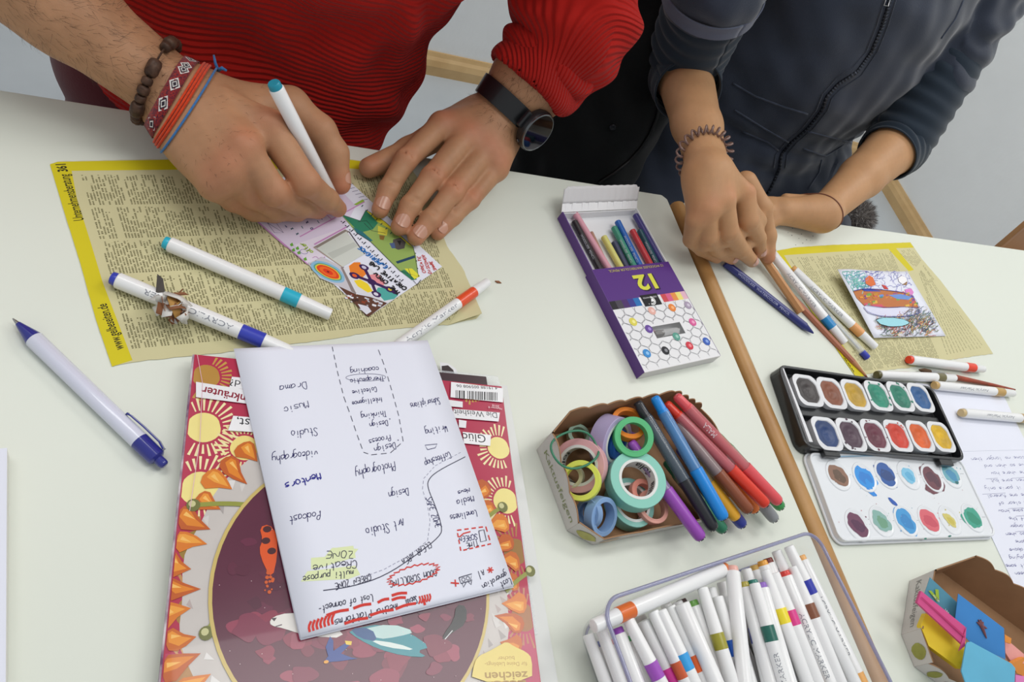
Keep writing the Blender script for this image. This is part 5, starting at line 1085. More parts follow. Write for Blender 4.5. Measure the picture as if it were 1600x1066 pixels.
# paper scraps on the blue marker
t = thing('paper_scraps', 'crumpled brown and white paper shreds on the blue-banded marker', 'scraps', pp(270, 480, .004))
mat('scrap_white', 'd9d6d0', .8); mat('scrap_brown', '8b5a3c', .8); mat('scrap_dark', '4a4440', .7); mat('scrap_ochre', 'b88a4a', .8)
cen = pp(273, 481, .017)
for i in range(26):
    b = MB(); a = rnd.uniform(0, 6.28); rr_ = rnd.uniform(0, .010); p = cen + Vector((math.cos(a) * rr_ * 1.2, math.sin(a) * rr_, rnd.uniform(-.004, .005)))
    d1 = Vector((rnd.gauss(0, 1), rnd.gauss(0, 1), rnd.gauss(0, .5))).normalized() * rnd.uniform(.004, .010); d2 = Vector((rnd.gauss(0, 1), rnd.gauss(0, 1), rnd.gauss(0, .6))).normalized() * rnd.uniform(.002, .005)
    d2 = d2 - d1 * (d2.dot(d1) / d1.dot(d1)) * .7; up_ = d1.cross(d2).normalized() * .002
    b.add([p - d1 - d2, p - d1 + d2, p + up_ - d2, p + up_ + d2, p + d1 - d2 * .3, p + d1 + d2 * .4], [(0, 1, 3, 2), (2, 3, 5, 4)])
    b.build('shred', MATS[rnd.choice(['scrap_white'] * 5 + ['scrap_brown'] * 3 + ['scrap_ochre', 'scrap_dark'])], t, smooth=True, thick=.0003)
b = MB(); p = pp(250, 448, .013); b.add([p + Vector((-.003, -.006, 0)), p + Vector((.003, -.005, .001)), p + Vector((.002, .005, .003)), p + Vector((-.002, .007, .006))], [(0, 1, 2, 3)]); b.build('shred', MATS['scrap_dark'], t, thick=.0004)
b = MB(); p = pp(778, 441, .0004); b.prism([(p.x - .0032, p.y + .001), (p.x - .001, p.y - .0012), (p.x + .0034, p.y - .0012), (p.x + .0010, p.y + .0012)], .0002, .0012)
tag(b.build('paper_scrap', MATS['scrap_brown']), 'tiny brown paper scrap on bare table right of the orange-red marker', 'scrap')
# ball pen
A, B = pp(20, 498, .0055), pp(258, 728, .0060); X = (B - A); L = X.length; X.normalize(); r_ = .0060
t = thing('ballpoint_pen', 'white ballpoint pen with dark blue tip, clip and button', 'pen', (A + B) / 2 - Vector((0, 0, r_)))
pb = mat('pen_blue', '2a2f86', .2, coat=.5); pw = mat('pen_white', 'd8daea', .22, coat=.4)
cyl(t, 'tip', MATS['steel_tip'], A, X, [(0, .0004), (.003, .0011), (.006, .0016)]); cyl(t, 'nose_cone', pb, A, X, [(.005, .0018), (.008, .0026), (.019, r_ * .93), (.020, r_ * .95)])
cyl(t, 'barrel', pw, A, X, [(.020, r_ * .93), (.0205, r_), (L * .83, r_)]); cyl(t, 'clip_collar', pb, A, X, [(L * .83, r_), (L * .832, r_ * 1.04), (L * .945, r_ * 1.0), (L * .955, r_ * .7)])
cyl(t, 'button', pb, A, X, [(L * .95, r_ * .55), (L * .985, r_ * .55), (L * .995, r_ * .5), (L, r_ * .35)])
sd = CR - X * CR.dot(X); sd.z = 0; sd = (sd - X * sd.dot(X)).normalized(); sd = (sd * .9 + Vector((0, 0, .42))).normalized()
b = MB(); nrm = sd; wv = X.cross(nrm).normalized() * .0022
cl = [(.70, 1.04), (.72, 1.18), (.80, 1.28), (.90, 1.28), (.94, 1.0)]
vs = []
for u_, k in cl: p = A + X * (u_ * L) + nrm * (r_ * k); vs += [p - wv, p + wv, p + wv + nrm * .0012, p - wv + nrm * .0012]
b.add(vs, [(4 * i + j, 4 * i + (j + 1) % 4, 4 * i + 4 + (j + 1) % 4, 4 * i + 4 + j) for i in range(4) for j in range(4)] + [(0, 1, 2, 3), (19, 18, 17, 16)]); b.build('clip', pb, t, bevel=.0004)
# right-hand group of drawing tools
A, B = pp(1133, 411, .0045), pp(1271, 521, .0042); X = (B - A); L = X.length; X.normalize(); r_ = .0048
t = thing('wax_crayon', 'dark blue pencil-shaped crayon with conical tip, beside the wooden table edge', 'crayon', (A + B) / 2 - Vector((0, 0, r_))); nv = mat('navy_wax', '262c74', .35, coat=.2)
cyl(t, 'body', nv, A, X, [(0, r_ * .8), (.001, r_), (L * .90, r_)], 12); cyl(t, 'tip', nv, A, X, [(L * .90, r_ * .98), (L * .90 + .0005, r_ * .9), (L * .985, r_ * .32), (L, r_ * .15)], 14); wrap_text(t, ('WOODLESS  WATERCOLOR  PENCIL', .14, .72, .0026), A, X, r_, L, 'c4c8e4')
A, B = pp(1190, 398, .012), pp(1252, 488, .0052); X = (B - A); L = X.length; X.normalize()
t = thing('pencil', 'thick tan colour pencil under the right-hand fingers', 'pencil', (A + B) / 2 - Vector((0, 0, .005)))
cyl(t, 'shaft', mat('tan_wood', 'c08a58', .5), A, X, [(0, .0050), (L, .0050)], 6)
A, B = pp(1236, 462, .0038), pp(1357, 592, .0012); X = (B - A); L = X.length; X.normalize()
t = thing('pencil', 'slim reddish-brown pencil pointing at the black paint box', 'pencil', (A + B) / 2 - Vector((0, 0, .003)))
cyl(t, 'shaft', mat('rosewood', 'ac6a50', .45), A, X, [(0, .0038), (L * .80, .0038)], 8); cyl(t, 'sharpened_end', mat('bare_wood', 'b9825a', .6), A, X, [(L * .80, .0037), (L * .96, .0013)], 12); cyl(t, 'lead', mat('brown_lead', '7a3a2a', .5), A, X, [(L * .96, .0013), (L, .0003)], 8)
marker('white marker with bright blue band held in the pinched fingers', pp(1206, 396, .015), pp(1320, 536, .0060), .0058, '1f86c4', (.72, .83), plug=False, text=('ACRYLIC MARKER', .22, .6, .004))
A, B = pp(1226, 418, .006), pp(1356, 560, .0045); X = (B - A); L = X.length; X.normalize(); r_ = .0042
t = thing('gel_pen', 'clear gel pen with blue end plug between the two white markers', 'pen', (A + B) / 2 - Vector((0, 0, r_)))
cyl(t, 'nose_cone', mat('pen_grey', '6c6f78', .3), A, X, [(0, .0006), (.006, .0018), (.016, .0034), (.018, r_)]); cyl(t, 'barrel', MATS['clear_plastic'], A, X, [(.018, r_), (L * .93, r_)]); cyl(t, 'ink_refill', mat('refill', '3a3f5c', .4), A, X, [(.014, .0016), (L * .55, .0016)], 10)
cyl(t, 'refill_tube', mat('refill_tube', 'c6ccd6', .3), A, X, [(L * .55, .0015), (L * .9, .0015)], 10); cyl(t, 'end_plug', mat('plug_blue', '3c46b0', .3), A, X, [(L * .93, r_ * .98), (L * .99, r_ * .98), (L, r_ * .8)])
marker('white marker with peach band beside the crayon picture', pp(1237, 419, .0068), pp(1368, 543, .0062), .0058, 'e6a566', (.72, .83), text=('ACRYLIC MARKER', .22, .6, .004), plugc='d9a05c')
A, B = pp(1222, 413, .010), pp(1300, 500, .0040); X = (B - A); L = X.length; X.normalize()
t = thing('paintbrush', 'thin brush with olive bristles next to the pinched fingers', 'brush', (A + B) / 2 - Vector((0, 0, .003)))
cyl(t, 'bristles', mat('bristle', '6a5a2c', .8), A, X, [(0, .0004), (.006, .0022), (.012, .0020)], 12); cyl(t, 'ferrule', MATS['steel_tip'], A, X, [(.012, .0021), (.030, .0026)], 12); cyl(t, 'handle', mat('brush_black', '2a2a30', .3), A, X, [(.030, .0026), (.06, .003), (L, .0016)], 12)
# markers above the paint box
marker('white marker with red band nearest the right directory page corner', pp(1419, 562, .0068), pp(1536, 577, .0068), .0062, 'ea4426', (.74, .86), plugc='ea4426')
marker('white marker with dark olive end lying along the paint box rim', pp(1369, 586, .0066), pp(1491, 591, .0075), .0060, '6f6742', (.74, .84), plugc='5f5a36')
marker('white marker with tan band just below the dark olive one', pp(1459, 602, .0074), pp(1583, 615, .0068), .0060, 'c09a58', (.74, .85), plugc='c9a466', text=('Acrylic Marker', .62, .26, .0035))
marker('white marker with light tan end lying on the blank letter sheet', pp(1501, 645, .0078), pp(1622, 656, .0078), .0062, 'b89a60', (.74, .86), plugc='cdb482', text=('Acrylic Marker', .62, .26, .0035))
A, B = pp(1586, 609, .0030), pp(1436, 578, .0052); X = (B - A); L = X.length; X.normalize()
t = thing('paintbrush', 'brush with paint-stained reddish handle under the red-banded marker', 'brush', (A + B) / 2 - Vector((0, 0, .003)))
cyl(t, 'handle', mat('stained_red', 'a8452a', .45, var=.7, vscale=90, var2='6a3a2c'), A, X, [(0, .0010), (L * .25, .0024), (L * .62, .0036), (L * .74, .0030)], 12); cyl(t, 'ferrule', MATS['steel_tip'], A, X, [(L * .74, .0030), (L * .9, .0034)], 12); cyl(t, 'bristles', mat('bristle2', '57402c', .9), A, X, [(L * .9, .0033), (L * .95, .0036), (L, .0008)], 12)
# graphite crumbs on the table
t = thing('eraser_crumbs', 'few dark crumbs on the bare table beside the right hand', 'crumbs', P(1245, 365)); b = MB()
for x, y in ((1227, 349), (1238, 357), (1231, 364), (1237, 368), (1252, 366), (1248, 373), (1260, 375), (1266, 376), (1243, 383), (1254, 380), (1270, 369)):
    p = P(x, y); s_ = rnd.uniform(.0005, .0011); b.add([p + Vector((-s_, -s_ * .5, .0001)), p + Vector((s_, -s_ * .6, .0001)), p + Vector((s_ * .4, s_, .0001)), p + Vector((0, 0, .0008))], [(0, 1, 3), (1, 2, 3), (2, 0, 3), (0, 2, 1)])
tag(b.build('crumb', mat('crumb', '6a6c74', .8), t), kind='stuff')
# ------------------------------------------------------------------ pencil box
zB = .0135
fb, bw, bh = fit([(1010, 575), (1131, 560), (994, 325), (873, 330)], zB)      # origin at the near-left corner, y away
t = thing('pencil_box', 'flat purple and white pencil box with the number 12, opened at the far end', 'box', fb(bw / 2, bh / 2))
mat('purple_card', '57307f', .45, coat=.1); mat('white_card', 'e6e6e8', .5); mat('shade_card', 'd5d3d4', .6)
def q4(x0, x1, y0, y1): return [tuple(fb(x, y)[:2]) for x, y in ((x0, y0), (x1, y0), (x1, y1), (x0, y1))]
hs = bh * .615                                   # sleeve covers the near part
b = MB(); b.prism(q4(.001, bw - .001, .001, bh), .0003, .0012); b.build('tray_floor', MATS['white_card'], t)
for nm, a_ in (('tray_side', (.0005, .0017, .001, bh)), ('tray_side', (bw - .0017, bw - .0005, .001, bh))): b = MB(); b.prism(q4(*a_), .0012, zB - .001); b.build(nm, MATS['purple_card'] if a_[0] < .01 else MATS['white_card'], t)
b = MB(); b.prism(q4(.002, bw - .002, bh - .0012, bh), .0012, zB - .003); b.build('tray_end', MATS['white_card'], t)
b = MB(); b.prism(q4(0, bw, 0, hs), zB - .0005, zB)
wx0, wx1, wy0, wy1 = bw * .34, bw * .72, bh * .165, bh * .235
b = MB()
for a_ in ((0, bw, 0, wy0), (0, bw, wy1, hs), (0, wx0, wy0, wy1), (wx1, bw, wy0, wy1)): b.prism(q4(*a_), zB - .0005, zB)
b.build('sleeve_front', MATS['white_card'], t)
for a_ in ((-.0006, 0, 0, hs), (bw, bw + .0006, 0, hs)): b = MB(); b.prism(q4(*a_), .0002, zB); b.build('sleeve_side', MATS['purple_card'], t)
b = MB(); b.prism(q4(0, bw, -.0006, .0), .0002, zB); b.build('sleeve_end', MATS['shade_card'], t)
# flap standing back
b = MB(); n_ = 24
for i in range(n_):
    x0 = bw * i / n_; x1 = bw * (i + 1) / n_; o_ = .0004 * math.sin(i * 2.4)
    b.add([fb(x0, bh, zB - .002), fb(x1, bh, zB - .002), fb(x1 + .004 * (1 - 0), bh + .009, zB + .001 + o_), fb(x0 + .004, bh + .009, zB + .001 + o_)], [(0, 1, 2, 3)])
b.build('flap_hinge', MATS['white_card'], t, thick=.0005)
b = MB(); fw = .007
def flp(x, y):
    r_ = .0; return fb(x + .004 + y * .15, bh + .009 + y * .72, zB + .001 + y * .62)
b.grid(lambda u, v: flp(bw * u * (1 - .0), .019 * v * (1 - .15 * (1 if (u < .04 or u > .96) else 0) * (v > .8))) + Vector((0, 0, .0004 * math.sin(u * 70))), 48, 6); b.build('end_flap', MATS['shade_card'], t, smooth=True, thick=.0006)
# printed sleeve (upside down to the photographer)
pr = Print(zB)
def bp(u, v): return fb(u * bw, v * bh)
def bpoly(pts, c): pr.wpoly([bp(*p) for p in pts], c)
bpoly([(0, .415), (1, .415), (1, .615), (0, .615)], '57307f')
cols12 = ['27232a', '4a4450', '4c2c6a', '3a3a8c', '2470b4'] + ['cc4a50', 'd8608c', 'e6924a', 'ece07c', 'e2b4c4']
for i in range(5): bpoly([(i * .075, .365), (i * .075 + .075, .365), (i * .075 + .075, .415), (i * .075, .415)], cols12[i])
for i in range(5): bpoly([(.66 + i * .068, .365), (.728 + i * .068, .365), (.728 + i * .068, .415), (.66 + i * .068, .415)], cols12[5 + i])
def bline(pts, wd, c): pr.k += 1; ribbon(pr.mb, [pr.up(bp(*p)) for p in pts], wd, c)
asp = bw / bh
for j in range(8):
    for i in range(9):
        cx_, cy_ = (i + .5 * (j % 2)) * .135 - .02, .02 + j * .046; pts = []
        for k in range(19):
            a = k * math.pi / 9; x = cx_ + .066 * math.cos(a); y = cy_ + .030 * math.sin(a)
            if 0 < x < 1 and 0.004 < y < .362 and not (wx0 / bw - .02 < x < wx1 / bw + .02 and wy0 / bh - .01 < y < wy1 / bh + .01): pts.append((x, y))
            else:
                if len(pts) > 2: bline(pts, .00028, '50505a')
                pts = []
        if len(pts) > 2: bline(pts, .00028, '50505a')
dots = [(.16, .28, 'dfd45a', 'f4ee9a'), (.45, .325, 'e6b0a4', 'f4d0c8'), (.72, .325, 'e8863a', 'f6b880'), (.97 - .03, .325, 'a89ab0', 'cfc6d6'), (.30, .225, '6a4a9c', 'a58cd0'), (.88, .22, 'd8609a', 'f0a4c8'), (.58, .155, '5a9c8c', '9ccabc'), (.13, .095, '3a8cd0', '90c4f0'), (.36, .09, '26262c', '8a8a90'), (.68, .09, 'd03a4a', 'f08a90'), (.92, .095, '3a60b8', '8aa8e4')]
def bell(u, v, r_, c, du=0): pr.wpoly([bp(u + du, v) + (fb.x * math.cos(k * .35) + fb.y * math.sin(k * .35)) * r_ for k in range(18)], c)
for u_, v_, c1, c2 in dots: bell(u_, v_, .0048, c1); bell(u_, v_, .0036, c1, .004); bell(u_, v_, .0020, c2, .008)
bpoly([(.40, .355), (.62, .355), (.62, .425), (.40, .425)], '17161b')
def btype(s_, u0, v0, u1, v1, h, c, bold=0):
    A = bp(u0, v0); B = bp(u1, v1); e = B - A; Lw = e.length; e.normalize(); n = Vector((-e.y, e.x, 0)); vs, fs = font(s_, bold); x0 = min(v[0] for v in vs); x1 = max(v[0] for v in vs); pr.k += 1
    pr.mb.add([pr.up(A + e * ((v[0] - x0) * Lw / (x1 - x0)) + n * (v[1] * h / .73)) for v in vs], fs, c)
btype('12 WOODLESS WATERCOLOR PENCIL', .90, .600, .18, .600, .0030, 'cfc26a')
btype('12', .705, .543, .445, .543, .0190, '2a1a3a', .05); btype('12', .69, .546, .43, .546, .0185, 'd8d64a', .035)
btype('BIANYO PAINTER'[:0] + 'DESIGNPAINTER', .60, .410, .42, .410, .0018, 'd8d8dc')
for rr_ in (.0062, .0044):
    pr.k += 1; q = [bp(.51, .385) + (fb.x * math.cos(k * .3 - 2.2) + fb.y * math.sin(k * .3 - 2.2)) * rr_ * .8 for k in range(13)]; ribbon(pr.mb, [pr.up(p) for p in q], .0009, 'f0f0f0')
pr.wpoly([bp(.50, .378), bp(.55, .378), bp(.535, .395), bp(.515, .395)], 'f0f0f0'); bell(.46, .367, .0006, 'c8c8c8')
pr.build('print', MATS['print'], t)
b = MB(); b.prism(q4(wx0, wx1, wy0, wy1), zB - .0004, zB - .00025); b.build('window_film', mat('window_film', 'f0f0f0', .1, alpha=.08), t)
ZP = lambda x, y: (850 + x / 3.231, 270 + y / 3.231)
GP = 'short woodless pencils in the open box'
for col, nm, (ax, ay), (bx_, by_), zz, lb in (('2b2628', 'pencil', (152, 245), (262, 452), .0052, 'black pencil against the left wall of the open pencil box'), ('d89aa8', 'pencil', (148, 192), (312, 462), .0072, 'long dusty pink pencil, leftmost but one in the pencil box'),
        ('d2cd74', 'pencil', (300, 322), (382, 470), .0070, 'pale yellow pencil in the open pencil box'), ('3a3f5c', 'pencil', (352, 350), (412, 470), .0052, 'short slate-grey pencil between yellow and green ones'), ('3c8c74', 'pencil', (352, 275), (452, 470), .0080, 'green pencil leaning beside the bright blue one'),
        ('2160b0', 'pencil', (370, 245), (484, 470), .0096, 'bright blue pencil in the middle of the pencil box'), ('c63c42', 'pencil', (444, 290), (540, 470), .0068, 'red pencil between bright blue and dark teal ones'), ('24505c', 'pencil', (482, 290), (574, 470), .0062, 'dark teal pencil right of the red one in the box'),
        ('3f3878', 'pencil', (460, 212), (602, 462), .0082, 'long dark violet pencil against the right wall of the box'), ('b48c7a', 'pencil', (238, 300), (305, 440), .0048, 'thin beige pencil between pink and yellow ones in the box')):
    A = P(*ZP(ax, ay), zz); B = P(*ZP(bx_, by_), zz - .001); X = (B - A).normalized(); r_ = .0036 if nm and col != 'b48c7a' else .0022
    tt = thing('pencil', lb, 'pencil', (A + B) / 2 - Vector((0, 0, r_)), GP); cyl(tt, 'shaft', plast(col, .4), A, X, [(0, r_ * .8), (.0008, r_), ((B - A).length + .02, r_)], 14)
    cyl(tt, 'core', mat('core_' + col, col, .8), A - X * .0003, X, [(0, r_ * .5), (.0006, r_ * .5)], 12)
    if col in ('2b2628', '3c8c74', '2160b0', '24505c'): wrap_text(tt, ('WOODLESS  PENCIL', .35, .95, .0024), A, X, r_, (B - A).length, 'c9ccd2')
A = fb(wx0 + .004, (wy0 + wy1) / 2 * 1, .0085); B = fb(wx1 - .003, (wy0 + wy1) / 2, .0085); X = (B - A).normalized()
tt = thing('pencil_sharpener', 'grey and white sharpener showing through the box window', 'sharpener', A.lerp(B, .5) - Vector((0, 0, .004)))
b = MB(); b.lathe(A + X * .005, X, [(0, .0022), (.006, .0044), (.0065, .0036), (.03, .0036)], 4); b.build('body', mat('sharp_white', 'cfcfcf', .4), tt); b = MB(); b.lathe(A, X, [(0, .0036), (.006, .0042), (.012, .0038)], 6); b.build('holder', mat('sharp_grey', '57524f', .4), tt)
b = MB(); b.box((0, 0, 0), (.010, .004, .002), Matrix.Translation(A - X * .001) @ Matrix.Rotation(.8, 4, 'Z')); b.build('tab', mat('sharp_pink', 'b04a68', .4), tt)
# ------------------------------------------------------------------ cardboard punnets
mat('card_brown', 'a07a58', .75, var=.5, vscale=30, var2='8a6646', bump=.15, bscale=150); mat('card_white', 'cfcac6', .6, bump=.08, bscale=200)
def punnet(name, label, base, hts, scal, group=None, flare=.004):
    """base: ccw floor outline; hts: wall height per edge (start, end); scal: number of scallops per edge"""
    cen = sum((Vector((p[0], p[1], 0)) for p in base), Vector()) / len(base)
    t = thing(name, label, 'tray', cen, group); b = MB(); b.prism([cen.xy.lerp(Vector(p[:2]), .992)[:] for p in base], .0003, .0012); b.build('floor_panel', MATS['card_brown'], t); W = []
    for i in range(len(base)):
        A = Vector((*base[i][:2], .0004)); B = Vector((*base[(i + 1) % len(base)][:2], .0004)); e = (B - A); L = e.length; n = Vector((e.y, -e.x, 0)).normalized()
        if n.dot(A.lerp(B, .5) - cen) < 0: n = -n
        h0, h1 = hts[i]; ns = scal[i]; N_ = max(6, ns * 10)
        oA = (A - cen); oA.z = 0; oB = (B - cen); oB.z = 0
        def col(u, z, A=A, B=B, oA=oA, oB=oB): 
            p = A.lerp(B, u); d = oA.normalized().lerp(oB.normalized(), u); return p + d * (flare * z / .04) + Vector((0, 0, z))
        def ht(u, h0=h0, h1=h1, ns=ns): return h0 + (h1 - h0) * u + (.0040 * (abs(math.sin(u * ns * math.pi)) - .6) if ns else 0)
        b = MB(); vs = []
        for k in range(N_ + 1):
            u = k / N_; h = ht(u)
            for off, z in ((0, 0), (0, h), (-.0011, h), (-.0011, 0)): vs.append(col(u, z) + n * off)
        b.add(vs, [(4 * k + j, 4 * k + (j + 1) % 4, 4 * k + 4 + (j + 1) % 4, 4 * k + 4 + j) for k in range(N_) for j in range(4)]); o = b.build('wall_panel', MATS['card_brown'], t)
        b = MB(); vs = []
        for k in range(N_ + 1):
            u = k / N_; vs += [col(u, 0) + n * .00015, col(u, ht(u) - .0001) + n * .00015]
        b.add(vs, [(2 * k, 2 * k + 1, 2 * k + 3, 2 * k + 2) for k in range(N_)]); ob = b.build('paper_face', MATS['card_white'], t); W.append((col, n, ht))
    return t, W
def on_wall(W, t, txt, u0, u1, v0, h, colr, nm='lettering'):
    col, n, ht = W; vs, fs = font(txt); x0 = min(v[0] for v in vs); x1 = max(v[0] for v in vs); b = MB()
    b.add([col(u0 + (u1 - u0) * (v[0] - x0) / (x1 - x0), v0 + (v[1] + .15 * v[0] * 0) * h / .73) + n * .0004 for v in vs], fs); return b.build(nm, mat('letter_' + colr, colr, .6), t)
def wall_art(W, t, pts, colr, lift=.0005, name='printed_fruit'):
    col, n, ht = W; b = MB(); b.add([col(u, z) + n * lift for u, z in pts], [tuple(range(len(pts)))]); return b.build(name, mat('art_' + colr, colr, .6, var=.5, vscale=90, var2='7c7a2c'), t)
def blob(cu, cz, ru, rz, n=16, sd=0):
    rr = random.Random(sd); return [(cu + ru * math.cos(6.283 * k / n) * rr.uniform(.88, 1.08), cz + rz * math.sin(6.283 * k / n) * rr.uniform(.88, 1.08)) for k in range(n)]
bs1 = [(.3365, .121), (.357, .1065), (.478, .1110), (.500, .128), (.503, .172), (.488, .205), (.460, .2180), (.346, .2050), (.329, .192)]
t1, W1 = punnet('cardboard_tray', 'scalloped cardboard fruit tray filled with washi tapes and felt pens', bs1, [(.023, .019), (.018, .018), (.018, .024), (.026, .034), (.036, .040), (.042, .046), (.046, .046), (.044, .036), (.036, .023)], [0, 3, 0, 2, 1, 4, 6, 0, 3], 'cardboard fruit trays')
on_wall(W1[8], t1, 'Kaktusfeigen', .10, .95, .010, .007, '8d9468')
wall_art(W1[0], t1, blob(.55, .009, .35, .007, 16, 2), 'b9b56a')
wall_art(W1[1], t1, blob(.10, .008, .08, .007, 14, 3), 'd8c0b0')
# second tray, lower right of the photo
B0 = P(1421, 908); B1 = P(1408, 992); B2 = P(1428, 1042); dB = (P(1600, 962, .045) - P(1478, 872, .045)).normalized()
B9 = P(1470, 893, 0) ; B8 = B9 + dB * .19; nB = Vector((dB.y, -dB.x, 0)); B3 = B2 + dB * .17; bs2 = [B1, B2, B3, B3 + dB * .02 + Vector((.01, .02, 0)), B8 + dB * .012, B8, B9, B0]
bs2 = [tuple(v[:2]) for v in bs2]
t2, W2 = punnet('cardboard_tray', 'scalloped cardboard fruit tray holding sticky notes and cards', bs2, [(.024, .022), (.019, .019), (.02, .03), (.03, .04), (.044, .046), (.046, .046), (.042, .034), (.032, .026)], [0, 7, 0, 0, 0, 8, 0, 0], 'cardboard fruit trays')
on_wall(W2[7], t2, 'Kaktusfeigen', .08, .92, .010, .007, '8b8a86')
wall_art(W2[1], t2, blob(.09, .009, .03, .008, 14, 4), '9c9c4a'); wall_art(W2[1], t2, blob(.22, .009, .06, .007, 14, 5), 'c07a6a'); wall_art(W2[0], t2, blob(.6, .012, .25, .008, 14, 6), 'a5a552')
# ------------------------------------------------------------------ washi tapes
mat('tape_core', 'dfe0dd', .5)
ZT = lambda x, y: (820 + x / 3.478, 580 + y / 3.478)
GT = 'rolls of coloured tape in the cardboard tray'
def tape(label, cx_, cy_, Rz, inn, wdt, th, ph, col, z, core=True, alpha=1, name='tape_roll'):
    c = P(*ZT(cx_, cy_), z); R = Rz / 3.478 / SC(c); th, ph = math.radians(th), math.radians(ph); nv_ = (-CF * math.cos(th) + (CR * math.cos(ph) + CU * math.sin(ph)) * math.sin(th)).normalized(); tilt = math.acos(max(-1, min(1, nv_.z)))
    t = thing(name, label, 'tape', c - Vector((0, 0, R * math.sin(tilt))), GT); m = mat('tape_' + col, col, .45, alpha=alpha)
    ri = R * inn; rc = ri * .92 if core else ri; X = nv_
    b = MB(); pf = [(-wdt / 2, ri), (-wdt / 2, R - .0003), (-wdt / 2 + .0003, R), (wdt / 2 - .0003, R), (wdt / 2, R - .0003), (wdt / 2, ri), (-wdt / 2, ri)]
    b.lathe(c, X, pf, 40); b.f = b.f[:-2]; b.c = b.c[:-2]; b.build('tape', m, t, smooth=True, autosm=.6)
    b = MB(); e_ = .0002; b.lathe(c, X, [(-wdt / 2 - e_, rc - .001), (-wdt / 2 - e_, ri), (wdt / 2 + e_, ri), (wdt / 2 + e_, rc - .001), (-wdt / 2 - e_, rc - .001)], 40); b.f = b.f[:-2]; b.c = b.c[:-2]
    b.build('core', MATS['tape_core'] if core else m, t, smooth=True, autosm=.6); return t, c, X, rc - .001, wdt
VA = math.atan2(-CF.y, -CF.x)
def core_text(T, s_, a0, a1, col='3c3c40'):
    t, c, X, rc, wdt = T; U = Vector((0, 0, 1)); Y = X.cross(Vector((1, 0, 0))).normalized(); Z = X.cross(Y); vs, fs = font(s_, .02); x0 = min(v[0] for v in vs); x1 = max(v[0] for v in vs); b = MB()
    b.add([c + X * (-(v[1] - .35) * wdt * .9) + (Y * math.cos(a0 + (a1 - a0) * (v[0] - x0) / (x1 - x0)) + Z * math.sin(a0 + (a1 - a0) * (v[0] - x0) / (x1 - x0))) * (rc - .0002) for v in vs], fs); b.build('lettering', mat('ltr_' + col, col, .6), t)
tape('pale sage roll of tape lying flat on the tray floor at left', 290, 350, 62, .78, .006, 35, 70, 'a9c8b4', .010, False)
tape('small cream roll of tape inside the pink roll', 262, 575, 62, .78, .006, 30, 150, 'd9d3b4', .012, False)
T_ = tape('dusty pink wide roll of tape at the left of the tray', 300, 515, 146, .76, .013, 24, 152, 'dfa9ac', .017); core_text(T_, 'folia   folia   folia', .5, 5.5)
tape('narrow lemon yellow roll leaning on the pink roll', 305, 597, 110, .80, .007, 24, 130, 'dbe25c', .026, False)
tape('blue roll of tape inside the lavender roll', 492, 392, 84, .62, .010, 48, -15, '2c6cc4', .020, False)
tape('lavender wide roll of tape standing on its rim behind the green one', 465, 378, 140, .80, .015, 50, -12, 'b3a7cc', .022)
tape('small violet roll behind the green and orange rolls', 600, 300, 62, .78, .006, 20, 60, '8a5aa8', .016, False)
tape('narrow orange roll of tape above the green roll', 560, 290, 98, .80, .0075, 38, 70, 'f08a2c', .034, False)
tape('narrow emerald green roll facing up between lavender and pens', 587, 360, 110, .76, .008, 18, 60, '52b878', .041, False)
tape('lower mint roll of tape under the big mint one', 565, 725, 138, .8, .012, 40, 50, '83bdb2', .010)
tape('narrow salmon roll of tape beside the lower mint roll', 690, 740, 95, .82, .006, 38, 50, 'd99a8c', .018, False)
T_ = tape('big mint wide roll of tape in front of the emerald one', 600, 600, 160, .70, .015, 30, 62, '86c9b9', .029); core_text(T_, 'folia    folia    folia   folia', .2, 6.0)
tape('small salmon roll seen through the big mint roll', 640, 665, 78, .72, .006, 40, 50, 'd68878', .020, False)
tape('small sky blue roll of tape standing inside the light blue one', 372, 765, 58, .78, .006, 45, 10, '5c9fd8', .012, False)
tape('light blue roll of tape standing at the near left corner', 412, 788, 106, .82, .009, 42, 0, '86a8d2', .017, False)
tape('narrow light blue roll leaning at the left corner of the tray', 350, 775, 80, .84, .006, 45, 170, '7f9fc8', .016, False)
t = thing('elastic_band', 'thin dark green elastic ring hanging over the pink roll', 'band', P(*ZT(280, 425), .034)); b = MB(); c = P(*ZT(272, 425), .036)
e1 = (P(*ZT(400, 425), .036) - c); e2 = (P(*ZT(272, 525), .036) - c); b.tube([c + e1 * math.cos(a * .2094) + e2 * math.sin(a * .2094) + Vector((0, 0, .002 * math.sin(a * .6))) for a in range(30)], .0010, 8, True); b.build('ring', mat('elastic_green', '3c7f62', .4), t, smooth=True)
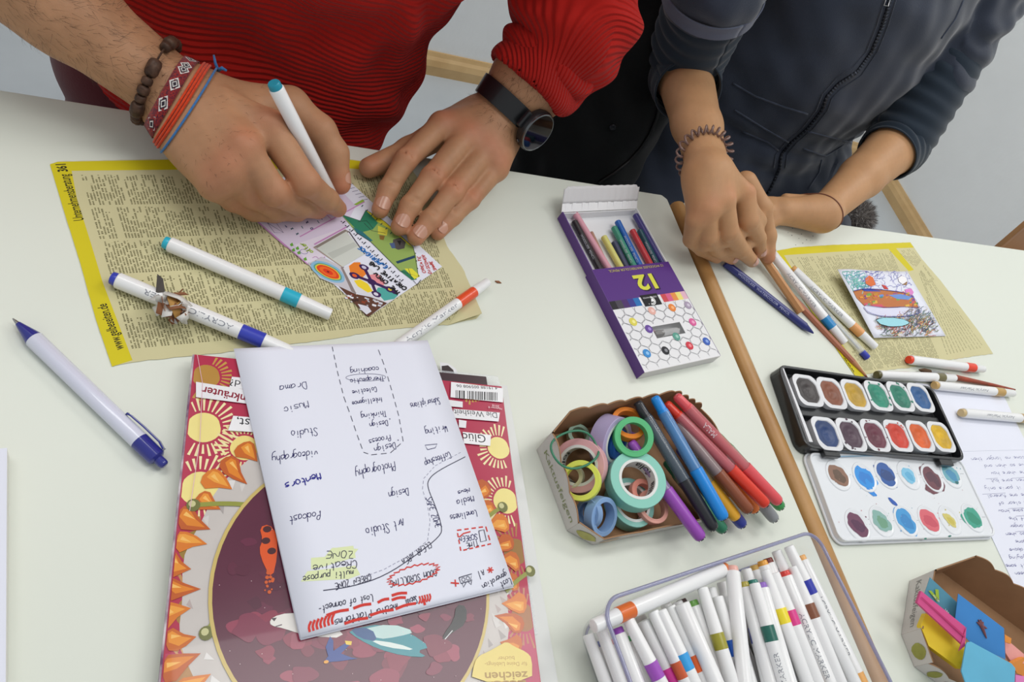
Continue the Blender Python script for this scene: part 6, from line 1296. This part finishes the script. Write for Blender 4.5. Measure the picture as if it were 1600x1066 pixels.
# ------------------------------------------------------------------ felt pens across the tray
GF = 'translucent felt pens lying over the edge of the tray'
def felt(label, a, b_, ccol, bcol, zt=.047, zc=.025, capf=None, r_=.0056, text=None, tail=True):
    A = P(a[0], a[1], zt); B = P(b_[0], b_[1], zc); X = (B - A); L = X.length; X.normalize(); t = thing('felt_pen', label, 'felt pen', (A + B) / 2 - Vector((0, 0, r_)), GF); cf = capf or .68
    m = plast(ccol, .3)
    cyl(t, 'end_plug', m, A, X, [(0, r_ * .45), (.001, r_ * .68), (.003, r_ * .78), (.014, r_ * .82), (.0142, r_ * .9), (.018, r_ * .92)])
    cyl(t, 'barrel', mat('felt_' + bcol, bcol, .18, alpha=.62, coat=.4), A, X, [(.016, r_ * .93), (.0175, r_ * .97), (cf * L, r_ * .97)]); cyl(t, 'ink_core', mat('core_' + bcol, bcol, .5), A, X, [(.019, r_ * .62), (cf * L, r_ * .62)], 12)
    cyl(t, 'cap', m, A, X, [(cf * L, r_ * 1.0), (cf * L + .0004, r_ * 1.06), (L - .0055, r_ * .98), (L - .0025, r_ * .92), (L - .0008, r_ * .74), (L, r_ * .45)])
    b = MB(); Y = X.cross(Vector((0, 0, 1))).normalized(); Z = Y.cross(X)
    for k in range(4):
        a0 = k * 1.57 + .35; b.tube([B + X * .0001 + (Y * math.cos(a0 + s_ * .3) + Z * math.sin(a0 + s_ * .3)) * r_ * .56 for s_ in range(4)], .00035, 5)
    b.build('air_slots', mat('slot_dark', '3a3a44', .6), t)
    if text: wrap_text(t, text, A, X, r_, L, 'f2e8ea')
    return t
felt('purple felt pen, leftmost across the tray edge', (985, 690), (1097, 843), '9a4cb4', 'a58cb8', .034, .030, .50)
felt('dark green felt pen capped end peeping out under the black pen', (1040, 720), (1132, 831), '2c7a5c', '7ca898', .018, .014, .6)
felt('black felt pen between the purple and the bright blue pens', (995, 628), (1116, 828), '25272c', '5c6874', .046, .034, .62)
felt('navy felt pen end peeping out below the yellow cap', (1060, 700), (1162, 823), '34409c', '7c84b4', .020, .014, .6)
felt('yellow felt pen between blue and brown caps', (1040, 660), (1152, 812), 'f0b234', 'd8c088', .028, .022, .62)
felt('bright blue felt pen on top of the bundle', (1022, 620), (1132, 812), '1788dc', '5c94cc', .052, .043, .60)
felt('orange felt pen end peeping out beside the brown cap', (1090, 680), (1182, 800), 'e0762c', 'd0a080', .024, .018, .6)
felt('grey felt pen end below the red cap', (1110, 690), (1212, 814), '8f9396', 'a8acb0', .022, .016, .6)
felt('brown felt pen between the bright blue and the red pens', (1040, 640), (1172, 800), '8a4a2e', 'a89494', .040, .034, .62)
felt('green felt pen end at the far right of the bundle', (1120, 680), (1222, 795), '3f9450', '8cb494', .020, .016, .6)
felt('orange-red felt pen second from the right', (1040, 630), (1198, 790), 'dc3a26', 'cf7078', .046, .036, .64)
felt('coral pink felt pen, rightmost of the bundle with white lettering', (1056, 618), (1218, 786), 'e0565c', 'd8767c', .054, .034, .66, text=('MALA', .36, .25, .0052))
# ------------------------------------------------------------------ clear box of markers
TLc = P(938, 942, .05); TRc = P(1265, 819, .05); fx = (TRc - TLc); BW = fx.length; fk = Fr(TLc, fx + Vector((.012, -.006, 0)), 0); fk.y = -fk.y; BD = .165
mat('acrylic', 'eef1f8', .04, alpha=.13, spec=1.0); mat('acrylic_edge', '8f90b8', .06, alpha=.6, spec=1.0, coat=.5)
t = thing('storage_box', 'clear acrylic box packed with white markers', 'box', fk(BW / 2, BD / 2))
def rp(ins, z, r_=.016): return [fk(x, y, z) for x, y in rpoly(BW / 2, BD / 2, BW - 2 * ins, BD - 2 * ins, r_, 8)]
lev = [(.010, .0006), (.0065, .0025), (.0045, .02), (.0015, .046), (0, .048), (-.0012, .050), (-.0012, .0515)]
b = MB(); rings = [rp(i_, z) for i_, z in lev]; n = len(rings[0]); vs = [p for r_ in rings for p in r_]
b.add(vs, [(i * n + k, i * n + (k + 1) % n, (i + 1) * n + (k + 1) % n, (i + 1) * n + k) for i in range(len(lev) - 1) for k in range(n)] + [tuple(range(n))[::-1]]); b.build('shell', MATS['acrylic'], t, smooth=True, thick=.0018)
b = MB(); b.tube(rp(-.0005, .0515), .0016, 8, True); b.build('rim', MATS['acrylic_edge'], t, smooth=True)
b = MB(); b.tube(rp(.0085, .0016), .0010, 6, True); b.build('base_edge', MATS['acrylic_edge'], t, smooth=True)
ZK = lambda x, y: (890 + x / 3.137, 800 + y / 3.137)
GK = 'white acrylic markers in the clear box'
def bm(label, ex, ey, dxdy, col, z0, z1, kind, band=.22, rr_=.0050, ln=.138, text=None):
    T = P(*ZK(ex, ey), z0); Q = P(*ZK(ex + dxdy * 300, ey + 300), z0 + (z1 - z0) * .5); d = (Q - T); d.z = 0; d = (d.normalized() * ln + Vector((0, 0, z1 - z0))).normalized(); E_ = T + d * ln
    if kind == 'cap': return marker(label, E_, T, rr_, col, (1 - band - .085, 1 - band), GK, text=text)
    return marker(label, T, E_, rr_, col, (.72, .80), GK, text=text, plug=kind != 'blank')
LM = [(285, 525, .50, 'a253bc', .044, .038, 'cap', .235, 'marker with wide purple band, left in the clear box'), (362, 532, .48, 'd83a9c', .034, .030, 'cap', .26, 'marker with magenta band just right of the purple-banded one'), (407, 487, .46, 'cf5f38', .043, .038, 'cap', .27, 'marker with rust-red band beside the light blue one in the box'),
 (447, 482, .44, '36a0e2', .046, .040, 'cap', .235, 'marker with light blue band in the clear box'), (490, 462, .44, 'e8642a', .040, .036, 'cap', .27, 'marker with orange band right of the light blue one'), (525, 440, .42, '1f5a4c', .032, .028, 'cap', .27, 'marker with dark green band partly under the plain white one'),
 (550, 450, .42, 'd8d8dc', .048, .044, 'blank', .2, 'plain white marker without visible band at centre left of the box'), (600, 435, .38, '6aa04a', .036, .030, 'plug', .2, 'marker with leaf green end plug in the clear box'), (650, 372, .30, 'a09a34', .046, .040, 'cap', .245, 'marker with wide olive band in the middle of the box'),
 (725, 415, .28, '2460c8', .042, .036, 'cap', .235, 'marker with royal blue band right of the olive-banded one'), (768, 415, .26, 'd8d8dc', .034, .030, 'cap', .3, 'white marker squeezed beside the pink-ended one'), (796, 268, .10, 'e8b0a4', .050, .046, 'plug', .2, 'white marker with pale pink end lying on top of the others'),
 (850, 345, .26, 'a89c3c', .040, .034, 'plug', .2, 'marker with small olive end beside the pink-ended one'), (895, 335, .26, '2c7c70', .042, .036, 'plug', .2, 'marker with teal end plug in the clear box'), (936, 348, .28, '8a5cbc', .045, .038, 'plug', .2, 'marker with purple end plug in the clear box'),
 (868, 400, .22, '3c50a8', .036, .030, 'cap', .19, 'marker with indigo band half hidden by the pink-ended one'), (905, 350, .28, '24685c', .049, .041, 'cap', .235, 'marker with deep green band, lettering down its barrel'), (957, 285, .36, 'f0dc30', .046, .040, 'cap', .225, 'marker with yellow band in the clear box'),
 (1003, 300, .38, 'dc3c8c', .046, .040, 'cap', .22, 'marker with pink band right of the yellow-banded one'), (1050, 290, .40, 'd83c34', .043, .037, 'plug', .2, 'marker with red end plug in the clear box'), (1092, 268, .40, '84523a', .046, .040, 'cap', .225, 'marker with brown band, third from the right wall'),
 (1073, 168, .47, '3038a8', .049, .042, 'cap', .215, 'marker with dark blue band leaning highest at the right'), (1012, 190, .44, 'd8d8dc', .040, .036, 'cap', .3, 'white marker behind the dark-blue-banded one'), (1130, 215, .48, 'e8ac64', .036, .034, 'plug', .2, 'marker with peach end and peach band against the right wall'),
 (942, 240, .36, 'e8a43c', .036, .030, 'plug', .2, 'marker with small amber end near the far wall'), (968, 228, .38, '7a3028', .034, .028, 'plug', .2, 'marker with dark red glittering end near the far wall'), (985, 262, .38, 'd8d8dc', .030, .026, 'cap', .3, 'white capped marker near the far wall, right of the dark red end'),
 (905, 262, .34, 'd8b060', .030, .026, 'plug', .2, 'marker with light ochre end near the far wall'), (865, 280, .30, 'd8d8dc', .034, .028, 'cap', .3, 'white capped marker right behind the pink-ended one'), (545, 430, .40, '4a3434', .030, .024, 'plug', .2, 'marker with dark brown end behind the plain white one'),
 (690, 372, .30, 'd8d8dc', .036, .030, 'cap', .3, 'white capped marker right behind the olive-banded one'), (745, 345, .28, 'd8d8dc', .028, .024, 'cap', .3, 'white capped marker deep in the middle of the box'), (232, 568, .36, '8f46b0', .036, .032, 'plug', .2, 'marker with purple-scribbled end by the left wall'),
 (155, 580, .36, 'e0a89c', .030, .026, 'cap', .55, 'marker with pale salmon band near the left wall'), (90, 600, .36, '58a868', .022, .020, 'cap', .42, 'marker with mint green band seen through the left wall'), (245, 600, .36, '1c80d8', .026, .024, 'cap', .34, 'marker with azure band low beside the purple-banded one'),
 (345, 510, .42, 'c8c4c0', .026, .022, 'plug', .2, 'marker with clear grey end under the cross-lying marker'), (470, 452, .42, 'd8d8dc', .030, .026, 'cap', .3, 'white capped marker behind the light-blue-banded one')]
for i, (ex, ey, dd, c_, z0, z1, kd, bd, lb) in enumerate(LM):
    bm('white ' + lb if not lb.startswith(('white', 'plain')) else lb, ex, ey, dd, c_, z0, z1, kd, bd, rr_=.0052 if kd != 'blank' and ex != 796 else .0058, text=('ACRYLIC MARKER', .25, .62, .004) if i in (9, 16, 19, 23) else None)
A = P(*ZK(768, 275), .046); B = P(*ZK(165, 540), .046)
marker('white marker with orange end and band lying crosswise along the far wall', A, A + (B - A).normalized() * .140, .0058, 'dc6c2c', (.735, .835), GK, plugc='dc7c40')
rs = random.Random(21)
for i in range(15):
    x = .012 + i * .0150; y = .022 + rs.uniform(0, .006); A = fk(x, y, .0075 + .0115 * 0); B = fk(x + rs.uniform(-.004, .004), y + .134, .0075)
    marker('white marker in the bottom layer of the clear box', A, B, .0052, rs.choice(['d8d8dc', '58a868', '3c50a8', 'd83c34']), (.72, .80), GK)
# ------------------------------------------------------------------ watercolour box
zT = .016
fp, pw_, ph_ = fit([(1225, 582), (1455, 596), (1499, 703), (1262, 716)], zT)     # local y runs towards the hinge
mat('black_plastic', '1d1e21', .3, coat=.3); mat('pan_white', 'dcdde0', .3, coat=.2); mat('lid_white', 'e3e6ea', .3, coat=.2)
t = thing('paint_box', 'black watercolour box with twelve round pans and a stained white lid', 'paint box', fp(pw_ / 2, ph_ / 2))
def q2(pts): return [tuple(fp(x, y)[:2]) for x, y in pts]
def shell(parent, name, m, outer, inner, z0, z1, zf):    # open tray with rounded corners: outer & inner outlines
    n = len(outer); b = MB(); sp = 1
    vs = [fp(x, y, z0) for x, y in outer] + [fp(x, y, z1) for x, y in outer] + [fp(x, y, z1) for x, y in inner] + [fp(x, y, zf) for x, y in inner]
    b.add(vs, [(k, (k + 1) % n, n + (k + 1) % n, n + k) for k in range(n)] + [(n + k, n + (k + 1) % n, 2 * n + (k + 1) % n, 2 * n + k) for k in range(n)] + [(2 * n + k, 2 * n + (k + 1) % n, 3 * n + (k + 1) % n, 3 * n + k) for k in range(n)] + [tuple(range(3 * n, 4 * n)), tuple(range(n))[::-1]])
    return b.build(name, m, parent, bevel=.0008)
shell(t, 'tray', MATS['black_plastic'], rpoly(pw_ / 2, ph_ / 2, pw_ + .002, ph_ + .002, .012), rpoly(pw_ / 2, ph_ / 2, pw_ - .006, ph_ - .005, .009), .0004, zT, .004)
b = MB(); b.prism(q2([(.0045, .004), (.0062, .004), (.011, ph_ - .006), (.006, ph_ - .006)]), zT - .002, zT + .0006); b.build('side_clip', MATS['pan_white'], t)
for k in range(3):
    b = MB(); b.prism(q2([(pw_ * (.25 + .25 * k) - .006, ph_ / 2 - .004), (pw_ * (.25 + .25 * k) + .006, ph_ / 2 - .004), (pw_ * (.25 + .25 * k) + .004, ph_ / 2 + .004), (pw_ * (.25 + .25 * k) - .004, ph_ / 2 + .004)]), .004, .010); b.build('spacer', MATS['black_plastic'], t)
b = MB(); b.prism(q2([(.008, ph_ / 2 - .0085), (pw_ - .008, ph_ / 2 - .0085), (pw_ - .008, ph_ / 2 + .0085), (.008, ph_ / 2 + .0085)]), .004, .0105); b.build('middle_channel', MATS['black_plastic'], t, bevel=.001)
ZQ = lambda x, y: (1200 + x / 3.5525, 560 + y / 3.5525)
paints = [('black', '3c3434', 222, 178), ('brown', '8a4c30', 354, 193), ('ochre', 'c49c2c', 485, 203), ('emerald', '1e8a70', 613, 208), ('green', '1c8068', 735, 212), ('turquoise blue', '1f5a94', 848, 218),
          ('dark blue', '1f3e74', 327, 418), ('dark violet', '4c3344', 462, 424), ('wine red', '6c2c40', 595, 428), ('vermilion', 'd83c26', 722, 430), ('orange', 'e0601c', 845, 432), ('yellow', 'e2b40e', 962, 436)]
for i, (nm, c_, x, y) in enumerate(paints):
    p = P(*ZQ(x, y), .0165); lx, ly = fp.loc(p) if False else ((p - fp.o).dot(fp.x), (p - fp.o).dot(fp.y))
    hw = .0415 / 2; hl = .0385 / 2; zt_ = .0168
    def loop(w_, h_, r_, z): return [fp(a_, b_, z) for a_, b_ in rpoly(lx, ly, w_, h_, r_, 6)]
    R_ = .0162
    pan = MB(); n = 28; rr1 = rpoly(lx, ly, .0372, .0385, .010, 6); o_ = [fp(a_, b_, .005) for a_, b_ in rpoly(lx, ly, .034, .035, .009, 6)]; o1 = [fp(a_, b_, zt_) for a_, b_ in rr1]
    cen = fp(lx, ly, 0); n = len(o1)
    def cir(rad, z): return [Vector((cen.x, cen.y, 0)) + ((o1[k].xy.to_3d() - Vector((cen.x, cen.y, 0))).normalized()) * rad + Vector((0, 0, z)) for k in range(n)]
    rows = [o_, o1, cir(R_ + .0006, zt_ + .0003), cir(R_, zt_ - .0004), cir(R_ - .002, zt_ - .005)]
    pan.add([v for r_ in rows for v in r_], [(j * n + k, j * n + (k + 1) % n, (j + 1) * n + (k + 1) % n, (j + 1) * n + k) for j in range(4) for k in range(n)] + [tuple(range(4 * n, 5 * n)), tuple(range(n))[::-1]])
    po = pan.build('pan', MATS['pan_white'], t, smooth=True, autosm=.5); po['label'] = 'white pan of ' + nm + ' paint'
    rk = random.Random(i); pb_ = MB(); R2 = R_ - .0002; NR = 9; NS = 32; vs = []; ph0 = rk.uniform(0, 6)
    for j in range(NR + 1):
        for k in range(NS):
            a = 2 * math.pi * k / NS; rad = R2 * j / NR; z = zt_ - .0005 + .0003 * math.sin(3 * a + ph0 + j) * (j / NR) * (1 - j / NR) * 3 - .0012 * math.exp(-((j / NR - .15) / .35) ** 2) + .0004 * math.sin(j * 1.7 + ph0 + 2 * math.sin(a)) * (j < NR) * (j / NR) * (1 - j / NR) * 3
            vs.append(Vector((cen.x + rad * math.cos(a), cen.y + rad * math.sin(a), z)))
    pb_.add(vs, [(j * NS + k, j * NS + (k + 1) % NS, (j + 1) * NS + (k + 1) % NS, (j + 1) * NS + k) for j in range(NR) for k in range(NS)])
    v2 = '%02x%02x%02x' % tuple(int(v * .78) for v in bytes.fromhex(c_)); pb_.build('paint', mat('paint_' + c_, c_, .42, var=.8, vscale=60, var2=v2, bump=.3, bscale=150), po, smooth=True)
    if i in (3, 4, 7, 8, 9):                 # smeared paint on the rim
        for q_ in range(5):
            a = rk.uniform(0, 6.28); s_ = rk.uniform(.001, .0028); cc_ = Vector((cen.x + (R_ + .0015) * math.cos(a), cen.y + (R_ + .0015) * math.sin(a), zt_ + .0004)); b = MB(); b.add([cc_ + Vector((math.cos(k_) * s_ * rk.uniform(.5, 1.2), math.sin(k_) * s_ * rk.uniform(.4, 1), 0)) for k_ in range(6)], [tuple(range(6))]); b.build('smear', mat('paint_' + c_, c_), po)
# hinges and lid
fl, lw_, lh_ = fit([(1266, 714), (1500, 710), (1556, 834), (1314, 850)], .009); fp0 = fp
for cx_ in (.14, .86):
    b = MB(); p = fp(pw_ * cx_, ph_ + .003, .012); M_ = Matrix(((fp.x.x, fp.y.x, 0, p.x), (fp.x.y, fp.y.y, 0, p.y), (0, 0, 1, p.z), (0, 0, 0, 1))); b.box((0, 0, 0), (.023, .010, .006), M_); b.build('hinge', MATS['black_plastic'], t, bevel=.001)
fp = fl
lid = shell(t, 'lid', MATS['lid_white'], rpoly(lw_ / 2, lh_ / 2, lw_, lh_, .010), rpoly(lw_ / 2, lh_ / 2, lw_ - .005, lh_ - .005, .008), .0004, .0090, .0072)
b = MB(); b.tube([fp(x, y, .0022) for x, y in rpoly(lw_ / 2, lh_ / 2, lw_ + .002, lh_ + .002, .011)], .0014, 6, True); b.build('lid_rim', MATS['lid_white'], lid, smooth=True)
wells = [('8a6450', 390, 650, 1.0, '5f4634'), ('2490e0', 535, 660, 1.1, '1c7cd0'), ('2456a0', 655, 645, 1.1, '1c3f7c'), ('7cc0e0', 780, 650, .75, '5cacd4'), ('6c3844', 910, 665, 1.2, '54283a'), ('6aaab8', 1015, 645, 1.0, '3f8cb4'), ('6c3a56', 497, 925, .95, '54284a'), ('86b0a8', 630, 905, .9, '6c9c80'), ('3f98d4', 765, 903, 1.1, '2f84c4'), ('d8606c', 895, 900, 1.05, 'c84a5c'), ('d0c46c', 1010, 898, .6, 'c8b850'), ('38a088', 1135, 885, 1.1, '1f8c70')]
ins = Print(.0074)
for i, (c_, x, y, sz, c2) in enumerate(wells):
    px_, py_ = ZQ(x, y); c0 = P(px_, py_, .0072); b = MB(); n = 32; R_ = .0164
    pf = [(.0001, R_ + .0008), (.0007, R_ + .0003), (.0009, R_), (.0004, R_ - .0012), (.0001, R_ - .004)]
    b.lathe(c0, (0, 0, 1), pf, n); b.f = b.f[:-2]; b.c = b.c[:-2]; b.build('mixing_well', MATS['lid_white'], lid, smooth=True)
    ins.k = 3 + i; ins.ell(px_, py_, .0146 * sz, .0116 * sz, -.5 + .3 * math.sin(i * 3), c_, 40, .14 + .06 * (i % 3), i + 3); ins.ell(px_ + 1.5, py_ + 1.5, .0088 * sz, .0064 * sz, -.5, c2, 30, .2, i + 30)
    for q_ in range(5): ins.ell(px_ + rnd.uniform(-16, 16), py_ + rnd.uniform(-18, 18), rnd.uniform(.0003, .0011), None, 0, c_, 7, .3, q_)
    ins.line([(px_ + 14, py_ - 1), (px_ + 20, py_ - 1)], .0005, 'b8bcc0')
ins.ell(*ZQ(575, 745), .0062, .0035, -.7, '1f86dc', 24, .25, 8); ins.ell(*ZQ(560, 700), .004, .006, 0, '2490e0', 20, .2, 9); ins.ell(*ZQ(693, 797), .0030, .0062, .7, '2456b0', 16, .15, 5); ins.ell(*ZQ(910, 720), .012, .007, .1, '6c3844', 24, .2, 5); ins.ell(*ZQ(1048, 690), .003, .002, 0, '2c6c6c', 12, .3, 4)
for i in range(26): ins.ell(*ZQ(rnd.uniform(340, 1190), rnd.uniform(580, 960)), rnd.uniform(.0002, .0007), None, 0, rnd.choice(['9c8478', '6c3844', 'c88a90', '5c5c64', '7fa8c0']), 7)
ins.build('wet_paint', mat('wet_paint', rough=.25, attr=True, coat=.3), lid)
pe = Print(.0091); pe.line([(1285, 714), (1330, 713), (1400, 712), (1450, 712)], .0012, '8cb4d0')
pe.ell(1446, 842, .0022, .001, 0, '2c7a68', 12, .2); pe.ell(1484, 838, .003, .001, 0, '2f6f64', 12, .2); pe.build('smear', MATS['wet_paint'], lid)
fp = fp0
# ------------------------------------------------------------------ cards and notes in the second tray
ZC = lambda x, y: (1360 + x / 4.717, 840 + y / 4.717)
def slab(name, label, cat, pts, zs, m, th=.0012, group=None, rim=None):
    P_ = [P(*ZC(x, y), z) for (x, y), z in zip(pts, zs)]; k3 = len(pts) // 3 or 1; pl = (P_[k3] - P_[0]).cross(P_[-1] - P_[0]).normalized()
    P_ = [CAM + r_ * ((P_[0] - CAM).dot(pl) / r_.dot(pl)) for r_ in (ray(*ZC(x, y)) for x, y in pts)]; n_ = (P_[1] - P_[0]).cross(P_[2] - P_[0]).normalized(); n_ = -n_ if n_.dot(CF) > 0 else n_
    c = sum(P_, Vector()) / len(P_); t = thing(name, label, cat, c, group); b = MB(); n = len(P_); vs = [p for p in P_] + [p - n_ * th for p in P_]
    b.add(vs, [tuple(range(n)), tuple(range(n, 2 * n))[::-1]] + [(k, n + k, n + (k + 1) % n, (k + 1) % n) for k in range(n)]); b.build('sheets', m, t); return t, n_, P_
for c_ in ('5c9cb4', '3f8ad0', '5fb0d0', 'f2cf2c', 'd84f8c', 'e8923c', 'f0a49c', 'b890d8', 'f08ac8', '8a8480'): mat('note_' + c_, c_, .55, var=.12, vscale=20)
slab('sticky_notes', 'yellow sticky note pad leaning at the near wall of the second tray', 'notes', [(410, 560), (700, 760), (715, 820), (660, 970), (540, 880), (430, 800), (372, 650)], [.030, .034, .034, .026, .024, .024, .026], MATS['note_f2cf2c'], .006, 'paper pads in the second tray')
tc, nn, PP = slab('discount_card', 'slate-blue printed card with lime tab standing in the second tray', 'card', [(440, 295), (640, 480), (610, 700), (395, 430)], [.040, .041, .032, .030], MATS['note_5c9cb4'], .0008)
def lab(t, PP, nn, pts, m, nm='printed_mark', k=.0014):     # bilinear patch on a slab
    def at(u, v): return PP[0].lerp(PP[1], u).lerp(PP[3].lerp(PP[2], u), v) + nn * k
    b = MB(); b.add([at(*p) for p in pts], [tuple(range(len(pts)))]); b.build(nm, m, t); return at
at = lab(tc, PP, nn, [(.05, .62), (.12, .50), (.42, .52), (.36, .66)], mat('lime', 'a6c63c', .5)); lab(tc, PP, nn, [(.22, .28), (.32, .18), (.42, .55), (.32, .64)], MATS['lime'])
vs, fs = font('100', .02); b = MB(); b.add([at(.62 + .30 * v[0] * .35 / 1.0, .82 - v[1] * .36) for v in vs], fs); b.build('lettering', mat('note_white', 'f0f4f4', .5), tc)
vs, fs = font('AUF DEI', .01); b = MB(); b.add([at(.20 + .06 * v[0], .62 - v[1] * .10) + nn * .0003 for v in vs], fs); b.build('lettering', mat('note_white', 'f0f4f4', .5), tc)
td, nn, PP = slab('card', 'bright blue card with a brown hand-like print in the second tray', 'card', [(648, 415), (985, 670), (995, 900), (740, 780), (620, 640)], [.050, .052, .040, .036, .038], MATS['note_3f8ad0'], .0006)
c0_ = P(*ZC(815, 650), .0458); e1 = (PP[1] - PP[0]).normalized(); e2 = nn.cross(e1)
for a_, l_ in ((2.6, .006), (2.2, .0055), (3.1, .0055), (1.6, .004), (.2, .006), (-.6, .012)):
    b = MB(); d_ = e1 * math.cos(a_) + e2 * math.sin(a_); b.tube([c0_ + nn * .0006, c0_ + nn * .0006 + d_ * l_ * .6, c0_ + nn * .0006 + d_ * l_], [.0018, .0011, .0004], 6); b.build('printed_mark', mat('print_brown', '7a4c50', .7), td)
slab('sticky_notes', 'salmon pink note pad beyond the bright blue card', 'notes', [(990, 740), (1132, 860), (1132, 930), (1040, 920), (995, 850)], [.040, .042, .036, .034, .036], MATS['note_f0a49c'], .004, 'paper pads in the second tray')
slab('sticky_notes', 'small orange note between bright blue card and tray wall', 'notes', [(990, 715), (1040, 745), (1035, 785), (992, 770)], [.046, .046, .044, .044], MATS['note_e8923c'], .002, 'paper pads in the second tray')
slab('sticky_notes', 'orange note pad at the right frame edge in front of the salmon pad', 'notes', [(1040, 930), (1132, 885), (1160, 1040), (1080, 1000)], [.040, .042, .034, .034], MATS['note_e8923c'], .003, 'paper pads in the second tray')
slab('sticky_notes', 'bright pink note pad under the orange one at the lower right corner', 'notes', [(1070, 1010), (1200, 1040), (1200, 1110), (1070, 1110)], [.032, .032, .026, .026], MATS['note_f08ac8'], .003, 'paper pads in the second tray')
slab('card', 'rounded light blue card in front of the bright blue card', 'card', [(740, 768), (1040, 930), (1068, 965), (1060, 1120), (720, 1120), (672, 985), (705, 790), (715, 772)], [.046, .046, .045, .036, .034, .036, .045, .046], MATS['note_5fb0d0'], .0010)
tb, nn, PP = slab('sticky_tab_strip', 'long bright pink strip of index tabs across the tray', 'notes', [(375, 395), (700, 660), (690, 800), (345, 480)], [.044, .046, .042, .040], MATS['note_d84f8c'], .0030)
at = lab(tb, PP, nn, [(0.02, .42), (.98, .50), (.98, .62), (.02, .50)], mat('deep_pink', 'b82a68', .5), 'fold')
b = MB(); b.add([PP[1] + nn * .001, PP[2] + nn * .001, P(*ZC(648, 838), .038)], [(0, 1, 2)]); b.build('folded_end', MATS['note_d84f8c'], tb, thick=.0006)
